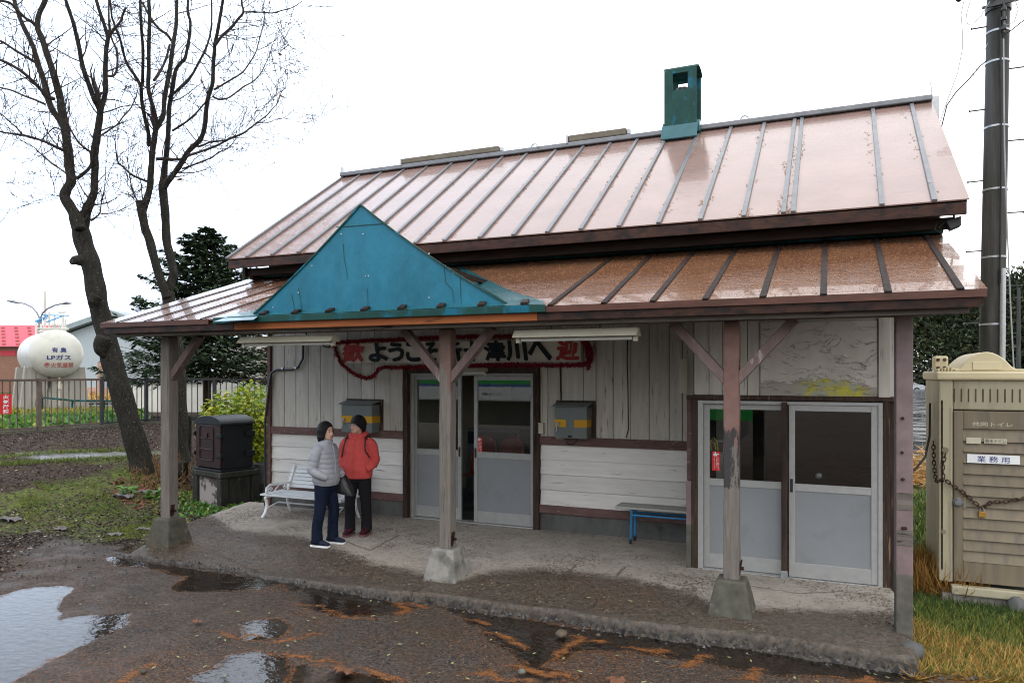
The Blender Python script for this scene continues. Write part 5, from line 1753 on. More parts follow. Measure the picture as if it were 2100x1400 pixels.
M['sole_red'] = nm('red_grey_sole', (.15, .03, .035), (.20, .12, .12), 8, (1, 1, 1), .6, bump=.05)
M['bagleather'] = nm('black_patch_leather', (.008, .008, .009), (.030, .030, .032), 26, None, .35, bump=.6, bs=18, dist=.012)
M['brown_bag'] = nm('dark_brown_bag', (.030, .012, .012), (.048, .020, .019), 8, None, .55, bump=.2)
NR = 22


def ring(cx, cy, z, rx, ry, p=2.3, n=NR, tx=0.0, ty=0.0):
    out = []
    for k in range(n):
        a = 2 * math.pi * k / n
        c, s = math.cos(a), math.sin(a)
        x, y = rx * math.copysign(abs(c) ** (2 / p), c), ry * math.copysign(abs(s) ** (2 / p), s)
        out.append((cx + x, cy + y, z + tx * x + ty * y))
    return out


def interp(keys, zs):
    ks = np.array(keys)
    order = np.argsort(ks[:, 0])
    ks = ks[order]
    return [[z] + [float(np.interp(z, ks[:, 0], ks[:, j])) for j in range(1, ks.shape[1])] for z in zs]


def limb_pts(P, n=22):
    P = [(Vector(p[:3]), p[3]) for p in P]
    out, rad = [], []
    for i in range(len(P) - 1):
        p0, p1, p2, p3 = P[max(i - 1, 0)], P[i], P[i + 1], P[min(i + 2, len(P) - 1)]
        m = max(2, n // (len(P) - 1))
        for k in range(m):
            t = k / m
            q = 0.5 * ((2 * p1[0]) + (p2[0] - p0[0]) * t + (2 * p0[0] - 5 * p1[0] + 4 * p2[0] - p3[0]) * t * t + (3 * p1[0] - p0[0] - 3 * p2[0] + p3[0]) * t ** 3)
            out.append(q); rad.append(p1[1] * (1 - t) + p2[1] * t)
    out.append(P[-1][0]); rad.append(P[-1][1])
    return out, rad


def person(name, label, loc, rz, sc, head_turn, puffer, hair_kind, mats, glasses=False, legs=None):
    t = thing(name, label, 'person', loc, rz)
    t.scale = (sc, sc, sc)
    R = Matrix.Rotation(head_turn, 4, 'Z')

    def H(p):
        p = Vector(p)
        q = R @ Vector((p.x, p.y - .01, p.z))
        return Vector((q.x, q.y + .01, q.z))
    legs = legs or ((-.10, 0.0, 0.0), (.10, 0.0, 0.0))       # ankle x, y, knee forward
    # ---- body: one continuous figure
    b = MB()
    hk = [(1.332, -.058, .016, .014), (1.340, -.054, .036, .030), (1.356, -.040, .050, .052), (1.38, -.020, .060, .072), (1.41, -.006, .067, .086), (1.45, .002, .073, .095), (1.49, .006, .073, .096), (1.52, .008, .066, .086), (1.545, .010, .048, .062), (1.558, .012, .018, .022)]
    zs = np.linspace(1.332, 1.558, 16)
    b.loft([[H(p) for p in ring(0, y, z, rx, ry, 2.1)] for z, y, rx, ry in interp(hk, zs)])
    b.loft([[H(p) for p in ring(0, yy, zz, rr, rr * .8, 2, 12)] for zz, yy, rr in ((1.448, -.088, .004), (1.43, -.098, .010), (1.412, -.108, .0155), (1.402, -.108, .016), (1.396, -.100, .010))])     # nose
    for s in (-1, 1):
        b.loft([[H(p) for p in ring(s * .076, .018, zz, rr * .55, rr, 2, 10)] for zz, rr in ((1.41, .008), (1.425, .014), (1.45, .018), (1.462, .010))])      # ears
    b.tube([(0, .018, 1.20), (0, .012, 1.29), H((0, .002, 1.37))], [.060, .050, .050], 14)
    tk = [(.72, 0, .13, .095), (.82, 0, .155, .105), (.98, 0, .135, .092), (1.12, 0, .150, .098), (1.22, .005, .150, .088), (1.28, .01, .09, .060), (1.30, .012, .055, .045)]
    b.loft([ring(0, y, z, rx, ry) for z, y, rx, ry in interp(tk, np.linspace(.72, 1.30, 14))])
    arm = lambda s: [(s * .150, .01, 1.235, .050), (s * .195, .03, 1.12, .042), (s * .220, .04, .985, .036), (s * .200, -.055, .925, .033), (s * .150, -.100, .880, .026)]
    for s in (-1, 1):
        p, r = limb_pts(arm(s)); b.tube(p, r, 12)
        w = Vector((s * .135, -.092, .870))
        b.beam(w, w + Vector((-s * .045, -.006, -.035)), .03, .055, (0, 0, 1))
        for k in range(4):
            o_ = w + Vector((-s * .040, -.004, -.05 + k * .016))
            b.tube([o_, o_ + Vector((-s * .028, -.004, -.016)), o_ + Vector((-s * (.045 + .006 * (k in (1, 2))), .002, -.036))], .0085, 6)
        b.tube([w + Vector((-s * .01, -.01, .01)), w + Vector((-s * .035, -.022, .012))], .0095, 6)
    for s, (ax, ay, kf) in zip((-1, 1), legs):
        p, r = limb_pts([(s * .075, 0, .80, .085), (s * .085, 0, .62, .072), (ax, ay * .5 - kf, .43, .050), (ax, ay + .015, .25, .046), (ax, ay + .02, .06, .034)]); b.tube(p, r, 12)
        b.tube([(ax, ay + .03, .05), (ax, ay - .05, .045), (ax, ay - .12, .038)], [.024, .022, .014], 10)
    bo = b.build('body', M['skin'], t, local=True)
    remesh(bo, .0085, 2)
    # face
    for s in (-1, 1):
        e = MB(); e.lathe([(.001, -.006), (.010, -.003), (.012, 0), (.010, .003), (.001, .006)], (0, 0, 0), 10, 'Z', sx=1.0, sy=.5)
        e.v = [H(Vector((s * .031 + v.x * 1.0, -.0905 + abs(s * .031 + v.x) * .12 + v.y * .4, 1.445 + v.z * .9))) for v in e.v]
        e.build('eye', M['eye'], bo, local=True, smooth=True)
        e = MB(); e.tube([H((s * .017, -.0965, 1.468)), H((s * .032, -.0935, 1.471)), H((s * .048, -.083, 1.464))], .0026, 6); e.build('eyebrow', M['hair'], bo, local=True)
    e = MB(); e.tube([H((-.024, -.086, 1.3735)), H((-.010, -.0945, 1.377)), H((.010, -.0945, 1.377)), H((.024, -.086, 1.3735))], [.003, .006, .006, .003], 6); e.build('mouth', M['lip'], bo, local=True, smooth=True)
    # hair
    e = MB()
    nphi, nt = 48, 16
    rows = []
    for i in range(nphi):
        ph = 2 * math.pi * i / nphi                       # 0 = front (-y)
        f = abs(math.atan2(math.sin(ph), math.cos(ph)))
        if hair_kind == 'bob':
            zl = float(np.interp(f, [0, .55, .85, 1.05, 1.6, 3.15], [1.512, 1.494, 1.44, 1.345, 1.325, 1.312])) + random.uniform(-.006, .006)
            rr = 1.0
        else:
            zl = float(np.interp(f, [0, .6, .9, 1.2, 1.7, 3.15], [1.468, 1.462, 1.43, 1.405, 1.385, 1.335])) + random.uniform(-.008, .008)
            rr = 1.02
        row = []
        for j in range(nt + 1):
            z = 1.578 + (zl - 1.578) * (j / nt) ** 1.25
            zc, rz_ = 1.455, .124
            k = math.sqrt(max(0.0, 1 - ((z - zc) / rz_) ** 2)) if z > zc else 1 - .35 * ((zc - z) / .14) ** 2 * (1 if hair_kind != 'bob' else .55)
            bulge = 1 + .04 * math.sin(z * 70) * (f > .9) + .02 * math.sin(ph * 17)
            row.append(H((math.sin(ph) * .095 * rr * k * bulge * (1 + .12 * max(0, (1.45 - z) / .12) * (hair_kind == 'bob')), .012 - math.cos(ph) * .112 * rr * k * (1 if f > .8 else .985), z)))
        rows.append(row)
    vs = [p for r_ in rows for p in r_]
    fs = []
    for i in range(nphi):
        i2 = (i + 1) % nphi
        for j in range(nt): fs.append((i * (nt + 1) + j, i * (nt + 1) + j + 1, i2 * (nt + 1) + j + 1, i2 * (nt + 1) + j))
    e.add(vs, fs)
    h = e.build('hair', M['hair'], t, local=True, smooth=False)
    h.data.polygons.foreach_set('use_smooth', [True] * len(h.data.polygons))
    m = h.modifiers.new('thick', 'SOLIDIFY'); m.thickness = .020; m.offset = -1
    # jacket
    j = MB()
    if puffer:
        jk = [(.775, 0, .170, .128), (.80, 0, .188, .142), (.88, -.005, .195, .148), (1.0, -.004, .184, .138), (1.12, 0, .188, .134), (1.20, .003, .188, .126), (1.255, .008, .150, .105), (1.285, .010, .095, .088), (1.345, -.004, .078, .080)]
        zs = np.linspace(.775, 1.345, 58)
    else:
        jk = [(.745, 0, .178, .130), (.77, 0, .190, .145), (.88, -.012, .196, .160), (.98, -.014, .188, .158), (1.10, -.012, .186, .150), (1.19, -.002, .186, .130), (1.25, .006, .155, .108), (1.285, .010, .098, .086), (1.335, 0, .072, .074)]
        zs = np.linspace(.745, 1.335, 40)
    rings = []
    for z, y, rx, ry in interp(jk, zs):
        pf = (1 + .075 * (abs(math.sin((z - .80) / .062 * math.pi)) ** .6 - .6)) if puffer and z < 1.26 else 1 + .010 * math.sin(z * 46)
        rings.append(ring(0, y, z, rx * pf, ry * pf, 2.35, 28, ty=.10 if puffer else 0.0))
    j.loft(rings)
    for s in (-1, 1):
        sl_ = [(s * .125, .008, 1.235, .072), (s * .195, .014, 1.165, .068), (s * .212, .030, 1.06, .062), (s * .226, .040, .975, .058), (s * .208, -.060, .915, .053), (s * .155, -.128, .880, .046)]
        p, r = limb_pts(sl_, 50)
        acc = 0
        rr_ = []
        for i in range(len(p)):
            if i: acc += (p[i] - p[i - 1]).length
            if puffer: rr_.append(r[i] * (1 + .10 * (abs(math.sin(acc / .062 * math.pi)) ** .6 - .6)))
            else: rr_.append(r[i] * (1 + .035 * math.sin(acc * 95) * (acc > .2)))
        j.tube(p, rr_, 18)
    if not puffer:
        hp = [(0, -.088, 1.268), (.06, -.075, 1.285), (.095, -.02, 1.31), (.09, .06, 1.325), (.04, .11, 1.315), (0, .122, 1.305), (-.04, .11, 1.315), (-.09, .06, 1.325), (-.095, -.02, 1.31), (-.06, -.075, 1.285), (0, -.088, 1.268)]
        j.tube([Vector(q) for q in hp], [.024, .028, .032, .038, .045, .048, .045, .038, .032, .028, .024], 10)
        j.loft([ring(0, .10, z, rx, ry, 2, 16) for z, rx, ry in ((1.17, .05, .03), (1.22, .09, .055), (1.28, .10, .05), (1.31, .07, .03))])
    jo = j.build('jacket', M[mats['jacket']], t, local=True)
    remesh(jo, .0075 if puffer else .009, 1 if puffer else 3)
    z_ = MB()
    zp = []
    for z, y, rx, ry in interp(jk, np.linspace(.79, 1.315, 16)):
        zp.append(Vector((0.0, y - ry * 1.015 - (.012 if z > 1.24 else .001), z - (.10 * ry if puffer else 0))))
    z_.tube(zp, .005, 6); z_.build('zip', M[mats['zip']], jo, local=True, smooth=True)
    # trousers
    j = MB()
    pk_ = [(.70, 0, .12, .10), (.78, 0, .168, .122), (.90, 0, .165, .118)]
    j.loft([ring(0, y, z, rx, ry) for z, y, rx, ry in interp(pk_, np.linspace(.70, .90, 7))])
    for s, (ax, ay, kf) in zip((-1, 1), legs):
        p, r = limb_pts([(s * .080, 0, .82, .102), (s * .088, 0, .66, .092), (ax * .98, ay * .5 - kf, .44, .070), (ax, ay + .012, .26, .067), (ax, ay + .012, .10, .072), (ax, ay + .010, .048, .074)], 30)
        r = [q * (1 + .022 * math.sin(k * 2.3 + s) * (1 if p[k].z < .5 or p[k].z > .68 else .4)) for k, q in enumerate(r)]
        j.tube(p, r, 18)
    remesh(j.build('trousers', M[mats['trousers']], t, local=True), .009, 2)
    # shoes
    for s, (ax, ay, kf) in zip((-1, 1), legs):
        e = MB()
        prof = [(.095, .028, .055), (.085, .040, .075), (.03, .043, .085), (-.04, .044, .075), (-.10, .047, .058), (-.145, .040, .046), (-.165, .022, .034)]
        e.loft([[(ax + w * math.cos(a), ay + y, .016 + max(0.0, hh * (.5 + .5 * math.sin(a)) ** .8)) for a in np.linspace(0, 2 * math.pi, 16, endpoint=False)] for y, w, hh in prof])
        so = e.build('shoe', M[mats['shoe']], t, local=True, smooth=True)
        e = MB()
        outl = [(w * 1.10, y) for y, w, hh in prof]
        pts = [(ax + w, ay + y * 1.04, 0.0) for w, y in outl] + [(ax - w, ay + y * 1.04, 0.0) for w, y in reversed(outl)]
        e.prism(pts, (0, 0, .024)); e.build('sole', M[mats['sole']], so, local=True, bevel=.005)
        if mats['shoe'] == 'maroon':
            e = MB()
            for k in range(3): e.tube([(ax - .03, ay - .05 - k * .025, .082 - k * .009), (ax + .03, ay - .05 - k * .025, .082 - k * .009)], .006, 5)
            e.build('lace', M['red'], so, local=True)
    if glasses:
        e = MB()
        for s in (-1, 1):
            e.tube([H((s * .034 + .024 * math.cos(a), -.104 + abs(.034 + .024 * math.cos(a) * s) * .10, 1.442 + .017 * math.sin(a))) for a in np.linspace(0, 2 * math.pi, 15)], .0022, 5)
            e.tube([H((s * .058, -.096, 1.446)), H((s * .078, .01, 1.452))], .002, 5)
        e.tube([H((-.010, -.104, 1.446)), H((.010, -.104, 1.446))], .002, 5)
        e.build('glasses', M['galv'], t, local=True, smooth=True)
    return t


p1 = (-5.735, 7.42); p2 = (-5.71, 8.06)
z1_, z2_ = slab_z(*p1) + .002, slab_z(*p2) + .002
w1 = person('person', 'woman in a silver grey quilted down jacket and dark jeans standing with hands in pockets', (p1[0], p1[1], z1_), math.radians(92), .975, math.radians(-6), True, 'bob',
            dict(jacket='puffer', trousers='denim', shoe='navy', sole='sole_white', zip='puffer'), legs=((-.125, .03, .01), (.115, -.035, .02)))
w2 = person('person', 'woman in a coral red fleece jacket and black trousers with glasses and short black hair', (p2[0], p2[1], z2_), math.radians(14), 1.0, math.radians(-30), False, 'short',
            dict(jacket='fleece', trousers='black_cloth', shoe='maroon', sole='sole_red', zip='fleece'), True, legs=((-.105, -.03, .01), (.105, .02, .0)))
# black roll-neck inside the grey jacket
# handbag on the grey-jacketed woman's arm
hb = Yp(702, 990, 7.66)
hbt = thing('handbag', 'black patchwork leather handbag hanging from the arm of the woman in the grey jacket', 'handbag', tuple(hb))
b = MB()
rings = []
for z, rx, ry in ((-.145, .05, .03), (-.135, .135, .06), (-.08, .15, .072), (.0, .135, .065), (.08, .11, .05), (.125, .085, .03), (.13, .04, .012)):
    rings.append([(hb.x + x * .8 + (z) * -.30, hb.y + y + x * .25, hb.z + z - x * .18) for x, y, _ in ring(0, 0, 0, rx, ry, 2.6, 20)])
b.loft(rings)
hbo = b.build('bag', M['bagleather'], hbt, smooth=True)
sm = hbo.modifiers.new('sub', 'SUBSURF'); sm.levels = 1; sm.render_levels = 2
top = Yp(678, 946, 7.60)
for dx in (-.045, .045):
    b = MB(); b.tube([Vector((hb.x - .04 + dx, hb.y, hb.z + .11)), Vector((hb.x - .09 + dx * .6, hb.y - .02, hb.z + .19)), top + Vector((dx * .3, 0, .02)), top + Vector((dx * .2 - .05, .0, .03))], .011, 8)
    b.build('strap', M['bagleather'], hbt, smooth=True)
# backpack
bp0 = Vector((p2[0], p2[1], z2_))
Rz = Matrix.Rotation(math.radians(14), 4, 'Z')
bpt = thing('backpack', 'small dark brown rucksack worn on the back of the woman in the red fleece', 'backpack', tuple(bp0 + Rz @ Vector((0, .2, 1.0))))
b = MB()
rings = []
for z, rx, ry in ((.845, .08, .035), (.86, .155, .065), (.95, .175, .08), (1.06, .16, .075), (1.16, .13, .06), (1.22, .08, .03)):
    rings.append([bp0 + Rz @ Vector((.03 + x, .20 + y, z)) for x, y, _ in ring(0, 0, 0, rx, ry, 2.8, 20)])
b.loft(rings)
b.build('bag', M['brown_bag'], bpt, smooth=True)
for s in (-1, 1):
    b = MB()
    b.tube([bp0 + Rz @ Vector(q) for q in ((s * .135, .14, 1.20), (s * .128, .08, 1.292), (s * .130, -.01, 1.300), (s * .135, -.085, 1.262), (s * .142, -.130, 1.19), (s * .152, -.137, 1.12), (s * .190, -.085, 1.03))], .009, 8)
    b.build('strap', M['brown_bag'], bpt, smooth=True)

# ================================================================== bare trees, traced limb by limb
M['bark'] = nm('dark_spotted_bark', (.014, .013, .011), (.036, .033, .027), 7, (3, 3, .8), .9, bump=.6, bs=45, dist=.02, c3=(.34, .33, .28), m3=30, thr=.66, mw=.012, m3s=(1, 1, 1.8))
M['twig'] = nm('thin_dark_twig', (.035, .028, .026), (.060, .048, .044), 8, None, .9, bump=.2)
M['dead_leaf'] = nm('dry_brown_leaf', (.12, .055, .030), (.19, .09, .055), 20, None, .7, bump=.2)


def limb(mb, D, pts, d0=0.0, d1=0.0, n=10):
    P = []
    L_ = len(pts) - 1
    for i, (u, v, r) in enumerate(pts):
        dd = D + d0 + (d1 - d0) * i / L_
        q = Dp(u, v, dd)
        P.append((q.x, q.y, q.z, r * .77 * dd / F_PX))
    p, r = limb_pts(P, 8 * L_)
    r = [q * (1 + .035 * math.sin(k * .61 + u) + .02 * math.sin(k * .27)) for k, q in enumerate(r)]
    mb.tube(p, r, n)
    return p, r


def twig(mb, p, d, ln, r, lev, out=None):
    n = 6
    pts, rad = [p], [r]
    c = Vector(p)
    d = Vector(d).normalized()
    for i in range(n):
        d = (d + Vector((random.gauss(0, .17), random.gauss(0, .17), random.gauss(.06, .13)))).normalized()
        c = c + d * ln / n
        pts.append(c); rad.append(max(.005, r * (1 - .8 * (i + 1) / n)))
        if lev > 0 and i > 0 and random.random() < .27:
            sd = d.cross(Vector((random.gauss(0, 1), random.gauss(0, 1), random.gauss(0, 1)))).normalized()
            twig(mb, c, d * .6 + sd * .8 + Vector((0, 0, .12)), ln * random.uniform(.35, .6), max(.005, rad[-1] * .75), lev - 1, out)
    if out is not None: out.append(c)
    mb.tube(pts, rad, 4, caps=False)


def bare_tree(name, label, base, D, limbs, seed, density=1.0):
    random.seed(seed)
    t = thing(name, label, 'tree', tuple(base))
    tr, cr = MB(), MB()
    tips = []
    for (pts, d0, d1, kind) in limbs:
        p, r = limb(tr if kind != 't' else cr, D, pts, d0, d1, 12 if kind == 'm' else 8)
        if kind == 'm': continue
        for i in range(3, len(p) - 1):
            if random.random() < density * (.15 if kind == 'b' else .34):
                d = (p[i + 1] - p[i]).normalized()
                sd = d.cross(Vector((random.gauss(0, 1), random.gauss(0, 1), random.gauss(0, 1)))).normalized()
                twig(cr, p[i], d * .45 + sd + Vector((0, 0, .15)), random.uniform(.4, 1.4), min(r[i] * .35, .016), 2, tips)
        d = (p[-1] - p[-2]).normalized()
        if p[-1].z < 9.5:
            for _ in range(3): twig(cr, p[-1], d + Vector((random.gauss(0, .3), random.gauss(0, .3), random.gauss(0, .3))), random.uniform(.5, 1.1), r[-1] * .7, 2, tips)
    tr.build('trunk', M['bark'], t, smooth=False)
    o = t.children[-1]
    o.data.polygons.foreach_set('use_smooth', [True] * len(o.data.polygons))
    cr.build('crown', M['twig'], t)
    return t, tips


b1 = Gp(294, 968)
D1 = -math.sin(YAW) * b1.x + math.cos(YAW) * b1.y
LA = [
    ([(297, 985, 38), (288, 940, 30), (270, 880, 28), (250, 810, 27), (231, 745, 27), (219, 690, 25), (203, 630, 24), (195, 585, 25), (186, 540, 24), (172, 500, 23), (165, 470, 22), (157, 440, 20)], 0, .3, 'm'),
    ([(214, 690, 18), (207, 708, 19), (208, 722, 14), (213, 732, 4)], -.12, -.1, 'm'), ([(168, 534, 16), (155, 534, 12), (149, 537, 9), (147, 541, 2)], -.15, -.3, 'm'), ([(198, 606, 16), (191, 616, 14), (188, 625, 9), (189, 630, 2)], -.15, -.2, 'm'),
    ([(165, 470, 14), (157, 446, 15), (144, 424, 14), (133, 404, 13), (137, 388, 12), (146, 371, 12), (142, 340, 12), (141, 321, 12), (137, 290, 11), (134, 264, 11), (128, 230, 10), (123, 200, 9.5), (115, 170, 9), (107, 143, 8), (96, 110, 8), (86, 79, 7.5), (77, 57, 7), (80, 30, 6.5), (93, 0, 6), (97, -30, 5)], 0, .6, 'b'),
    ([(77, 57, 5), (66, 46, 4.5), (54, 39, 4), (38, 24, 4), (21, 7, 3.5), (0, 2, 3)], .5, .2, 'b'),
    ([(134, 268, 8), (122, 246, 8), (107, 225, 8), (98, 200, 8), (95, 186, 8), (88, 160, 7.5), (82, 143, 7), (74, 118, 7), (68, 96, 6), (58, 75, 6), (46, 50, 5.5), (36, 24, 5), (29, 0, 5), (24, -25, 4)], .4, 1.2, 'b'),
    ([(111, 203, 5), (96, 198, 5), (82, 182, 4.5), (64, 164, 4.5), (46, 148, 4), (22, 133, 4), (0, 123, 3.5), (-25, 112, 3)], .3, -.6, 't'),
    ([(72, 128, 4), (52, 116, 3.5), (32, 104, 3.5), (14, 92, 3), (0, 84, 3), (-20, 78, 2.5)], 1.0, .5, 't'),
    ([(131, 309, 4.5), (112, 300, 4), (90, 290, 3.5), (66, 282, 3.5), (46, 277, 3), (22, 274, 2.5), (0, 270, 2.5), (-20, 262, 2)], .2, -.8, 't'),
    ([(46, 277, 2), (34, 262, 2), (22, 252, 1.8), (10, 240, 1.5), (0, 232, 1.5)], -.4, -.6, 't'),
    ([(92, 214, 3), (72, 205, 2.8), (50, 197, 2.5), (25, 186, 2.3), (0, 180, 2)], .8, .9, 't'),
    ([(165, 475, 14), (171, 461, 15), (174, 445, 14), (179, 428, 12), (187, 410, 10), (193, 393, 9.5), (194, 365, 9), (195, 339, 9), (194, 315, 10), (197, 292, 9.5), (200, 271, 9), (204, 245, 8.5), (206, 224, 8)], .3, .2, 'b'),
    ([(205, 226, 7), (198, 212, 7), (193, 204, 6.5), (184, 178, 6), (175, 154, 6), (167, 124, 5.5), (162, 96, 5.5), (156, 70, 5), (150, 46, 5), (141, 20, 4.5), (133, -5, 4)], .2, -.5, 'b'),
    ([(206, 226, 7), (212, 208, 6.5), (215, 196, 6), (216, 168, 6), (216, 143, 6), (217, 120, 6), (218, 100, 5.5), (221, 79, 5), (216, 58, 5), (211, 43, 4.5), (203, 20, 4.5), (196, -6, 4)], .2, .5, 'b'),
    ([(222, 78, 4), (232, 62, 3.5), (246, 46, 3), (252, 30, 3), (258, 16, 2.5)], .4, .2, 't'), ([(217, 155, 3.5), (230, 156, 3.5), (238, 148, 3), (241, 125, 3), (238, 100, 2.8), (230, 82, 2.5), (224, 55, 2.5), (223, 0, 2)], .3, .6, 't'),
    ([(158, 366, 4.5), (170, 357, 4.2), (182, 346, 4), (188, 334, 4), (188, 318, 4), (192, 306, 4)], .1, .1, 'm'),
    ([(186, 312, 3.5), (172, 302, 3), (160, 290, 2.5), (150, 275, 2.5), (140, 256, 2)], .1, -.3, 't'), ([(204, 280, 2.5), (222, 268, 2.3), (240, 256, 2), (252, 240, 2), (268, 222, 1.8), (280, 196, 1.5)], .2, .4, 't'),
    ([(186, 452, 4), (196, 446, 2.5), (205, 436, 2), (208, 415, 1.6), (214, 390, 1.3), (217, 340, 1)], .2, .3, 't'), ([(200, 437, 1.5), (222, 438, 1.4), (248, 430, 1.2), (268, 420, 1), (280, 412, .8)], .2, .1, 't'),
    ([(150, 368, 2.5), (136, 356, 2), (120, 344, 2), (100, 330, 1.8), (84, 316, 1.5), (72, 304, 1.2)], .0, -.4, 't'), ([(130, 270, 2), (112, 262, 1.8), (96, 276, 1.5), (86, 288, 1.3), (84, 300, 1.2)], .2, .0, 't'),
    ([(128, 405, 2), (120, 402, 1.5), (110, 400, 1)], 0, -.1, 't'),
]
tA, tipsA = bare_tree('bare_tree', 'bare speckled tree with a thick leaning trunk, nearest the gas tank', b1, D1, LA, 3)
b2 = Gp(372, 950)
D2 = -math.sin(YAW) * b2.x + math.cos(YAW) * b2.y
LB = [
    ([(374, 965, 28), (370, 920, 20), (371, 860, 18), (367, 800, 18), (364, 740, 18), (358, 690, 18), (350, 640, 17), (344, 600, 16)], 0, .2, 'm'),
    ([(344, 610, 12), (334, 585, 11), (325, 560, 11), (315, 525, 11), (306, 490, 11), (298, 470, 11), (292, 440, 11), (286, 412, 10)], .1, -.1, 'm'),
    ([(290, 440, 9), (297, 420, 9), (303, 402, 8.5), (308, 380, 8), (309, 357, 8), (311, 335, 7.5), (312, 314, 7.5), (316, 290, 7), (319, 268, 7)], 0, -.2, 'b'),
    ([(318, 270, 6), (319, 245, 6), (314, 221, 6), (308, 200, 5.5), (304, 179, 5.5), (305, 145, 5.5), (305, 107, 5), (306, 70, 5), (307, 36, 5), (305, 0, 4.5), (305, -30, 4)], -.2, -.6, 'b'),
    ([(318, 268, 6.5), (328, 252, 6), (335, 236, 6), (337, 205, 6), (343, 171, 6), (349, 138, 6), (353, 107, 5.5), (357, 80, 5), (361, 54, 5), (362, 25, 4.5), (363, -6, 4)], -.2, .4, 'b'),
    ([(305, 300, 5.5), (304, 271, 5), (298, 246, 5), (293, 221, 5), (290, 200, 4.5), (289, 179, 4.5), (277, 156, 4), (261, 132, 3.5), (252, 105, 3.2), (246, 79, 3), (236, 55, 2.6), (229, 32, 2.4), (226, 0, 2)], .0, -.7, 'b'),
    ([(292, 178, 4), (293, 140, 4), (293, 100, 4), (290, 60, 3.8), (288, 20, 3.5), (288, -20, 3)], -.2, -.9, 'b'),
    ([(352, 85, 3.5), (343, 72, 3.5), (325, 58, 3.2), (312, 42, 3), (302, 25, 2.8), (292, 5, 2.5)], .3, -.1, 't'),
    ([(344, 600, 12), (352, 575, 11), (356, 558, 11), (349, 525, 11), (342, 496, 11), (340, 460, 11), (338, 428, 11), (334, 386, 11), (336, 362, 9), (338, 340, 8)], .2, .3, 'm'),
    ([(338, 345, 7), (342, 310, 7), (345, 271, 6.5), (346, 245, 6), (347, 221, 6), (351, 198, 6), (354, 179, 6), (357, 160, 5.5), (361, 143, 5), (370, 130, 4.8), (379, 121, 4.6), (384, 100, 4.4), (388, 79, 4.2), (390, 60, 4), (390, 43, 3.8), (385, 25, 3.5), (386, -5, 3)], .3, .9, 'b'),
    ([(336, 386, 7), (343, 375, 7), (354, 360, 7), (365, 345, 7), (376, 328, 6.8), (386, 311, 6.6), (399, 298, 6.4), (411, 286, 6.2), (418, 268, 6), (421, 250, 6), (423, 226, 5.8), (426, 204, 5.6), (431, 187, 5.4), (436, 171, 5.2), (437, 148, 5), (438, 125, 5), (440, 105, 4.8), (441, 89, 4.6), (446, 66, 4.4), (450, 43, 4.2), (454, 20, 4), (458, -5, 3.6)], .1, -.8, 'b'),
    ([(442, 92, 4), (452, 78, 3.8), (464, 66, 3.6), (476, 55, 3.4), (488, 40, 3.2), (499, 25, 3), (496, 8, 2.6), (496, -8, 2.4)], -.7, -1.1, 't'),
    ([(499, 25, 2.2), (520, 25, 2), (542, 26, 1.9), (560, 27, 1.8), (578, 22, 1.6), (594, 18, 1.4), (607, 12, 1.2), (620, 2, 1)], -1.0, -1.3, 't'),
    ([(439, 184, 2.8), (460, 172, 2.4), (480, 160, 2.2), (497, 149, 2), (510, 132, 1.8), (519, 118, 1.7), (526, 104, 1.5), (532, 82, 1.3), (540, 55, 1)], -.6, -1.0, 't'),
    ([(526, 104, 1.1), (545, 96, 1), (562, 84, .9), (578, 70, .8)], -.9, -1.1, 't'),
    ([(436, 198, 2.8), (450, 204, 2.5), (468, 201, 2.3), (484, 190, 2.1), (500, 178, 2), (518, 168, 1.7), (533, 153, 1.5), (545, 130, 1.2), (554, 110, 1)], -.5, -.6, 't'),
    ([(322, 326, 4.5), (345, 326, 4), (368, 327, 3.8), (390, 318, 3.5), (420, 308, 3.2), (446, 298, 3), (474, 283, 2.8), (496, 275, 2.5), (514, 262, 2.3), (530, 250, 2), (548, 236, 1.6), (560, 222, 1.3), (570, 210, 1.1), (576, 192, .9)], .1, -1.0, 't'),
    ([(530, 252, 1.4), (548, 252, 1.2), (564, 246, 1), (582, 242, .9), (600, 228, .7)], -.9, -1.1, 't'),
    ([(374, 346, 2.6), (392, 340, 2.4), (412, 332, 2.2), (432, 324, 2), (450, 312, 1.8), (468, 304, 1.5), (480, 290, 1.2)], .2, -.3, 't'),
    ([(302, 372, 3.5), (286, 366, 3), (270, 358, 2.7), (254, 344, 2.4), (242, 332, 2.1), (238, 310, 1.8), (236, 290, 1.5)], .0, -.5, 't'),
    ([(354, 268, 3), (370, 258, 2.8), (386, 247, 2.5), (402, 232, 2.2), (418, 214, 2), (424, 206, 1.8)], .2, -.5, 't'),
    ([(392, 297, 3), (410, 300, 2.8), (430, 292, 2.6), (460, 288, 2.4), (480, 282, 2)], .0, -.9, 't'),
    ([(316, 165, 4), (326, 150, 3.6), (336, 132, 3.2), (343, 112, 3), (348, 92, 2.8)], -.3, .2, 't'), ([(345, 200, 3.6), (368, 182, 3.4), (390, 160, 3.2), (408, 128, 3), (422, 100, 2.8), (430, 75, 2.5), (434, 45, 2.2), (434, 0, 2)], .2, .8, 'b'),
    ([(282, 412, 2), (272, 392, 1.8), (266, 360, 1.5), (262, 330, 1.2)], -.1, -.4, 't'), ([(330, 388, 1.5), (312, 388, 1.3), (296, 384, 1.2), (280, 396, 1)], .1, .0, 't'),
]
tB, tipsB = bare_tree('bare_tree', 'bare speckled tree with two slim upright stems, nearest the station', b2, D2, LB, 5)
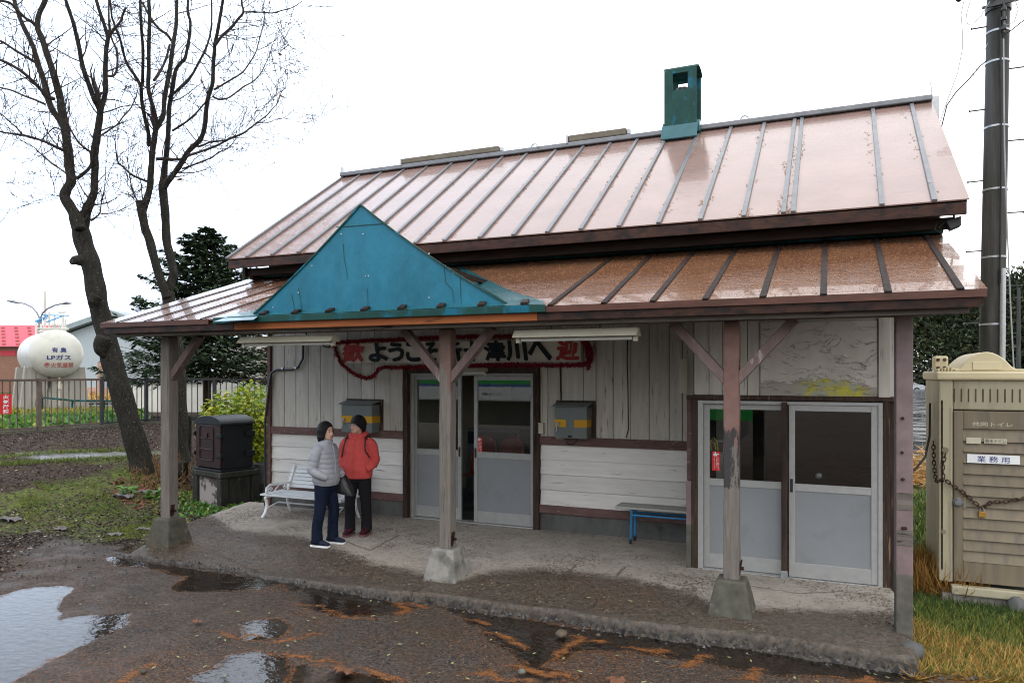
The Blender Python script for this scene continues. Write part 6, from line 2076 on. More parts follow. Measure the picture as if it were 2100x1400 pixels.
for (u, v, tree, rot) in ((244, 37, tipsA, 0), (414, 167, tipsB, 1), (447, 176, tipsB, 2), (380, 128, tipsB, 3), (578, 198, tipsB, 4), (574, 112, tipsB, 5), (369, 368, tipsB, 6)):
    D = D2 - .8
    p = Dp(u, v, D)
    b = MB(); s = .09
    ax = Vector((random.gauss(0, 1), random.gauss(0, 1), random.gauss(0, .4))).normalized(); up = Vector((random.gauss(0, .3), random.gauss(0, .3), 1)).normalized()
    b.add([p - ax * s, p + up * s * .35, p + ax * s, p - up * s * .35], [(0, 1, 2, 3)])
    o = b.build('dry_leaf', M['dead_leaf'], None, origin=p); tag(o, 'single dry brown leaf still clinging to a bare branch', 'leaf', 'dry leaves left on the bare trees')
random.seed(11)
# suckers, stumps and dead stalks round the trunks
M['stalk'] = nm('dead_brown_stalk', (.10, .058, .028), (.19, .115, .058), 9, None, .9, bump=.2)
b = MB()
for k in range(90):
    u = random.uniform(262, 392); v = random.uniform(955, 1005) + (20 if u > 330 else 0) * random.random()
    p = Gp(u, v)
    ln = random.uniform(.12, .62) * (1 if 300 < u < 390 else .5)
    twig(b, p, Vector((random.gauss(0, .45), random.gauss(0, .45), 1)), ln, .011, 1)
o = b.build('dead_stalks', M['stalk'], None, origin=Gp(330, 975)); tag(o, 'tangle of dead brown stalks round the foot of the two bare trees', 'stalks', kind='stuff')
for (u, v, h, r) in ((384, 935, .95, .075), (372, 990, .45, .10), (352, 1000, .35, .13)):
    p = Gp(u, v)
    b = MB(); b.loft([[(p.x + r * k * (1 + .2 * math.sin(3 * a + h * 9)) * math.cos(a) + z * .06, p.y + r * k * (1 + .2 * math.sin(2 * a)) * math.sin(a), p.z - .05 + z) for a in np.linspace(0, 2 * math.pi, 12, endpoint=False)] for k, z in ((1.3, 0), (1, h * .3), (.95, h * .7), (.85, h), (.3, h + .04))])
    o = b.build('tree_stump', M['bark'], None, smooth=True, origin=p)
    tag(o, {.95: 'tall narrow ragged stump beside the iron cabinet', .45: 'low stump between the left porch post and the iron cabinet', .35: 'broad low stump behind the left porch post'}[h], 'stump')


# ================================================================== leaf cards
def cards(name, C_, A_, N_, ln, wd, mat, parent=None, rnd=None, origin=None, bend=.15):
    """small pointed leaves: centre line A from C, width across, two faces each"""
    n = len(C_)
    A_ = A_ / (np.linalg.norm(A_, axis=1, keepdims=True) + 1e-9)
    S_ = np.cross(A_, N_)
    S_ /= (np.linalg.norm(S_, axis=1, keepdims=True) + 1e-9)
    Nn = np.cross(S_, A_)
    ln = np.broadcast_to(np.asarray(ln, float), (n,))[:, None]
    wd = np.broadcast_to(np.asarray(wd, float), (n,))[:, None]
    V = np.stack([C_, C_ + A_ * ln * .45 + S_ * wd * .5 + Nn * ln * bend * .5, C_ + A_ * ln, C_ + A_ * ln * .45 - S_ * wd * .5 + Nn * ln * bend * .5], 1).reshape(-1, 3)
    Fq = np.arange(4 * n).reshape(n, 4)
    r = rnd if rnd is not None else rng.random(n)
    return link_mesh(name, V, Fq, mat, parent, False, r, origin=origin)


def leaf_mat(name, stops, rough=.6, trans=.25):
    t = NT(name)
    c = t.ramp(t.attr('rnd'), stops)
    d = t.n('BsdfPrincipled', {'Base Color': c, 'Roughness': rough})
    tl = t.n('BsdfTranslucent', {'Color': c})
    t.surf(t.n('MixShader', {0: trans, 1: d.outputs[0], 2: tl.outputs[0]}).outputs[0])
    return t.mat


M['fir'] = leaf_mat('dark_fir_needles', [(0, (.008, .019, .009)), (.5, (.022, .046, .018)), (.9, (.045, .078, .028)), (1, (.08, .11, .035))], .7, .1)
M['yew'] = leaf_mat('dark_yew_foliage', [(0, (.007, .013, .005)), (.5, (.018, .031, .010)), (.85, (.045, .060, .016)), (1, (.12, .095, .025))], .7, .1)
M['hydrangea'] = leaf_mat('yellow_green_shrub_leaves', [(0, (.08, .15, .015)), (.4, (.24, .34, .025)), (.75, (.48, .46, .03)), (1, (.46, .28, .035))], .5, .3)
M['crop'] = leaf_mat('green_crop_leaves', [(0, (.03, .09, .012)), (.5, (.07, .19, .025)), (.85, (.13, .28, .04)), (1, (.30, .33, .05))], .5, .3)
M['blade'] = leaf_mat('green_grass_blades', [(0, (.014, .040, .006)), (.5, (.045, .090, .011)), (.85, (.13, .175, .018)), (1, (.27, .22, .04))], .6, .25)
M['blade_dry'] = leaf_mat('dry_straw_blades', [(0, (.20, .095, .018)), (.5, (.42, .235, .05)), (1, (.56, .37, .11))], .7, .2)
M['field'] = leaf_mat('yellow_green_field_grass', [(0, (.10, .13, .015)), (.5, (.22, .22, .025)), (1, (.38, .32, .05))], .6, .25)
M['needle'] = leaf_mat('orange_larch_needles', [(0, (.12, .040, .010)), (.5, (.27, .095, .022)), (1, (.40, .17, .05))], .7, .1)
M['leaf_green'] = leaf_mat('fallen_green_leaves', [(0, (.20, .26, .09)), (.6, (.30, .32, .13)), (1, (.38, .33, .12))], .5, .1)
M['wood_trunk'] = nm('conifer_bark', (.03, .02, .015), (.06, .04, .03), 8, (3, 3, .7), .9, bump=.5)


def unit(n):
    a = rng.normal(size=(n, 3))
    return a / np.linalg.norm(a, axis=1, keepdims=True)


def fir(label, base, h, r, seed, whorls=22, per=9, group=None, z0=.9, droop=.18):
    global rng
    rng = np.random.default_rng(seed)
    random.seed(seed)
    base = Vector(base)
    t = thing('fir_tree', label, 'tree', tuple(base), group=group)
    tb = MB(); tb.tube([base + Vector((0, 0, -.1)), base + Vector((.05, 0, h * .5)), base + Vector((0, 0, h * .97))], [h * .022, h * .014, .015], 8)
    C_, A_, N_, Ln = [], [], [], []
    for w in range(whorls):
        f = w / (whorls - 1)
        z = z0 + (h - z0) * (f ** .92)
        R = r * (1 - f) ** .62 * random.uniform(.8, 1.1) + .12
        for k in range(per):
            an = 2 * math.pi * (k + random.random()) / per + w * 1.3
            Lb = R * random.uniform(.55, 1.12)
            d = Vector((math.cos(an), math.sin(an), .0))
            pts = []
            for i in range(9):
                s = i / 8
                pts.append(base + Vector((0, 0, z)) + d * Lb * s + Vector((0, 0, -droop * Lb * math.sin(s * math.pi * .75) + .12 * Lb * s * s)))
            tb.tube([pts[0], pts[4], pts[8]], [.022, .014, .004], 4, caps=False)
            m = int(20 * Lb + 8)
            side = Vector((-d.y, d.x, 0))
            for _ in range(int(m * 2.4)):
                s = random.random() ** .7
                i = min(7, int(s * 8)); p = pts[i].lerp(pts[i + 1], s * 8 - i)
                off = random.gauss(0, .22) * Lb * (1 - s * .75) * .8
                C_.append(p + side * off + Vector((0, 0, -abs(off) * .25 + random.gauss(0, .025))))
                sg = 1 if off > 0 else -1
                A_.append(d * random.uniform(.5, 1) + side * sg * random.uniform(.1, .9) + Vector((0, 0, random.gauss(-.12, .22))))
                N_.append((random.gauss(0, .35), random.gauss(0, .35), 1))
                Ln.append(random.uniform(.13, .30))
    tb.build('trunk', M['wood_trunk'], t)
    Ln = np.array(Ln)
    cards('crown', np.array([tuple(c) for c in C_]), np.array([tuple(a) for a in A_]), np.array(N_), Ln, Ln * .42, M['fir'], t)
    return t


def bushy_conifer(label, base, h, r, seed, n=9000, group=None, lean=0):
    g = np.random.default_rng(seed)
    base = np.array(base, float)
    t = thing('conifer', label, 'tree', tuple(base), group=group)
    tb = MB(); tb.tube([Vector(base) + Vector((0, 0, -.1)), Vector(base) + Vector((0, 0, h * .8))], [.3, .05], 8); tb.build('trunk', M['wood_trunk'], t)
    k = 190
    f = g.random(k) ** .8
    zc = 1.3 + f * (h - 1.5)
    env = r * np.sin(np.clip((f * .86 + .14), 0, 1) * math.pi) ** .7
    an = g.random(k) * 2 * math.pi
    rad = env * np.sqrt(g.random(k)) * .95
    cl = np.stack([rad * np.cos(an), rad * np.sin(an), zc], 1)
    per = n // k
    off = g.normal(size=(k, per, 3)) * np.array([.34, .34, .22]) * (r / 1.8)
    C_ = (cl[:, None, :] + off).reshape(-1, 3)
    out = off.reshape(-1, 3) + cl.repeat(per, 0) * np.array([.25, .25, 0])
    A_ = out / (np.linalg.norm(out, axis=1, keepdims=True) + 1e-6) + g.normal(size=(k * per, 3)) * .5 + np.array([0, 0, .25])
    N_ = g.normal(size=(k * per, 3))
    Ln = g.uniform(.3, .8, k * per)
    tone = np.clip(np.repeat(g.random(k), per) * .5 + g.random(k * per) * .6 - .05, 0, 1)
    cards('crown', C_ + base, A_, N_, Ln, Ln * .34, M['yew'], t, tone)
    return t


fb = Gp(392, 858)
fir('dark layered fir tree behind the two bare trees at the left end of the station', (fb.x + .5, fb.y + .2, fb.z), 6.4, 3.3, 21, whorls=22, per=11, z0=1.75)
bushy_conifer('dark conifer filling the gap between the mauve pillar and the utility pole', (12.2, 98.0, 0), 11.6, 8.0, 31, 30000, 'conifers beyond the toilet cabin')
bushy_conifer('dark conifer right of the utility pole above the toilet cabin', (20.6, 100.0, 0), 13.0, 7.0, 33, 26000, 'conifers beyond the toilet cabin')
bushy_conifer('tall conifer at the right edge behind the thin guy wire', (28.0, 104.0, 0), 12.0, 7.0, 37, 22000, 'conifers beyond the toilet cabin')


# yellow-green shrub between cabinet and wall
def shrub(label, c, rx, ry, h, n, seed, mat, name='leafy_shrub', size=(.07, .15)):
    g = np.random.default_rng(seed)
    t = thing(name, label, 'shrub', tuple(c))
    tb = MB()
    random.seed(seed)
    for _ in range(26):
        a = random.random() * 6.28; q = random.random()
        tb.tube([Vector(c) + Vector((math.cos(a) * rx * .25, math.sin(a) * ry * .25, -.05)), Vector(c) + Vector((math.cos(a) * rx * .6 * q, math.sin(a) * ry * .6 * q, h * .5)), Vector(c) + Vector((math.cos(a) * rx * .9 * q, math.sin(a) * ry * .9 * q, h * random.uniform(.75, .98)))], [.012, .009, .005], 5)
    tb.build('stem', M['stalk'], t)
    u = unit(n)
    rr = g.random(n) ** .35
    C_ = np.array(c) + np.stack([u[:, 0] * rx * rr, u[:, 1] * ry * rr, h * .52 + u[:, 2] * h * .48 * rr], 1)
    C_[:, 2] += .12 * np.sin(C_[:, 0] * 5) * np.sin(C_[:, 1] * 6)
    A_ = u * np.array([1, 1, .3]) + g.normal(size=(n, 3)) * .35 + np.array([0, 0, -.35])
    N_ = g.normal(size=(n, 3)) * .35 + np.array([0, 0, 1]) + u * .5
    Ln = g.uniform(*size, n)
    cards('leaves', C_, A_, N_, Ln, Ln * .72, mat, t, np.clip(g.random(n) * .75 + (1 - C_[:, 2] / h) * .25, 0, 1), bend=.2)
    return t


shrub('yellow green broad-leaved shrub between the iron cabinet and the station wall', (-11.05, 11.7, .05), 1.0, .8, 1.95, 5000, 41, M['hydrangea'])

# ================================================================== left background
M['fence'] = nm('brown_steel_fence', (.085, .060, .050), (.13, .096, .082), 6, None, .6, bump=.1, c3=(.03, .025, .024), m3=3, thr=.62)
M['fence_dark'] = nm('black_steel_fence', (.014, .013, .014), (.03, .028, .028), 6, None, .5, bump=.1)
fpts = [Gp(u, v) for u, v in ((-190, 902), (-60, 896), (80, 886), (209, 876), (300, 868.5), (440, 868), (580, 868))]
for seg, (ia, ib, mk, lab) in enumerate(((0, 3, 'fence', 'brown steel bar fence in front of the gas tank and the crops'), (3, 6, 'fence_dark', 'black steel bar fence running behind the fir and the two bare trees'))):
    ft = thing('bar_fence', lab, 'fence', tuple(fpts[ia]))
    bars, rail, rail2, curb = MB(), MB(), MB(), MB()
    H_ = 1.36
    for i in range(ia, ib):
        p, q = fpts[i], fpts[i + 1]
        n = int((q - p).length / .165)
        for k in range(1, n):
            s = p.lerp(q, k / n)
            bars.beam(s + Vector((0, 0, .10)), s + Vector((0, 0, H_)), .020, .020)
        rail.beam(p + Vector((0, 0, H_)), q + Vector((0, 0, H_)), .07, .06); rail2.beam(p + Vector((0, 0, .12)), q + Vector((0, 0, .12)), .05, .05)
        curb.beam(p + Vector((0, 0, -.02)), q + Vector((0, 0, -.02)), .2, .20)
        pm_ = MB(); pm_.beam(p + Vector((0, 0, -.05)), p + Vector((0, 0, H_ + .05)), .085, .085, (0, 1, 0)); pm_.build('post', M[mk], ft)
    bars.build('bars', M[mk], ft); rail.build('rail', M[mk], ft); rail2.build('rail', M[mk], ft); curb.build('kerb', M['concrete_dark'], ft)
p, q = fpts[1].lerp(fpts[2], .28), fpts[1].lerp(fpts[2], .60)
# fire warning sign tied to the fence
sA_, sB_ = Gp(-4, 892), Gp(22, 890.5)
dirx = (sB_ - sA_).normalized(); nrm_ = Vector((dirx.y, -dirx.x, 0))
so_ = sA_ + nrm_ * .06
sg = thing('fire_sign', 'red upright fire warning sign hung on the brown fence', 'sign', tuple(so_))
wS = (sB_ - sA_).length
b = MB(); z0, z1 = .52, 1.02
b.prism([so_ + Vector((0, 0, z0)), so_ + dirx * wS + Vector((0, 0, z0)), so_ + dirx * wS + Vector((0, 0, z1)), so_ + Vector((0, 0, z1))], nrm_ * .012); b.build('board', M['red'], sg)
for k, ch in enumerate('火気厳禁'):
    text('lettering', ch, M['white'], sg, so_ + nrm_ * .014 + dirx * wS * .28 + Vector((0, 0, z1 - .125 - k * .12)), dirx, (0, 0, 1), wS * .5, .10, .002, .03)

# gas tank
gb = Gp(118, 842)
Dt = -math.sin(YAW) * gb.x + math.cos(YAW) * gb.y
tc = Dp(115, 725, Dt)
Rt = 49 * Dt / F_PX
M['tank'] = nm('cream_white_tank_paint', (.52, .515, .455), (.58, .575, .515), 1.5, None, .35, bump=.02, c3=(.40, .40, .33), m3=1.2, thr=.62, mw=.12)
M['tank_conc'] = nm('streaked_concrete', (.26, .25, .215), (.36, .345, .30), 2, (2, 2, .5), .9, bump=.2, c3=(.05, .045, .038), m3=1.4, thr=.60, mw=.03, m3s=(2.6, 2.6, .18))
gt = thing('gas_tank', 'large cream white gas tank with black and red lettering on a concrete base', 'gas tank', tuple(gb))
ax_ = Vector((-.885, .465, 0)).normalized()
sd_ = Vector((-ax_.y, ax_.x, 0)) * -1
prof = [(Rt * math.sin(a), -Rt * .62 * math.cos(a)) for a in np.linspace(0.0, math.pi / 2, 14)]
prof += [(Rt, .3), (Rt, 4.2)] + [(Rt * math.cos(a), 4.2 + Rt * .62 * math.sin(a)) for a in np.linspace(0.1, math.pi / 2, 10)]
b = MB(); b.lathe([(max(r, .001), h) for r, h in prof], (0, 0, 0), 40, 'X')
Bm = Matrix((ax_, sd_, Vector((0, 0, 1)))).transposed()
nose = tc
b.v = [nose + Bm @ v for v in b.v]
shell = b.build('tank_shell', M['tank'], gt, smooth=True)


def tank_text(s, u0, u1, v0, v1, mat, bold=.02):
    rt = -sd_ if sd_.dot(Vector((1, 0, 0))) < 0 else sd_
    w = (u1 - u0) * Dt / F_PX; h = (v1 - v0) * Dt / F_PX
    cx = ((u0 + u1) / 2 - 117) * Dt / F_PX; cz = (725 - (v0 + v1) / 2) * Dt / F_PX
    o = text('lettering', s, mat, gt, (0, 0, 0), (1, 0, 0), (0, 0, 1), w, h, 0, bold)
    rl = root_loc(gt)
    for vx in o.data.vertices:
        p = Vector(vx.co) + rl
        a, c = p.x - w / 2 + cx, p.z - h / 2 + cz
        rho = min(.98, math.hypot(a, c) / Rt)
        dep = -Rt * .62 * math.sqrt(1 - rho * rho) - .012
        vx.co = nose + ax_ * dep + rt * a + Vector((0, 0, c)) - rl
    return o


tank_text('有 臭', 106, 132, 713, 723, M['ink_blue'])
tank_text('LPガス', 98, 140, 728, 738, M['ink_blue'])
tank_text('火気厳禁', 104.5, 145, 743, 754, M['ink_red'], .004)
tank_text('㊟', 94, 103, 743.5, 753, M['ink_red'])
zg = gb.z
for o_ in (.15, 3.4):
    b = MB()
    c0 = nose + ax_ * o_; c0.z = 0
    hb_, ht_ = Rt * 1.28, Rt * 1.08
    zt = tc.z - Rt * .55
    b.prism([c0 + sd_ * -hb_ + Vector((0, 0, zg - .3)), c0 + sd_ * hb_ + Vector((0, 0, zg - .3)), c0 + sd_ * ht_ + Vector((0, 0, zt)), c0 + sd_ * -ht_ + Vector((0, 0, zt))], ax_ * .55)
    b.build('concrete_base', M['tank_conc'], gt, bevel=.02)
b = MB()
b.tube([nose + ax_ * -.95 + Vector((0, 0, -Rt * 1.0)), nose + ax_ * -.95 + Vector((0, 0, -Rt - 1.1))], .03, 8); b.tube([nose + ax_ * -.95 + sd_ * -.1 + Vector((0, 0, -Rt - .3)), nose + ax_ * -.95 + sd_ * .1 + Vector((0, 0, -Rt - .3))], .025, 8); b.beam(nose + ax_ * -1.0 + Vector((0, 0, -Rt - .25)), nose + ax_ * -1.0 + Vector((0, 0, -Rt - .45)), .16, .1)
b.build('drain_valve', M['lamp_white'], gt)
b = MB()
for s_ in (-1, 1):
    for o_ in (.9, 2.0): b.tube([nose + ax_ * o_ + sd_ * s_ * Rt * .9 + Vector((0, 0, -Rt * .5)), nose + ax_ * o_ + sd_ * s_ * Rt * .95 + Vector((0, 0, -Rt - .2))], .035, 6)
b.build('support_pipe', M['tank'], gt)
# pipe rack over the tank
pr_ = thing('pipe_rack', 'white pipe rack with blue sprinkler pipes above the gas tank', 'pipe rack', tuple(tc + ax_ * 1.6))
b = MB()
for (u, v0, v1, dd) in ((74, 662, 700, .6), (84, 664, 690, 2.5), (129, 648, 700, .8), (134, 655, 690, 2.4), (101, 640, 690, 1.4), (112, 648, 680, 1.6)):
    b.tube([Dp(u, v0, Dt + dd), Dp(u, v1, Dt + dd)], .045, 6)
for (u0, v0, u1, v1, dd) in ((76, 674, 140, 674, .8), (80, 680, 128, 677, 1.5), (120, 640, 134, 640, 1.4)): b.tube([Dp(u0, v0, Dt + dd), Dp(u1, v1, Dt + dd)], .05, 6)
for u in (90, 108, 114, 118, 122, 126): b.tube([Dp(u, 664, Dt + 1.5), Dp(u, 680, Dt + 1.5)], .03, 6)
b.build('frame', M['tank'], pr_)
b = MB(); b.tube([Dp(72, 659, Dt + .6), Dp(98, 647, Dt + 2.0)], .03, 6); b.tube([Dp(85, 646, Dt + 2.0), Dp(142, 647, Dt + 2.0)], .03, 6); b.tube([Dp(96, 660, Dt + .6), Dp(128, 648, Dt + 2.0)], .03, 6)
for k in range(9): p_ = Dp(74 + k * 3, 659 - k * 1.3, Dt + .6 + k * .15); b.tube([p_, p_ - Vector((0, 0, .1))], .02, 5)
b.build('sprinkler_pipe', M['blue'], pr_)
# double street lamp and tall white mast
SLD = 44
sb = Dp(82, 800, SLD)
sl_ = thing('street_lamp', 'double armed street lamp rising behind the gas tank', 'street lamp', (sb.x, sb.y, .7))
M['lampgrey'] = nm('grey_lamp_metal', (.17, .17, .19), (.24, .24, .26), 6, None, .5, bump=.05, metal=.3)
b = MB(); b.tube([Vector((sb.x, sb.y, .6)), Dp(82, 655, SLD)], .10, 8); b.build('pole', M['lampgrey'], sl_, smooth=True)
for path, hd in ((((82, 655), (76, 641), (66, 630), (52, 623), (37, 620)), ((37, 621), (26, 618), (15, 616.5))), (((82, 655), (87, 642), (97, 633), (112, 626), (126, 623)), ((126, 623.5), (137, 621), (147, 622)))):
    b = MB(); b.tube([Dp(u, v, SLD) for u, v in path], .05, 6); a_o = b.build('arm', M['lampgrey'], sl_, smooth=True)
    b = MB(); b.tube([Dp(u, v, SLD) for u, v in hd], [.08, .16, .06], 10, flat=.6); b.build('lamp_head', M['lampgrey'], a_o, smooth=True)
mp = Dp(92.5, 700, 60)
b = MB(); b.tube([Vector((mp.x, mp.y, .5)), Dp(92, 597, 60)], [.12, .09], 8)
for k in range(6):
    p_ = Dp(92, 604 + k * 7, 60); b.tube([p_ - Vector((.25, .2, 0)), p_ + Vector((.25, .2, 0))], .02, 5)
o = b.build('mast', M['tank'], None, smooth=True, origin=(mp.x, mp.y, .5)); tag(o, 'slender white mast far behind the gas tank', 'mast')

# red-roofed brick building
M['brick'] = nm('brown_brick', (.20, .105, .075), (.29, .165, .12), 3, (1, 1, 8), .85, bump=.2)
M['redroof'] = nm('red_sheet_roof', (.42, .028, .045), (.50, .045, .065), 2, None, .45, bump=.05)
rb0, rb1 = Dp(-330, 775, 58), Dp(172, 775, 58)
dr_ = (rb1 - rb0); dr_.z = 0; Lr = dr_.length; dr_.normalize(); nb_ = Vector((-dr_.y, dr_.x, 0))
zr = .55
ez = Dp(0, 711, 58).z; rz2 = Dp(0, 666, 62).z
rb0.z = rb1.z = 0
rt_ = thing('brick_building', 'long brown brick building with a bright red sheet roof behind the gas tank', 'building', (rb0.x, rb0.y, zr))
b = MB(); b.prism([rb0 + Vector((0, 0, zr)), rb1 + Vector((0, 0, zr)), rb1 + Vector((0, 0, ez)), rb0 + Vector((0, 0, ez))], nb_ * 9); b.build('wall', M['brick'], rt_)
b = MB()
e0, e1 = rb0 - nb_ * .5 - dr_ * .4 + Vector((0, 0, ez)), rb1 - nb_ * .5 + dr_ * .4 + Vector((0, 0, ez))
r0, r1 = rb0 + nb_ * 4.5 - dr_ * .4 + Vector((0, 0, rz2)), rb1 + nb_ * 4.5 + dr_ * .4 + Vector((0, 0, rz2))
f0, f1 = rb0 + nb_ * 9.5 - dr_ * .4 + Vector((0, 0, ez)), rb1 + nb_ * 9.5 + dr_ * .4 + Vector((0, 0, ez))
b.prism([e0, r0, f0], dr_ * (Lr + .8))
ro_ = b.build('roof', M['redroof'], rt_)
b = MB()
for j in range(6):
    for i in range(int(Lr / 1.1)):
        t = (j + .6) / 6.5
        p_ = e0.lerp(r0, t) + dr_ * (i * 1.1 + .55 * (j % 2) + .3) + Vector((0, 0, .03))
        b.beam(p_ - dr_ * .13, p_ + dr_ * .13, .12, .08)
b.build('snow_stops', M['brick'], ro_)
for i in range(4):
    wp = rb1 - dr_ * (6.6 + i * 5.2) - nb_ * .03
    b = MB(); b.prism([wp + Vector((0, 0, ez - .7)), wp + dr_ * 1.2 + Vector((0, 0, ez - .7)), wp + dr_ * 1.2 + Vector((0, 0, ez - .3)), wp + Vector((0, 0, ez - .3))], nb_ * .025); b.build('window', M['redroof'], rt_)
# pale corrugated warehouse
M['corr'] = nm('pale_grey_corrugated', (.30, .34, .36), (.35, .39, .41), 5, (14, 14, .2), .6, bump=.3)
M['greyroof'] = nm('grey_green_roof_edge', (.22, .27, .28), (.27, .32, .33), 4, None, .5, bump=.05)
M['pinkbrick'] = nm('pinkish_block_base', (.40, .24, .18), (.47, .30, .23), 4, None, .8, bump=.1)
WD = 50
wh0, wh1 = Dp(138, 775, WD), Dp(330, 775, WD)
wt_ = thing('warehouse', 'pale grey corrugated warehouse with a low gable roof behind the leaning tree trunk', 'building', (wh0.x, wh0.y, .6))
dw = wh1 - wh0; dw.z = 0; Lw = dw.length; dw.normalize(); nw = Vector((-dw.y, dw.x, 0))
zl_, zm_ = Dp(140, 684, WD).z, Dp(236, 650, WD).z
wh0.z = wh1.z = 0
b = MB(); b.prism([wh0 + Vector((0, 0, 1.05)), wh1 + Vector((0, 0, 1.05)), wh1 + Vector((0, 0, zl_)), wh0 + dw * Lw / 2 + Vector((0, 0, zm_)), wh0 + Vector((0, 0, zl_))], nw * 8); b.build('wall', M['corr'], wt_)
b = MB(); b.prism([wh0 - nw * .05 + Vector((0, 0, .3)), wh1 - nw * .05 + Vector((0, 0, .3)), wh1 - nw * .05 + Vector((0, 0, 1.3)), wh0 - nw * .05 + Vector((0, 0, 1.3))], nw * .049); b.beam(wh0 + dw * Lw * .36 - nw * .06 + Vector((0, 0, .5)), wh0 + dw * Lw * .36 - nw * .06 + Vector((0, 0, 3)), .5, .08); b.build('block_base', M['pinkbrick'], wt_)
b = MB()
for s0, s1 in (((-.7, zl_ - .12), (Lw / 2, zm_ + .10)), ((Lw / 2, zm_ + .10), (Lw + .7, zl_ - .12))):
    b.prism([wh0 - nw * .6 + dw * s0[0] + Vector((0, 0, s0[1])), wh0 - nw * .6 + dw * s1[0] + Vector((0, 0, s1[1])), wh0 - nw * .6 + dw * s1[0] + Vector((0, 0, s1[1] + .35)), wh0 - nw * .6 + dw * s0[0] + Vector((0, 0, s0[1] + .35))], nw * 9.2)
b.build('roof', M['greyroof'], wt_)
# white building behind the fence
M['whitewall'] = nm('off_white_render', (.66, .645, .58), (.74, .72, .66), 2, None, .85, bump=.05)
VD = 29
v0_, v1_ = Dp(262, 800, VD), Dp(640, 800, VD)
vt_ = thing('white_building', 'low off-white building behind the black fence and the fir', 'building', (v0_.x, v0_.y, .3))
dv_ = v1_ - v0_; dv_.z = 0; Lv = dv_.length; dv_.normalize(); nv2 = Vector((-dv_.y, dv_.x, 0))
v0_.z = v1_.z = 0
zt1, zt2 = Dp(0, 784, VD).z, Dp(0, 700, VD).z
b = MB(); b.prism([v0_ + Vector((0, 0, -.2)), v0_ + dv_ * Lv + Vector((0, 0, -.2)), v0_ + dv_ * Lv + Vector((0, 0, zt2)), v0_ + dv_ * Lv * .47 + Vector((0, 0, zt2)), v0_ + dv_ * Lv * .47 + Vector((0, 0, zt1)), v0_ + Vector((0, 0, zt1))], nv2 * 6); b.build('wall', M['whitewall'], vt_)
b = MB(); b.prism([v0_ - dv_ * .1 - nv2 * .1 + Vector((0, 0, zt1)), v0_ + dv_ * Lv * .468 - nv2 * .1 + Vector((0, 0, zt1)), v0_ + dv_ * Lv * .468 - nv2 * .1 + Vector((0, 0, zt1 + .12)), v0_ - dv_ * .1 - nv2 * .1 + Vector((0, 0, zt1 + .12))], nv2 * 6.2)
b.prism([v0_ + dv_ * Lv * .46 - nv2 * .1 + Vector((0, 0, zt2 + .002)), v0_ + dv_ * (Lv + .1) - nv2 * .1 + Vector((0, 0, zt2 + .002)), v0_ + dv_ * (Lv + .1) - nv2 * .1 + Vector((0, 0, zt2 + .14)), v0_ + dv_ * Lv * .46 - nv2 * .1 + Vector((0, 0, zt2 + .14))], nv2 * 6.2); b.build('roof', M['greyroof'], vt_)
b = MB(); wp = v0_ + dv_ * Lv * .725 - nv2 * .04
for k in range(12): b.beam(wp + Vector((0, 0, 1.9 + k * .12)), wp + dv_ * .55 + Vector((0, 0, 1.9 + k * .12)), .05, .07)
b.build('louvre_window', M['lamp_white'], vt_)
# green pipe rail, guard rails, road
b = MB()
gr1 = [Gp(85, 845), Dp(85, 818, Dt - 1.2), Dp(92, 815, Dt - 1.2), Dp(150, 821, Dt - 1.2), Dp(245, 822, Dt - 1.2)]
b.tube(gr1, .045, 6); b.tube([Dp(149, 821, Dt - 1.2), Gp(147, 845)], .04, 6); b.tube([Dp(214, 822, Dt - 1.2), Gp(213, 845)], .04, 6)
o = b.build('pipe_rail', M['green'], None, smooth=True, origin=gr1[0]); tag(o, 'dark green pipe rail in front of the concrete tank base', 'rail')
for i, (u0, u1, lab) in enumerate(((-120, 54, 'pale steel guard rail left of the concrete tank base'), (180, 300, 'pale steel guard rail right of the concrete tank base'))):
    Dg = Dt + 4
    gg = thing('guard_rail', lab, 'guard rail', tuple(Dp((u0 + u1) / 2, 840, Dg)), group='guard rails along the road')
    b = MB()
    for v in (823, 833):
        b = MB(); b.beam(Dp(u0, v, Dg), Dp(u1, v, Dg), .05, .13); b.build('rail', M['galv'], gg, bevel=.02)
    for k in range(4):
        u = u0 + (u1 - u0) * (k + .5) / 4
        b = MB(); b.tube([Dp(u, 820, Dg + .1), Dp(u, 850, Dg + .1)], .05, 8); b.build('post', M['galv'], gg)


def sheet(name, corners, mat, z=.0):
    b = MB(); b.poly([(x, y, float(ground_z(x, y)) + z) for x, y in corners])
    return tag(b.build(name, mat, None), kind='structure')


def wetroad():
    t = NT('wet_asphalt_road')
    p = t.pos()
    c = t.mix(t.noise(p, 1.2, 5, .6), (.030, .031, .034), (.075, .077, .082))
    t.bsdf(base=c, rough=t.ramp(t.noise(p, .6, 4, .6), [(.4, .10), (.6, .32)]), spec=.6)
    return t.mat


M['wetroad'] = wetroad()
rd = [Dp(u, 800, D) for u, D in ((-700, Dt + 6), (330, Dt + 6), (330, Dt + 17), (-700, Dt + 17))]
sheet('road', [(p.x, p.y) for p in rd], M['wetroad'], .06)
sheet('parking_lot', [(-1, 19.5), (14, 19.5), (60, 92), (-30, 92)], M['wetroad'], .06)


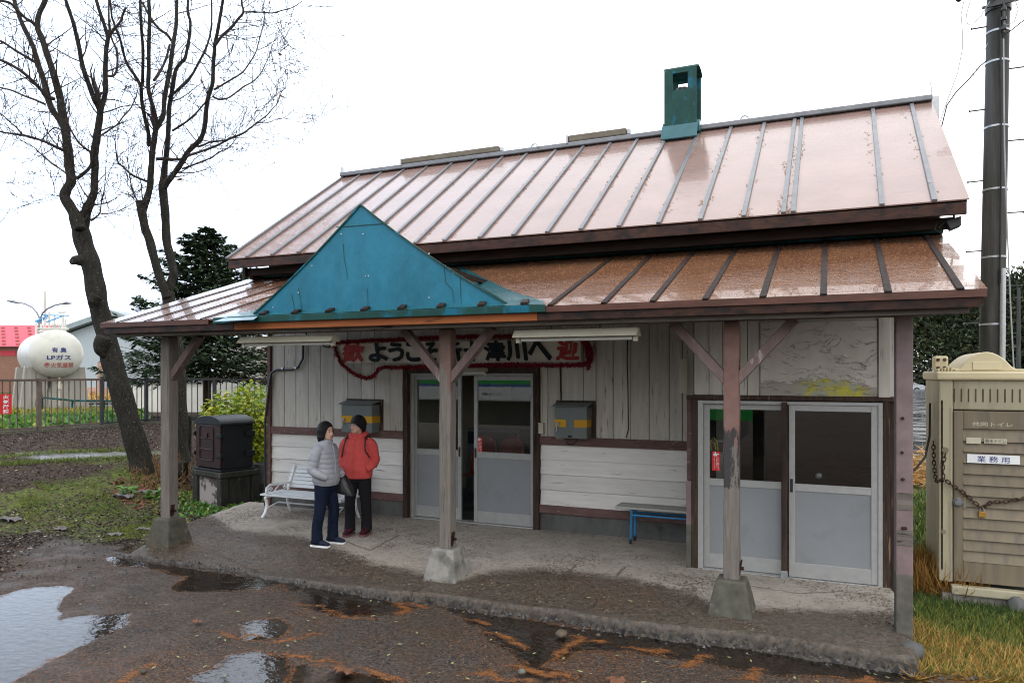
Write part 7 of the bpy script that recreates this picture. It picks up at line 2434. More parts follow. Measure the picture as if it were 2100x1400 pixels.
# crop rows, lawn behind the fence
def ground_cards(name, polys, n, ln, mat, label, cat, seed, wf=.5, up=(.4, 1.0), kind='stuff', zoff=0.0, tone=None, lean=.6, keep=None):
    g = np.random.default_rng(seed)
    pts = []
    bb = np.array([p for q in polys for p in q])
    lo_, hi_ = bb.min(0), bb.max(0)
    while len(pts) < n:
        u = g.uniform(lo_[0], hi_[0], 4000); v = g.uniform(lo_[1], hi_[1], 4000)
        d = np.full(4000, 1e9)
        for q in polys: d = np.minimum(d, sdf(u, v, q))
        for a, c in zip(u[d < 0], v[d < 0]): pts.append((a, c))
    pts = pts[:n]
    W = np.array([tuple(Gp(a, c)) for a, c in pts])
    W[:, 2] += zoff
    if keep is not None:
        kk = keep(W)
        W, pts = W[kk], [p_ for p_, k_ in zip(pts, kk) if k_]
        n = len(W)
    A_ = g.normal(size=(n, 3)) * lean
    A_[:, 2] = g.uniform(*up, n)
    N_ = g.normal(size=(n, 3)) * .5 + np.array([0, -.5, .6])
    L_ = g.uniform(ln[0], ln[1], n)
    r = g.random(n) if tone is None else np.clip(tone(W, np.array(pts), g), 0, 1)
    o = cards(name, W, A_, N_, L_, L_ * wf, mat, None, r, bend=-.25, origin=tuple(W.mean(0)))
    return tag(o, label, cat, kind=kind)


ground_cards('crop_leaves', [[(-60, 862), (120, 856), (250, 848), (300, 846), (300, 868), (209, 872), (80, 882), (-60, 890)]], 2600, (.14, .34), M['crop'], 'rows of low green leafy crops behind the brown fence', 'crops', 51, .6, (.2, .9))
ground_cards('field_grass', [[(-60, 842), (250, 838), (300, 840), (300, 850), (120, 858), (-60, 864)]], 2500, (.12, .3), M['field'], 'strip of yellowed grass before the tank base', 'grass', 52, .25)
ground_cards('field_grass', [[(170, 805), (330, 805), (330, 830), (170, 830)]], 700, (.2, .5), M['blade_dry'], 'dry straw-coloured grass beside the warehouse', 'grass', 53, .25, zoff=.1)
# right: car, far pole
M['carwhite'] = nm('white_car_paint', (.62, .64, .66), (.68, .70, .72), 3, None, .25, bump=0)
M['tyre'] = nm('black_tyre', (.012, .012, .013), (.02, .02, .02), 5, None, .8, bump=.1)
M['carglass'] = nm('dark_car_glass', (.015, .018, .02), (.025, .028, .03), 3, None, .08, bump=0)
cc = Gp(1868, 806)
cr_ = thing('parked_car', 'white parked car glimpsed beyond the wet lot through the gap right of the pillar', 'car', (cc.x, cc.y, 0))
x0 = cc.x - 2.6
prof = [(0, .35), (0, .85), (.25, 1.0), (.9, 1.45), (2.4, 1.5), (3.2, 1.05), (3.9, .92), (4.05, .6), (4.05, .35)]
prof = [(a * 1.0, c) for a, c in prof]
b = MB(); b.prism([(x0 + a, cc.y, c) for a, c in prof], (0, 1.65, 0)); b.build('body', M['carwhite'], cr_, bevel=.06)
b = MB(); b.prism([(x0 + a, cc.y - .012, c) for a, c in ((.55, 1.03), (1.0, 1.38), (1.6, 1.42), (1.6, 1.03))], (0, .008, 0)); b.prism([(x0 + a, cc.y - .012, c) for a, c in ((1.68, 1.03), (1.68, 1.42), (2.36, 1.43), (3.0, 1.05))], (0, .008, 0)); b.build('window', M['carglass'], cr_)
for a in (.75, 3.2):
    b = MB(); b.tube([(x0 + a, cc.y - .04, .32), (x0 + a, cc.y + .2, .32)], .32, 18); w_ = b.build('wheel', M['tyre'], cr_, smooth=True)
    b = MB(); b.tube([(x0 + a, cc.y - .05, .32), (x0 + a, cc.y - .041, .32)], .2, 14); b.build('rim', M['galv'], w_)
b = MB(); b.box(x0 + 3.95, x0 + 4.07, cc.y - .012, cc.y + .25, .68, .82); b.build('headlight', M['white'], cr_)
fp = Dp(2089, 765, 60)
b = MB(); b.tube([Vector((fp.x, fp.y, -.1)), Vector((fp.x, fp.y, Dp(2089, 590, 60).z))], [.17, .12], 10); b.beam(Dp(2082, 610, 60), Dp(2097, 610, 60), .1, .1)
o = b.build('distant_pole', M['pole'], None, smooth=True, origin=(fp.x, fp.y, 0)); tag(o, 'distant pole at the right edge beyond the conifers', 'pole')
# dry plant heap behind the pillar
hp_ = Gp(1893, 990)
g_ = np.random.default_rng(61)
n = 900
a_ = g_.random(n) * 6.28; q_ = np.sqrt(g_.random(n)) * np.array(1.0)
C_ = np.stack([hp_.x + .75 * q_ * np.cos(a_), hp_.y + .9 * q_ * np.sin(a_), .02 + .62 * (1 - q_ ** 2) * g_.random(n) ** .4], 1)
t = thing('straw_heap', 'heap of dry straw and orange withered leaves behind the mauve pillar', 'straw heap', (hp_.x, hp_.y, 0))
M['straw'] = leaf_mat('withered_straw', [(0, (.20, .11, .03)), (.5, (.45, .30, .12)), (.8, (.60, .46, .24)), (1, (.50, .20, .02))], .7, .2)
cards('stalks', C_, g_.normal(size=(n, 3)) * np.array([1, 1, .35]), g_.normal(size=(n, 3)), g_.uniform(.2, .5, n), .028, M['straw'], t)
C2 = C_[:140] * np.array([1, 1, .5]); cards('leaves', C2, g_.normal(size=(140, 3)) * np.array([1, 1, .4]), g_.normal(size=(140, 3)) + np.array([0, -1, .5]), g_.uniform(.14, .26, 140), .13, M['straw'], t, np.full(140, .97))

# ================================================================== grass
def t_right(W, P, g):
    d = 1 - smooth01(-18, 22, sdf(P[:, 0], P[:, 1], [(1760, 1270), (1880, 1250), (1990, 1268), (2200, 1300), (2200, 1500), (1760, 1500)]) + g.normal(size=len(P)) * 14)
    return g.random(len(P)) * .8 + d * .35


RG = [[(1876, 1150), (1950, 1165), (2000, 1200), (2200, 1235), (2200, 1420), (1990, 1396), (1880, 1388), (1886, 1350), (1856, 1308), (1873, 1285)]]
ground_cards('lawn_grass', RG, 24000, (.04, .12), M['blade'], 'green grass at the foot of the toilet cabin', 'grass', 71, .07, (.5, 1.2), tone=t_right)
DG = [[(1780, 1276), (1835, 1262), (1880, 1290), (1960, 1312), (2020, 1330), (2100, 1345), (2190, 1390), (2190, 1420), (1990, 1398), (1905, 1388), (1870, 1394), (1884, 1350), (1852, 1310)]]
ground_cards('dry_grass', DG, 15000, (.05, .17), M['blade_dry'], 'orange dry grass spilling round the foot of the mauve pillar', 'grass', 72, .045, (.1, .7), lean=.9)
ground_cards('dry_grass', [[(1876, 1185), (1905, 1170), (1940, 1200), (1990, 1222), (2010, 1240), (1950, 1238), (1880, 1225)]], 1300, (.2, .50), M['blade_dry'], 'tall brown dry grass along the left edge of the toilet cabin', 'grass', 73, .03, (.5, 1.2), lean=.35, tone=lambda W, P, g: g.random(len(P)) * .5 - .1)
ground_cards('lawn_grass', [[(1874, 1020), (1915, 1000), (1915, 1150), (1876, 1170)]], 2500, (.06, .2), M['blade'], 'green grass in the gap between the pillar and the toilet cabin', 'grass', 74, .12, (.5, 1.2), tone=lambda W, P, g: g.random(len(P)) * .9 + .1)
LG = [[(40, 1020), (120, 1000), (220, 1010), (260, 1040), (230, 1075), (120, 1085), (50, 1065)], [(220, 1070), (310, 1060), (325, 1105), (220, 1112)], [(375, 1062), (450, 1040), (520, 1022), (500, 1045), (440, 1068), (385, 1085)], [(60, 990), (200, 968), (290, 960), (300, 990), (200, 1000), (100, 1010)]]
ground_cards('lawn_grass', LG, 34000, (.02, .065), M['blade'], 'short patchy grass left of the porch', 'grass', 75, .12, (.4, 1.2), tone=lambda W, P, g: g.random(len(P)) * .6 + .42 + .4 * fbm(W[:, 0] * 2, W[:, 1] * 2, 5), keep=lambda W: fbm(W[:, 0] * 1.3, W[:, 1] * 1.3, 7, 4) + .25 * (np.random.default_rng(3).random(len(W)) - .5) > -.03)
ground_cards('lawn_grass', [[(-40, 940), (120, 926), (268, 921), (268, 926), (120, 931), (-40, 946)], [(-40, 952), (130, 942), (268, 936), (268, 941), (130, 948), (-40, 960)]], 4000, (.04, .10), M['blade'], 'thin strip of yellow green grass across the dug beds', 'grass', 76, .14, (.4, 1.2), tone=lambda W, P, g: g.random(len(P)) * .6 + .4)
ground_cards('weed_leaves', [[(330, 1005), (400, 1010), (480, 1040), (560, 1020), (560, 1040), (440, 1062), (360, 1062), (300, 1020)]], 750, (.04, .12), M['crop'], 'small green weeds round the stone stand', 'weeds', 77, .6, (.2, .9))
ground_cards('leaf_litter', [[(230, 985), (330, 975), (400, 1010), (400, 1050), (330, 1060), (240, 1030)]], 700, (.05, .14), M['dead_leaf'], 'brown leaf litter under the bare trees', 'leaf litter', 78, .55, (.02, .3), lean=1.0)
for (u, v, r, lab) in ((262, 1016, .16, 'large green weed leaves beside the leaf litter, left of the left post'), (318, 1022, .2, 'bright green weed with broad leaves at the foot of the left post')):
    p = Gp(u, v); g_ = np.random.default_rng(int(u)); n = 34
    t = thing('weed_plant', lab, 'weed', tuple(p))
    a = g_.random(n) * 6.28
    cards('leaves', np.array(p) + np.stack([np.cos(a) * r * .4, np.sin(a) * r * .4, g_.uniform(.02, .14, n)], 1), np.stack([np.cos(a), np.sin(a), g_.uniform(-.1, .5, n)], 1), g_.normal(size=(n, 3)) * .3 + np.array([0, 0, 1]), g_.uniform(.08, .17, n), .10, M['crop'], t, g_.uniform(.4, .8, n))
    b = MB(); b.tube([p + Vector((0, 0, -.02)), p + Vector((.01, 0, .1))], .008, 5); b.build('stem', M['stalk'], t)

# ================================================================== litter on the ground
# larch needles: thick along the shore lines and drifts, thin everywhere on the asphalt
g_ = np.random.default_rng(81)
PX, PYY = [], []
xx = g_.uniform(-10.0, 1.6, 620000); yy = g_.uniform(3.2, 6.3, 620000)
dd_ = puddle_d(xx, yy)
dens = .95 * np.exp(-((dd_ - .04) / .016) ** 2) + .13 * (dd_ > .06) * (.3 + 1.7 * smooth01(-.05, .18, fbm(xx * .8, yy * .8, 91)))
mod = smooth01(-.10, .16, fbm(xx * 1.1, yy * 1.1, 93, 3))
keep = g_.random(len(xx)) < dens * (.15 + mod) * .55
PX.append(xx[keep]); PYY.append(yy[keep])
streaks = [([(440, 1292), (480, 1304), (528, 1300)], .025, 500), ([(544, 1315), (600, 1308), (656, 1298)], .028, 700), ([(567, 1338), (630, 1344), (694, 1361)], .03, 800), ([(586, 1236), (665, 1238), (700, 1261), (760, 1268)], .03, 700),
           ([(231, 1398), (280, 1378), (316, 1361)], .04, 700), ([(800, 1230), (828, 1236), (833, 1248), (815, 1257)], .05, 1500), ([(833, 1234), (880, 1246)], .03, 500), ([(963, 1267), (1007, 1277)], .03, 500), ([(1005, 1294), (1050, 1305), (1073, 1327)], .04, 1200),
           ([(1183, 1300), (1173, 1320), (1133, 1347)], .04, 1300), ([(960, 1380), (1013, 1373), (1013, 1390), (1087, 1392)], .035, 900), ([(1050, 1363), (1110, 1374), (1163, 1383)], .045, 1400), ([(1207, 1310), (1240, 1310)], .03, 300), ([(1280, 1323), (1340, 1330), (1367, 1333)], .035, 700),
           ([(737, 1367), (790, 1382), (823, 1397)], .035, 800), ([(1385, 1364), (1425, 1356), (1450, 1341)], .04, 900), ([(1517, 1390), (1548, 1382), (1557, 1368)], .04, 600), ([(1753, 1397), (1787, 1383)], .035, 400), ([(1370, 1252), (1400, 1250)], .03, 150), ([(430, 1100), (490, 1092), (540, 1104), (500, 1112)], .10, 900)]
for pts, w, n in streaks:
    P_ = np.array(px_poly(pts))
    t_ = g_.random(n) * (len(P_) - 1)
    i_ = t_.astype(int).clip(0, len(P_) - 2); f_ = (t_ - i_)[:, None]
    q_ = P_[i_] * (1 - f_) + P_[i_ + 1] * f_
    wob = np.stack([fbm(t_ * 5, t_ * 0, 95), fbm(t_ * 5, t_ * 0 + 9, 96)], 1) * .16
    q_ = q_ + wob + g_.normal(size=(n, 2)) * w * np.array([.8, .5]) * g_.random((n, 1)) * 1.3
    PX.append(q_[:, 0]); PYY.append(q_[:, 1])
px_, py_ = np.concatenate(PX), np.concatenate(PYY)
# height of the ground sheet under each needle
ix_ = np.searchsorted(gx, px_).clip(1, nx - 1); iy_ = np.searchsorted(gy, py_).clip(1, ny - 1)
pz_ = np.maximum.reduce([gz[ix_, iy_], gz[ix_ - 1, iy_], gz[ix_, iy_ - 1], gz[ix_ - 1, iy_ - 1]]) + .003
pz_ = np.maximum(pz_, WATER_Z + .002)
on = (px_ > -8.05) & (px_ < .6) & (py_ > 6.36)
n = len(px_)
an_ = g_.normal(0, .7, n)
A_ = np.stack([np.cos(an_), np.sin(an_), g_.normal(0, .05, n)], 1)
o = cards('fallen_needles', np.stack([px_, py_, np.where(on, .12, pz_)], 1), A_, np.tile([0, 0, 1.0], (n, 1)), g_.uniform(.014, .030, n), .0036, M['needle'], None, bend=0, origin=(-4, 5, 0))
tag(o, 'drifts of orange larch needles along the puddles on the asphalt', 'needles', kind='stuff')
# needles on the porch floor near the wet edge
n = 7000
xs_ = g_.uniform(-7.9, .4, n * 4); ys_ = g_.uniform(6.42, 8.0, n * 4)
kp = g_.random(n * 4) < np.exp(-((ys_ - 6.85) / .38) ** 2) * smooth01(-.02, .2, fbm(xs_ * 1.7, ys_ * 1.7, 97, 4)) * .9
xs_, ys_ = xs_[kp][:n], ys_[kp][:n]
vi = {}
fxs, fys, fzs = XS[:, ::3].ravel(), YS[:, ::3].ravel(), ZS[:, ::3].ravel()
zs_ = np.interp(np.clip((ys_ - 6.31) / 3.1, 0, 1), [0, .02, .30, 1], [.10, .112, .142, .146]) + .004
an_ = g_.random(len(xs_)) * 6.28
o = cards('fallen_needles', np.stack([xs_, ys_, zs_], 1), np.stack([np.cos(an_), np.sin(an_), 0 * an_], 1), np.tile([0, 0, 1.0], (len(xs_), 1)), g_.uniform(.015, .03, len(xs_)), .0034, M['needle'], None, bend=0, origin=(-4, 7, 0))
tag(o, 'scattered orange larch needles on the porch concrete', 'needles', kind='stuff')
# needles caught on the porch roof
n = 11000
q_ = g_.random((n, 2))
bx = np.array([a for a, c in pr])
k_ = g_.integers(0, len(pr), n)
s_ = q_[:, 0]
xa = np.array([pr[k][0] for k in k_]); xb = np.array([pr[k][1] for k in k_])
xr_ = xa + (xb - xa) * s_ + g_.choice([-1, 1], n) * (.04 + np.abs(g_.normal(0, .05, n)))
loose = g_.random(n) < .45
xr_ = np.where(loose, g_.uniform(-2.4, .95, n), xr_)
patch = g_.random(n) < .22
yr_ = SY + .05 + s_ * (TY - SY - .15)
yr_ = np.where(patch, 7.6 + g_.normal(0, .35, n), yr_); xr_ = np.where(patch, -6.9 + g_.normal(0, .35, n), xr_)
ok = (xr_ > SL + .1) & (xr_ < SR - .08) & ~((xr_ > -6.3) & (xr_ < -2.8) & (yr_ < 7.4))
xr_, yr_ = xr_[ok], yr_[ok]; n = len(xr_)
zr_ = SZ + (yr_ - SY) / (TY - SY) * (TZ - SZ) + .006
an_ = g_.random(n) * 6.28
A_ = np.cos(an_)[:, None] * np.array([1, 0, 0]) + np.sin(an_)[:, None] * np.array(d2v)
o = cards('fallen_needles', np.stack([xr_, yr_, zr_], 1), A_, np.tile(np.array(n2v), (n, 1)), g_.uniform(.018, .045, n), .008, M['needle'], None, bend=0, origin=(-3, 7.5, 3))
tag(o, 'orange larch needles caught on the wet porch roof', 'needles', kind='stuff')

# a few needles lodged against the battens of the main roof
n = 2600
k_ = g_.integers(0, len(rib_e), n)
s_ = g_.random(n) ** 1.4
clump = smooth01(-.05, .15, fbm(k_ * 3.7, s_ * 7.0, 99, 2))
kp = g_.random(n) < clump
k_, s_ = k_[kp], s_[kp]; n = len(k_)
xm_ = np.array(rib_e)[k_] + g_.choice([-1, 1], n) * (.034 + np.abs(g_.normal(0, .015, n)))
P_ = np.stack([xm_, EY + s_ * (RY - EY - .1), EZ + s_ * (RZ - EZ) * (RY - EY - .1) / (RY - EY) + .006], 1)
an_ = g_.random(n) * 6.28
A_ = np.cos(an_)[:, None] * np.array([1, 0, 0]) + np.sin(an_)[:, None] * np.array(dv)
o = cards('fallen_needles', P_, A_, np.tile(np.array(nv_), (n, 1)), g_.uniform(.03, .06, n), .012, M['needle'], None, bend=0, origin=(-3, 10, 5))
tag(o, 'orange needles lodged along the battens of the upper roof', 'needles', kind='stuff')

# loose chips: crumbs of needles and grit on the asphalt, clods and stones on the soil, flakes on the slab
def ground_h(x, y):
    i = np.searchsorted(gx, x).clip(1, nx - 1); j = np.searchsorted(gy, y).clip(1, ny - 1)
    return np.maximum.reduce([gz[i, j], gz[i - 1, j], gz[i, j - 1], gz[i - 1, j - 1]]), i, j


M['crumb'] = leaf_mat('brown_needle_crumbs', [(0, (.018, .014, .012)), (.3, (.05, .033, .023)), (.6, (.13, .068, .032)), (.9, (.23, .11, .045)), (1, (.28, .23, .17))], .8, .0)
M['clod'] = leaf_mat('soil_clods', [(0, (.006, .004, .003)), (.4, (.022, .014, .010)), (.8, (.070, .047, .035)), (.93, (.12, .085, .06)), (1, (.32, .28, .24))], .9, .0)
M['flake'] = leaf_mat('brown_flakes', [(0, (.025, .018, .013)), (.5, (.085, .060, .042)), (.85, (.18, .10, .05)), (1, (.30, .25, .19))], .9, .0)


def chips(name, x, y, z, size, ratio, mat, label, cat, seed, tone=None, tilt=.35):
    g = np.random.default_rng(seed)
    n = len(x)
    a = g.normal(0, .8, n)
    A_ = np.stack([np.cos(a), np.sin(a), g.normal(0, .12, n)], 1)
    N_ = np.stack([g.normal(0, tilt, n), g.normal(0, tilt, n), np.ones(n)], 1)
    ln = g.uniform(size[0], size[1], n)
    o = cards(name, np.stack([x, y, z], 1), A_, N_, ln, ln * ratio, mat, None, g.random(n) if tone is None else tone(g, n), bend=.12, origin=(float(x.mean()), float(y.mean()), 0))
    return tag(o, label, cat, kind='stuff')


n = 260000
x = g_.uniform(-11, 1.8, n); y = g_.uniform(3.0, 6.45, n)
z, i, j = ground_h(x, y)
d = puddle_d(x, y)
patch_ = smooth01(-.12, .10, fbm(x * .9, y * .9, 101, 4))
k = (g_.random(n) < asph_m[i, j] * (.10 + .55 * patch_) * np.where(d > .03, 1, .02)) & (z > -.03)
chips('needle_crumbs', x[k], y[k], z[k] + .003, (.008, .022), .28, M['crumb'], 'brown crumbs of needles and grit strewn over the wet asphalt', 'litter', 102)
n = 160000
x = g_.uniform(-24, -8, n); y = g_.uniform(4.5, 19, n)
x = np.concatenate([x, g_.uniform(-12, -7.9, 60000)]); y = np.concatenate([y, g_.uniform(4.6, 9.5, 60000)]); n = len(x)
z, i, j = ground_h(x, y)
k = (g_.random(n) < (1 - asph_m[i, j]) * (1 - .75 * grass_m[i, j]) * (1 - path_m[i, j]) * .8) & ((x < -8.3 - (y - 6.4) * .29) | (y < 6.2))
chips('soil_clods', x[k], y[k], z[k] + .004, (.012, .055), .62, M['clod'], 'clods, grit and small stones on the dug soil left of the porch', 'soil', 103, tilt=.8)
n = 150000
x = g_.uniform(-8.6, .6, n); y = g_.uniform(6.36, 9.25, n)
zz = np.interp(np.clip((y - 6.31) / 3.1, 0, 1), [0, .02, .30, 1], [.10, .112, .142, .146]) + .004
lx = -8.10 - (y - 6.4) * .285
uu_, vv_ = proj_np(x, y, zz)
wetk = vv_ > np.interp(uu_, [0, 240, 420, 480, 620, 700, 760, 860, 930, 1000, 1100, 1200, 1300, 1400, 1460, 1560, 1790, 1900], [1035, 1040, 1050, 1085, 1100, 1128, 1152, 1172, 1190, 1172, 1166, 1172, 1186, 1212, 1234, 1246, 1252, 1262])
pt = smooth01(-.08, .16, fbm(x * 1.5, y * 1.5, 105, 4))
zz = np.where((x < -5) & (y < 7.0), zz - .05 * smooth01(-4, -6.4, x) * smooth01(7.0, 6.35, y), zz)
k = (x > lx + .08) & (g_.random(n) < np.where(wetk, .30 + .3 * pt, .03 + .35 * pt * smooth01(8.6, 7.4, y) + .25 * pt * (x < -4.5)))
chips('porch_debris', x[k], y[k], zz[k], (.008, .030), .45, M['flake'], 'brown flakes and crumbs lying on the porch concrete', 'litter', 106, tilt=.2)

# separate fallen leaves
lf_px = [(600, 1118), (165, 1240), (190, 1202), (268, 1225), (300, 1238), (342, 1240), (460, 1240), (488, 1255), (552, 1258), (650, 1243), (632, 1274), (645, 1268), (635, 1294), (403, 1305), (450, 1308), (462, 1314), (455, 1284), (256, 1328), (365, 1348), (315, 1370), (565, 1338), (590, 1325), (605, 1316), (462, 1386), (420, 1368), (736, 1244), (760, 1233), (765, 1264), (812, 1276), (820, 1322), (866, 1321), (855, 1299), (797, 1344), (928, 1361), (950, 1256), (1007, 1313), (1018, 1298), (1096, 1341), (1156, 1351), (1266, 1345), (1363, 1346), (1207, 1229), (1186, 1303), (1347, 1358), (1432, 1334), (1495, 1349), (1630, 1391), (1763, 1370), (1795, 1384), (1676, 1398), (1293, 1236), (989, 1202), (947, 1210), (1043, 1203), (1320, 1400), (959, 1393), (880, 1381), (1190, 1378), (1540, 1356), (1820, 1390)]
proto = None
for i, (u, v) in enumerate(lf_px):
    d = ray(u, v)
    onp = v < 1100 + 0 or (u > 880 and v < 1240) or (u > 1190 and v < 1262)
    t0_ = ((.13 if onp else .006) - CAMZ) / d[2]
    x, y, z = d[0] * t0_, d[1] * t0_, (.146 if onp else .010)
    if proto is None:
        b = MB(); b.add([(-.028, 0, 0), (-.012, .010, .004), (.012, .010, .003), (.030, 0, .006), (.012, -.010, .003), (-.012, -.010, .004), (0, 0, .0)], [(0, 6, 1), (1, 6, 2), (2, 6, 3), (3, 6, 4), (4, 6, 5), (5, 6, 0)])
        b.r = [.5] * 6
        proto = b.build('fallen_leaf', M['leaf_green'], None)
        o = proto
    else:
        o = proto.copy(); COL.objects.link(o)
    o.location = (x, y, z + .004)
    s = random.uniform(.5, .95)
    o.scale = (s, s * random.uniform(.8, 1.1), s)
    o.rotation_euler = (random.uniform(-.1, .1), random.uniform(-.1, .1), random.uniform(0, 6.28))
    tag(o, 'small pale green leaf fallen on the wet ground before the station', 'leaf', 'small pale leaves fallen on the ground')
for (u, v, s, lab) in ((705, 1377, .085, 'large crumpled brown leaf at the bottom edge below the middle of the puddles'), (405, 1277, .05, 'small brown leaf lying by the large left puddle'), (1264, 1398, .08, 'brown leaf at the bottom edge right of the middle post')):
    d = ray(u, v); t0_ = (.01 - CAMZ) / d[2]
    b = MB()
    ang_ = np.linspace(0, 6.28, 16, endpoint=False)
    b.add([(d[0] * t0_, d[1] * t0_, .03)] + [(d[0] * t0_ + s * (1 - .35 * (k % 3 == 1)) * math.cos(a), d[1] * t0_ + s * .8 * (1 - .35 * (k % 3 == 1)) * math.sin(a), .012 + .03 * random.random()) for k, a in enumerate(ang_)], [(0, 1 + k, 1 + (k + 1) % 16) for k in range(16)])
    o = b.build('brown_leaf', M['dead_leaf'], None, origin=(d[0] * t0_, d[1] * t0_, 0)); tag(o, lab, 'leaf')
# stones
M['tan_stone'] = nm('brown_field_stone', (.085, .065, .048), (.16, .125, .09), 18, None, .7, bump=.5)


def stone(u, v, r, lab, z=.0, mat='concrete'):
    d = ray(u, v); t0_ = (z - CAMZ) / d[2]
    c = Vector((d[0] * t0_, d[1] * t0_, z))
    bm = bmesh.new(); bmesh.ops.create_icosphere(bm, subdivisions=2, radius=r)
    for vtx in bm.verts:
        vtx.co *= random.uniform(.82, 1.12); vtx.co.z *= .72
        vtx.co += c + Vector((0, 0, r * .4))
    V_ = [tuple(v_.co) for v_ in bm.verts]; F_ = [tuple(x_.index for x_ in f_.verts) for f_ in bm.faces]
    bm.free()
    o = link_mesh('stone', V_, F_, M[mat], None, True, origin=c)
    return tag(o, lab, 'stone', 'loose stones before the porch')


stone(1152, 1303, .052, 'pale brown stone lying in the gutter water below the porch edge', mat='tan_stone')
stone(1070, 1379, .032, 'small dark stone between the orange needle drifts', mat='concrete_dark')
stone(1227, 1303, .022, 'pebble in the gutter right of the pale brown stone', mat='tan_stone')
stone(295, 1378, .025, 'dark pebble at the lower edge of the large left puddle', mat='concrete_dark')
stone(1868, 1345, .11, 'grey broken stone at the right end of the porch edge', .03, mat='foundation')
# gravel crumbled from the porch edge
b = MB()
for k in range(740):
    x = random.uniform(-8.1, .7); y = 6.30 + random.gauss(-.03, .06) + float(np.interp(x, XS[:, 4], YS[:, 4])) - 6.31
    if k > 620: u_, v_ = random.uniform(-30, 260), random.uniform(1120, 1196); q = Gp(u_, v_); x, y = q.x, q.y
    if 0 <= k < 90: u_, v_ = random.uniform(1890, 2100), random.uniform(1385, 1402); q = Gp(u_, v_); x, y = q.x, q.y
    r = random.uniform(.006, .022); zc = .01 if k > 620 or k < 90 else random.uniform(-.005, .035)
    b.add([(x - r, y, zc), (x + r * .8, y - r * .5, zc), (x + r * .2, y + r, zc), (x + r * .1, y + r * .1, zc + r * 1.1), (x, y, zc - r)], [(0, 1, 3), (1, 2, 3), (2, 0, 3)])
M['gravel'] = nm('mixed_dark_gravel', (.03, .03, .032), (.13, .12, .11), 30, None, .6, bump=.2, rnd=1.2)
o = b.build('gravel', M['gravel'], None, origin=(-4, 6.2, 0)); tag(o, 'dark gravel crumbling along the porch edge', 'gravel', kind='stuff')
# scraps of torn paper in the grass
M['scrap'] = nm('wet_torn_paper', (.10, .088, .088), (.19, .175, .18), 8, None, .6, bump=.3)
for (u, v, s, lab) in ((125, 1087, .13, 'crumpled grey paper scrap on the grass left of the porch, nearest the puddle'), (236, 1099, .14, 'flat pale scrap on the grass beside the left pedestal'), (293, 1088, .11, 'pinkish torn scrap close to the left pedestal'), (250, 1020, .22, 'long pale torn sheet among the leaf litter'), (305, 1012, .2, 'pinkish crumpled sheet among the leaf litter behind the left post'), (20, 1068, .2, 'long dark torn scrap at the left edge of the grass'), (75, 1094, .08, 'small pale scrap on the soil left of the crumpled grey paper')):
    p = Gp(u, v)
    n_ = 6
    b = MB()
    g2 = [[(p.x + (i / n_ - .5) * 2 * s * random.uniform(.85, 1.1), p.y + (j / n_ - .5) * s * 1.1 * random.uniform(.8, 1.1), p.z + .025 + random.uniform(-.014, .03) * s * 7) for j in range(n_ + 1)] for i in range(n_ + 1)]
    b.add([q for r_ in g2 for q in r_], [(i * (n_ + 1) + j, (i + 1) * (n_ + 1) + j, (i + 1) * (n_ + 1) + j + 1, i * (n_ + 1) + j + 1) for i in range(n_) for j in range(n_) if not ((i in (0, n_ - 1)) and (j in (0, n_ - 1)))])
    o = b.build('paper_scrap', M['scrap'], None, smooth=False, origin=p); tag(o, lab, 'paper scrap', 'paper scraps on the grass')
p = Gp(326, 1122)
b = MB()
for k in range(16): twig(b, Vector((p.x + random.gauss(0, .09), p.y + random.gauss(0, .05), .06)), Vector((random.gauss(0, 1), random.gauss(0, 1), .15)), random.uniform(.08, .25), .008, 0)
o = b.build('twig_heap', M['twig'], None, origin=p); tag(o, 'little heap of dark twigs before the left pedestal', 'twigs', kind='stuff')

# ================================================================== waiting room behind the glass
M['orange'] = nm('red_orange_plastic', (.30, .045, .020), (.36, .062, .028), 4, None, .25, bump=.02)
def chair(x, y, lab):
    t = thing('bucket_chair', lab, 'chair', (x, y, .14), group='red orange bucket chairs in the waiting room')
    def shell(pf, nm_, w0):
        b = MB(); rows = []
        for (yy, zz, w) in pf:
            rows.append([(x + w * s, y + yy - .05 * (1 - abs(s) ** 2) * 0 + .06 * (abs(s) ** 2) * (-1), zz) for s in np.linspace(-1, 1, 9)])
        vs = [q for r_ in rows for q in r_]
        b.add(vs, [(i * 9 + j, i * 9 + j + 1, (i + 1) * 9 + j + 1, (i + 1) * 9 + j) for i in range(len(rows) - 1) for j in range(8)])
        o = b.build(nm_, M['orange'], t, smooth=True); m = o.modifiers.new('thick', 'SOLIDIFY'); m.thickness = .012
    shell([(-.22, .60, .23), (-.1, .58, .245), (.08, .57, .245), (.18, .60, .24)], 'seat', .2)
    shell([(.18, .60, .24), (.22, .76, .245), (.25, .95, .235), (.27, 1.12, .20), (.275, 1.20, .11)], 'backrest', .2)
    for sx, sy in ((-1, -1), (1, -1), (-1, 1), (1, 1)):
        b = MB(); b.tube([(x + sx * .18, y + sy * .15, .15), (x + sx * .16, y + sy * .12, .53)], .012, 6); b.build('leg', M['black_iron'], t)


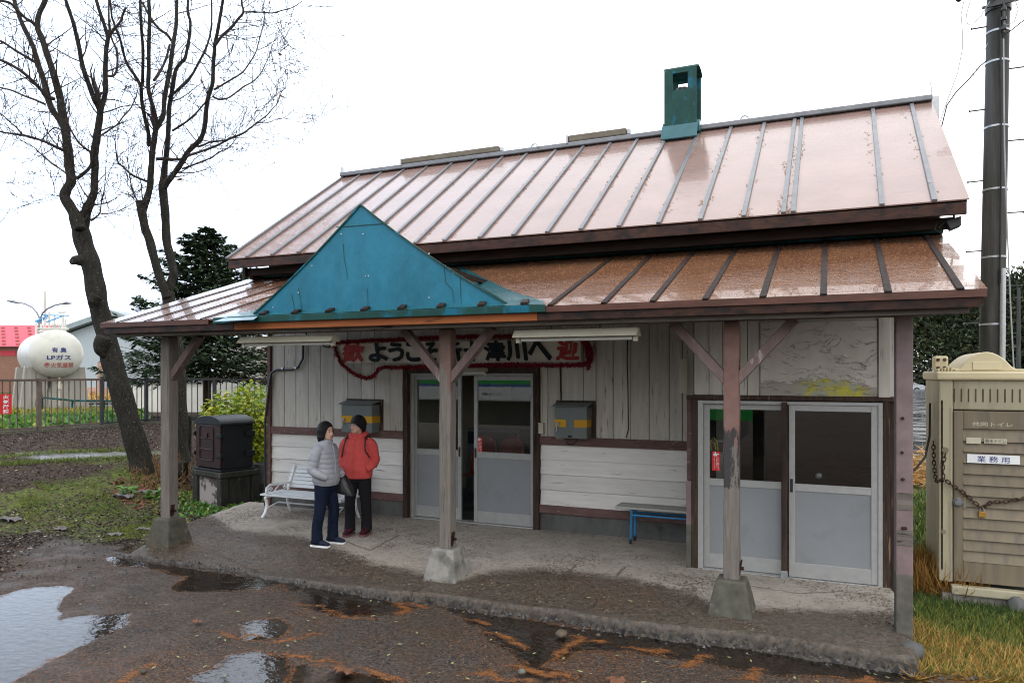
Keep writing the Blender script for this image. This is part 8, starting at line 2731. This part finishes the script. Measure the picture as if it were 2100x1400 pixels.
chair(-6.9, 11.0, 'bucket chair behind the left door leaf'); chair(-5.35, 11.0, 'bucket chair seen through the gap between the entrance doors'); chair(-4.86, 11.0, 'bucket chair behind the red sticker on the entrance door')
bx_ = thing('counter_box', 'grey appliance behind the bucket chairs in the waiting room', 'appliance', (-5.3, 11.9, .14))
b = MB(); b.box(-5.95, -4.9, 11.65, 12.15, .14, 1.28); b.build('case', M['grey_box'], bx_, bevel=.02)
b = MB(); b.box(-5.9, -4.95, 11.63, 11.649, 1.02, 1.24); b.build('front_panel', M['ink'], bx_)
st_ = thing('room_stove', 'dark round stove guard behind the right entrance door leaf', 'stove', (-4.1, 11.4, .14))
b = MB(); b.lathe([(.02, .0), (.42, .0), (.44, .55), (.40, .85), (.24, 1.0), (.02, 1.04)], (-4.15, 11.4, .14), 22); b.build('body', M['safe_side'], st_, smooth=True)
b = MB()
for z in (.5, .8, .98): b.tube([(-4.15 + .5 * math.cos(a), 11.4 + .5 * math.sin(a), z + .14) for a in np.linspace(0, 6.29, 25)], .01, 5)
b.build('guard_ring', M['galv'], st_)
for (x, z, w, h, lab) in ((-5.5, 1.95, .42, .3, 'white notice sheet on the back wall of the waiting room, left of the photos'), (-4.35, 1.72, .55, .38, 'notice with two dark photographs on the back wall of the waiting room'), (-4.25, 2.22, .5, .3, 'pale poster on the back wall above the notice with photographs')):
    t = thing('wall_notice', lab, 'notice', (x, 12.19, z))
    b = MB(); b.box(x - w / 2, x + w / 2, 12.185, 12.196, z - h / 2, z + h / 2); b.build('sheet', M['lamp_white'], t)
    if 'photographs' in lab and 'two' in lab:
        for s in (-1, 1):
            b = MB(); b.box(x + s * .13 - .11, x + s * .13 + .11, 12.178, 12.184, z - .08, z + .15); b.build('photo', M['ink'], t)
# yellow strap and round knob inside the store door glass
b = MB(); c = Yp(1464, 912, BY + .10)
b.tube([c + Vector((-.03, 0, -.06)), c + Vector((-.035, 0, .04)), c + Vector((0, 0, .085)), c + Vector((.035, 0, .03)), c + Vector((.045, 0, -.06)), c + Vector((.02, 0, -.05)), c + Vector((.01, 0, .02)), c + Vector((-.01, 0, .03))], .016, 6, flat=.35)
M['strap'] = nm('bright_yellow_webbing', (.75, .62, .02), (.85, .72, .03), 6, None, .6, bump=.1)
o = b.build('yellow_strap', M['strap'], None, smooth=True, origin=c); tag(o, 'yellow strap loop hanging inside the left store door', 'strap')
c = Yp(1679, 975, BY + .10)
b = MB(); b.lathe([(.032, 0), (.034, -.02), (.02, -.035), (.001, -.037)], c, 14, 'Y'); o = b.build('round_knob', M['galv'], None, smooth=True, origin=c); tag(o, 'small shiny round knob behind the right store door glass', 'knob')

# ================================================================== the train standing behind the photographer, seen mirrored in the glass
M['trainwhite'] = nm('train_white', (.52, .53, .51), (.58, .59, .57), 2, None, .3, bump=.02)
M['traingreen'] = nm('train_green', (.02, .26, .045), (.03, .30, .06), 2, None, .3, bump=.02)
M['trainblue'] = nm('train_blue', (.04, .07, .26), (.05, .08, .30), 2, None, .3, bump=.02)
TX_0, TX_1, TYF = -22.0, -1.35, -.40
tn = thing('train_car', 'white railcar with green and blue stripes standing on the track, mirrored in the entrance glass', 'train', ((TX_0 + TX_1) / 2, -1.8, 0))
b = MB(); b.box(TX_0, TX_1, TYF - 2.8, TYF, 1.46, 3.6); b.prism([(TX_0, TYF, 3.6), (TX_0, TYF - .35, 4.0), (TX_0, TYF - 2.45, 4.0), (TX_0, TYF - 2.8, 3.6)], (TX_1 - TX_0, 0, 0)); b.build('body', M['trainwhite'], tn, bevel=.05)
b = MB(); b.box(TX_0 + .06, TX_1 - 1.65, TYF + .001, TYF + .006, 1.95, 2.14); b.box(TX_1 - 1.65, TX_1 - .02, TYF + .001, TYF + .006, 1.22, 2.14); b.build('green_stripe', M['traingreen'], tn)
b = MB(); b.box(TX_0 + .06, TX_1 - 1.66, TYF + .0012, TYF + .007, 1.885, 1.948); b.build('blue_stripe', M['trainblue'], tn)
for k in range(11):
    x = TX_0 + 1.2 + k * 1.6
    b = MB(); b.box(x, x + 1.1, TYF + .001, TYF + .008, 2.45, 3.25); b.build('window', M['carglass'], tn)
b = MB(); b.box(TX_0 + .5, TX_1 - .5, TYF - 2.4, TYF - .4, .75, 1.45); b.build('underframe', M['black_iron'], tn)
for x in (TX_0 + 2.4, TX_0 + 4.4, TX_1 - 4.4, TX_1 - 2.4):
    b = MB(); b.tube([(x, TYF - .55, .45), (x, TYF - .42, .45)], .43, 24); b.build('wheel', M['black_iron'], tn, smooth=True)
text('lettering', 'キハ40 402', M['ink'], tn, (-8.62, TYF + .002, 1.62), (-1, 0, 0), (0, 0, 1), .62, .10, .002, .01)
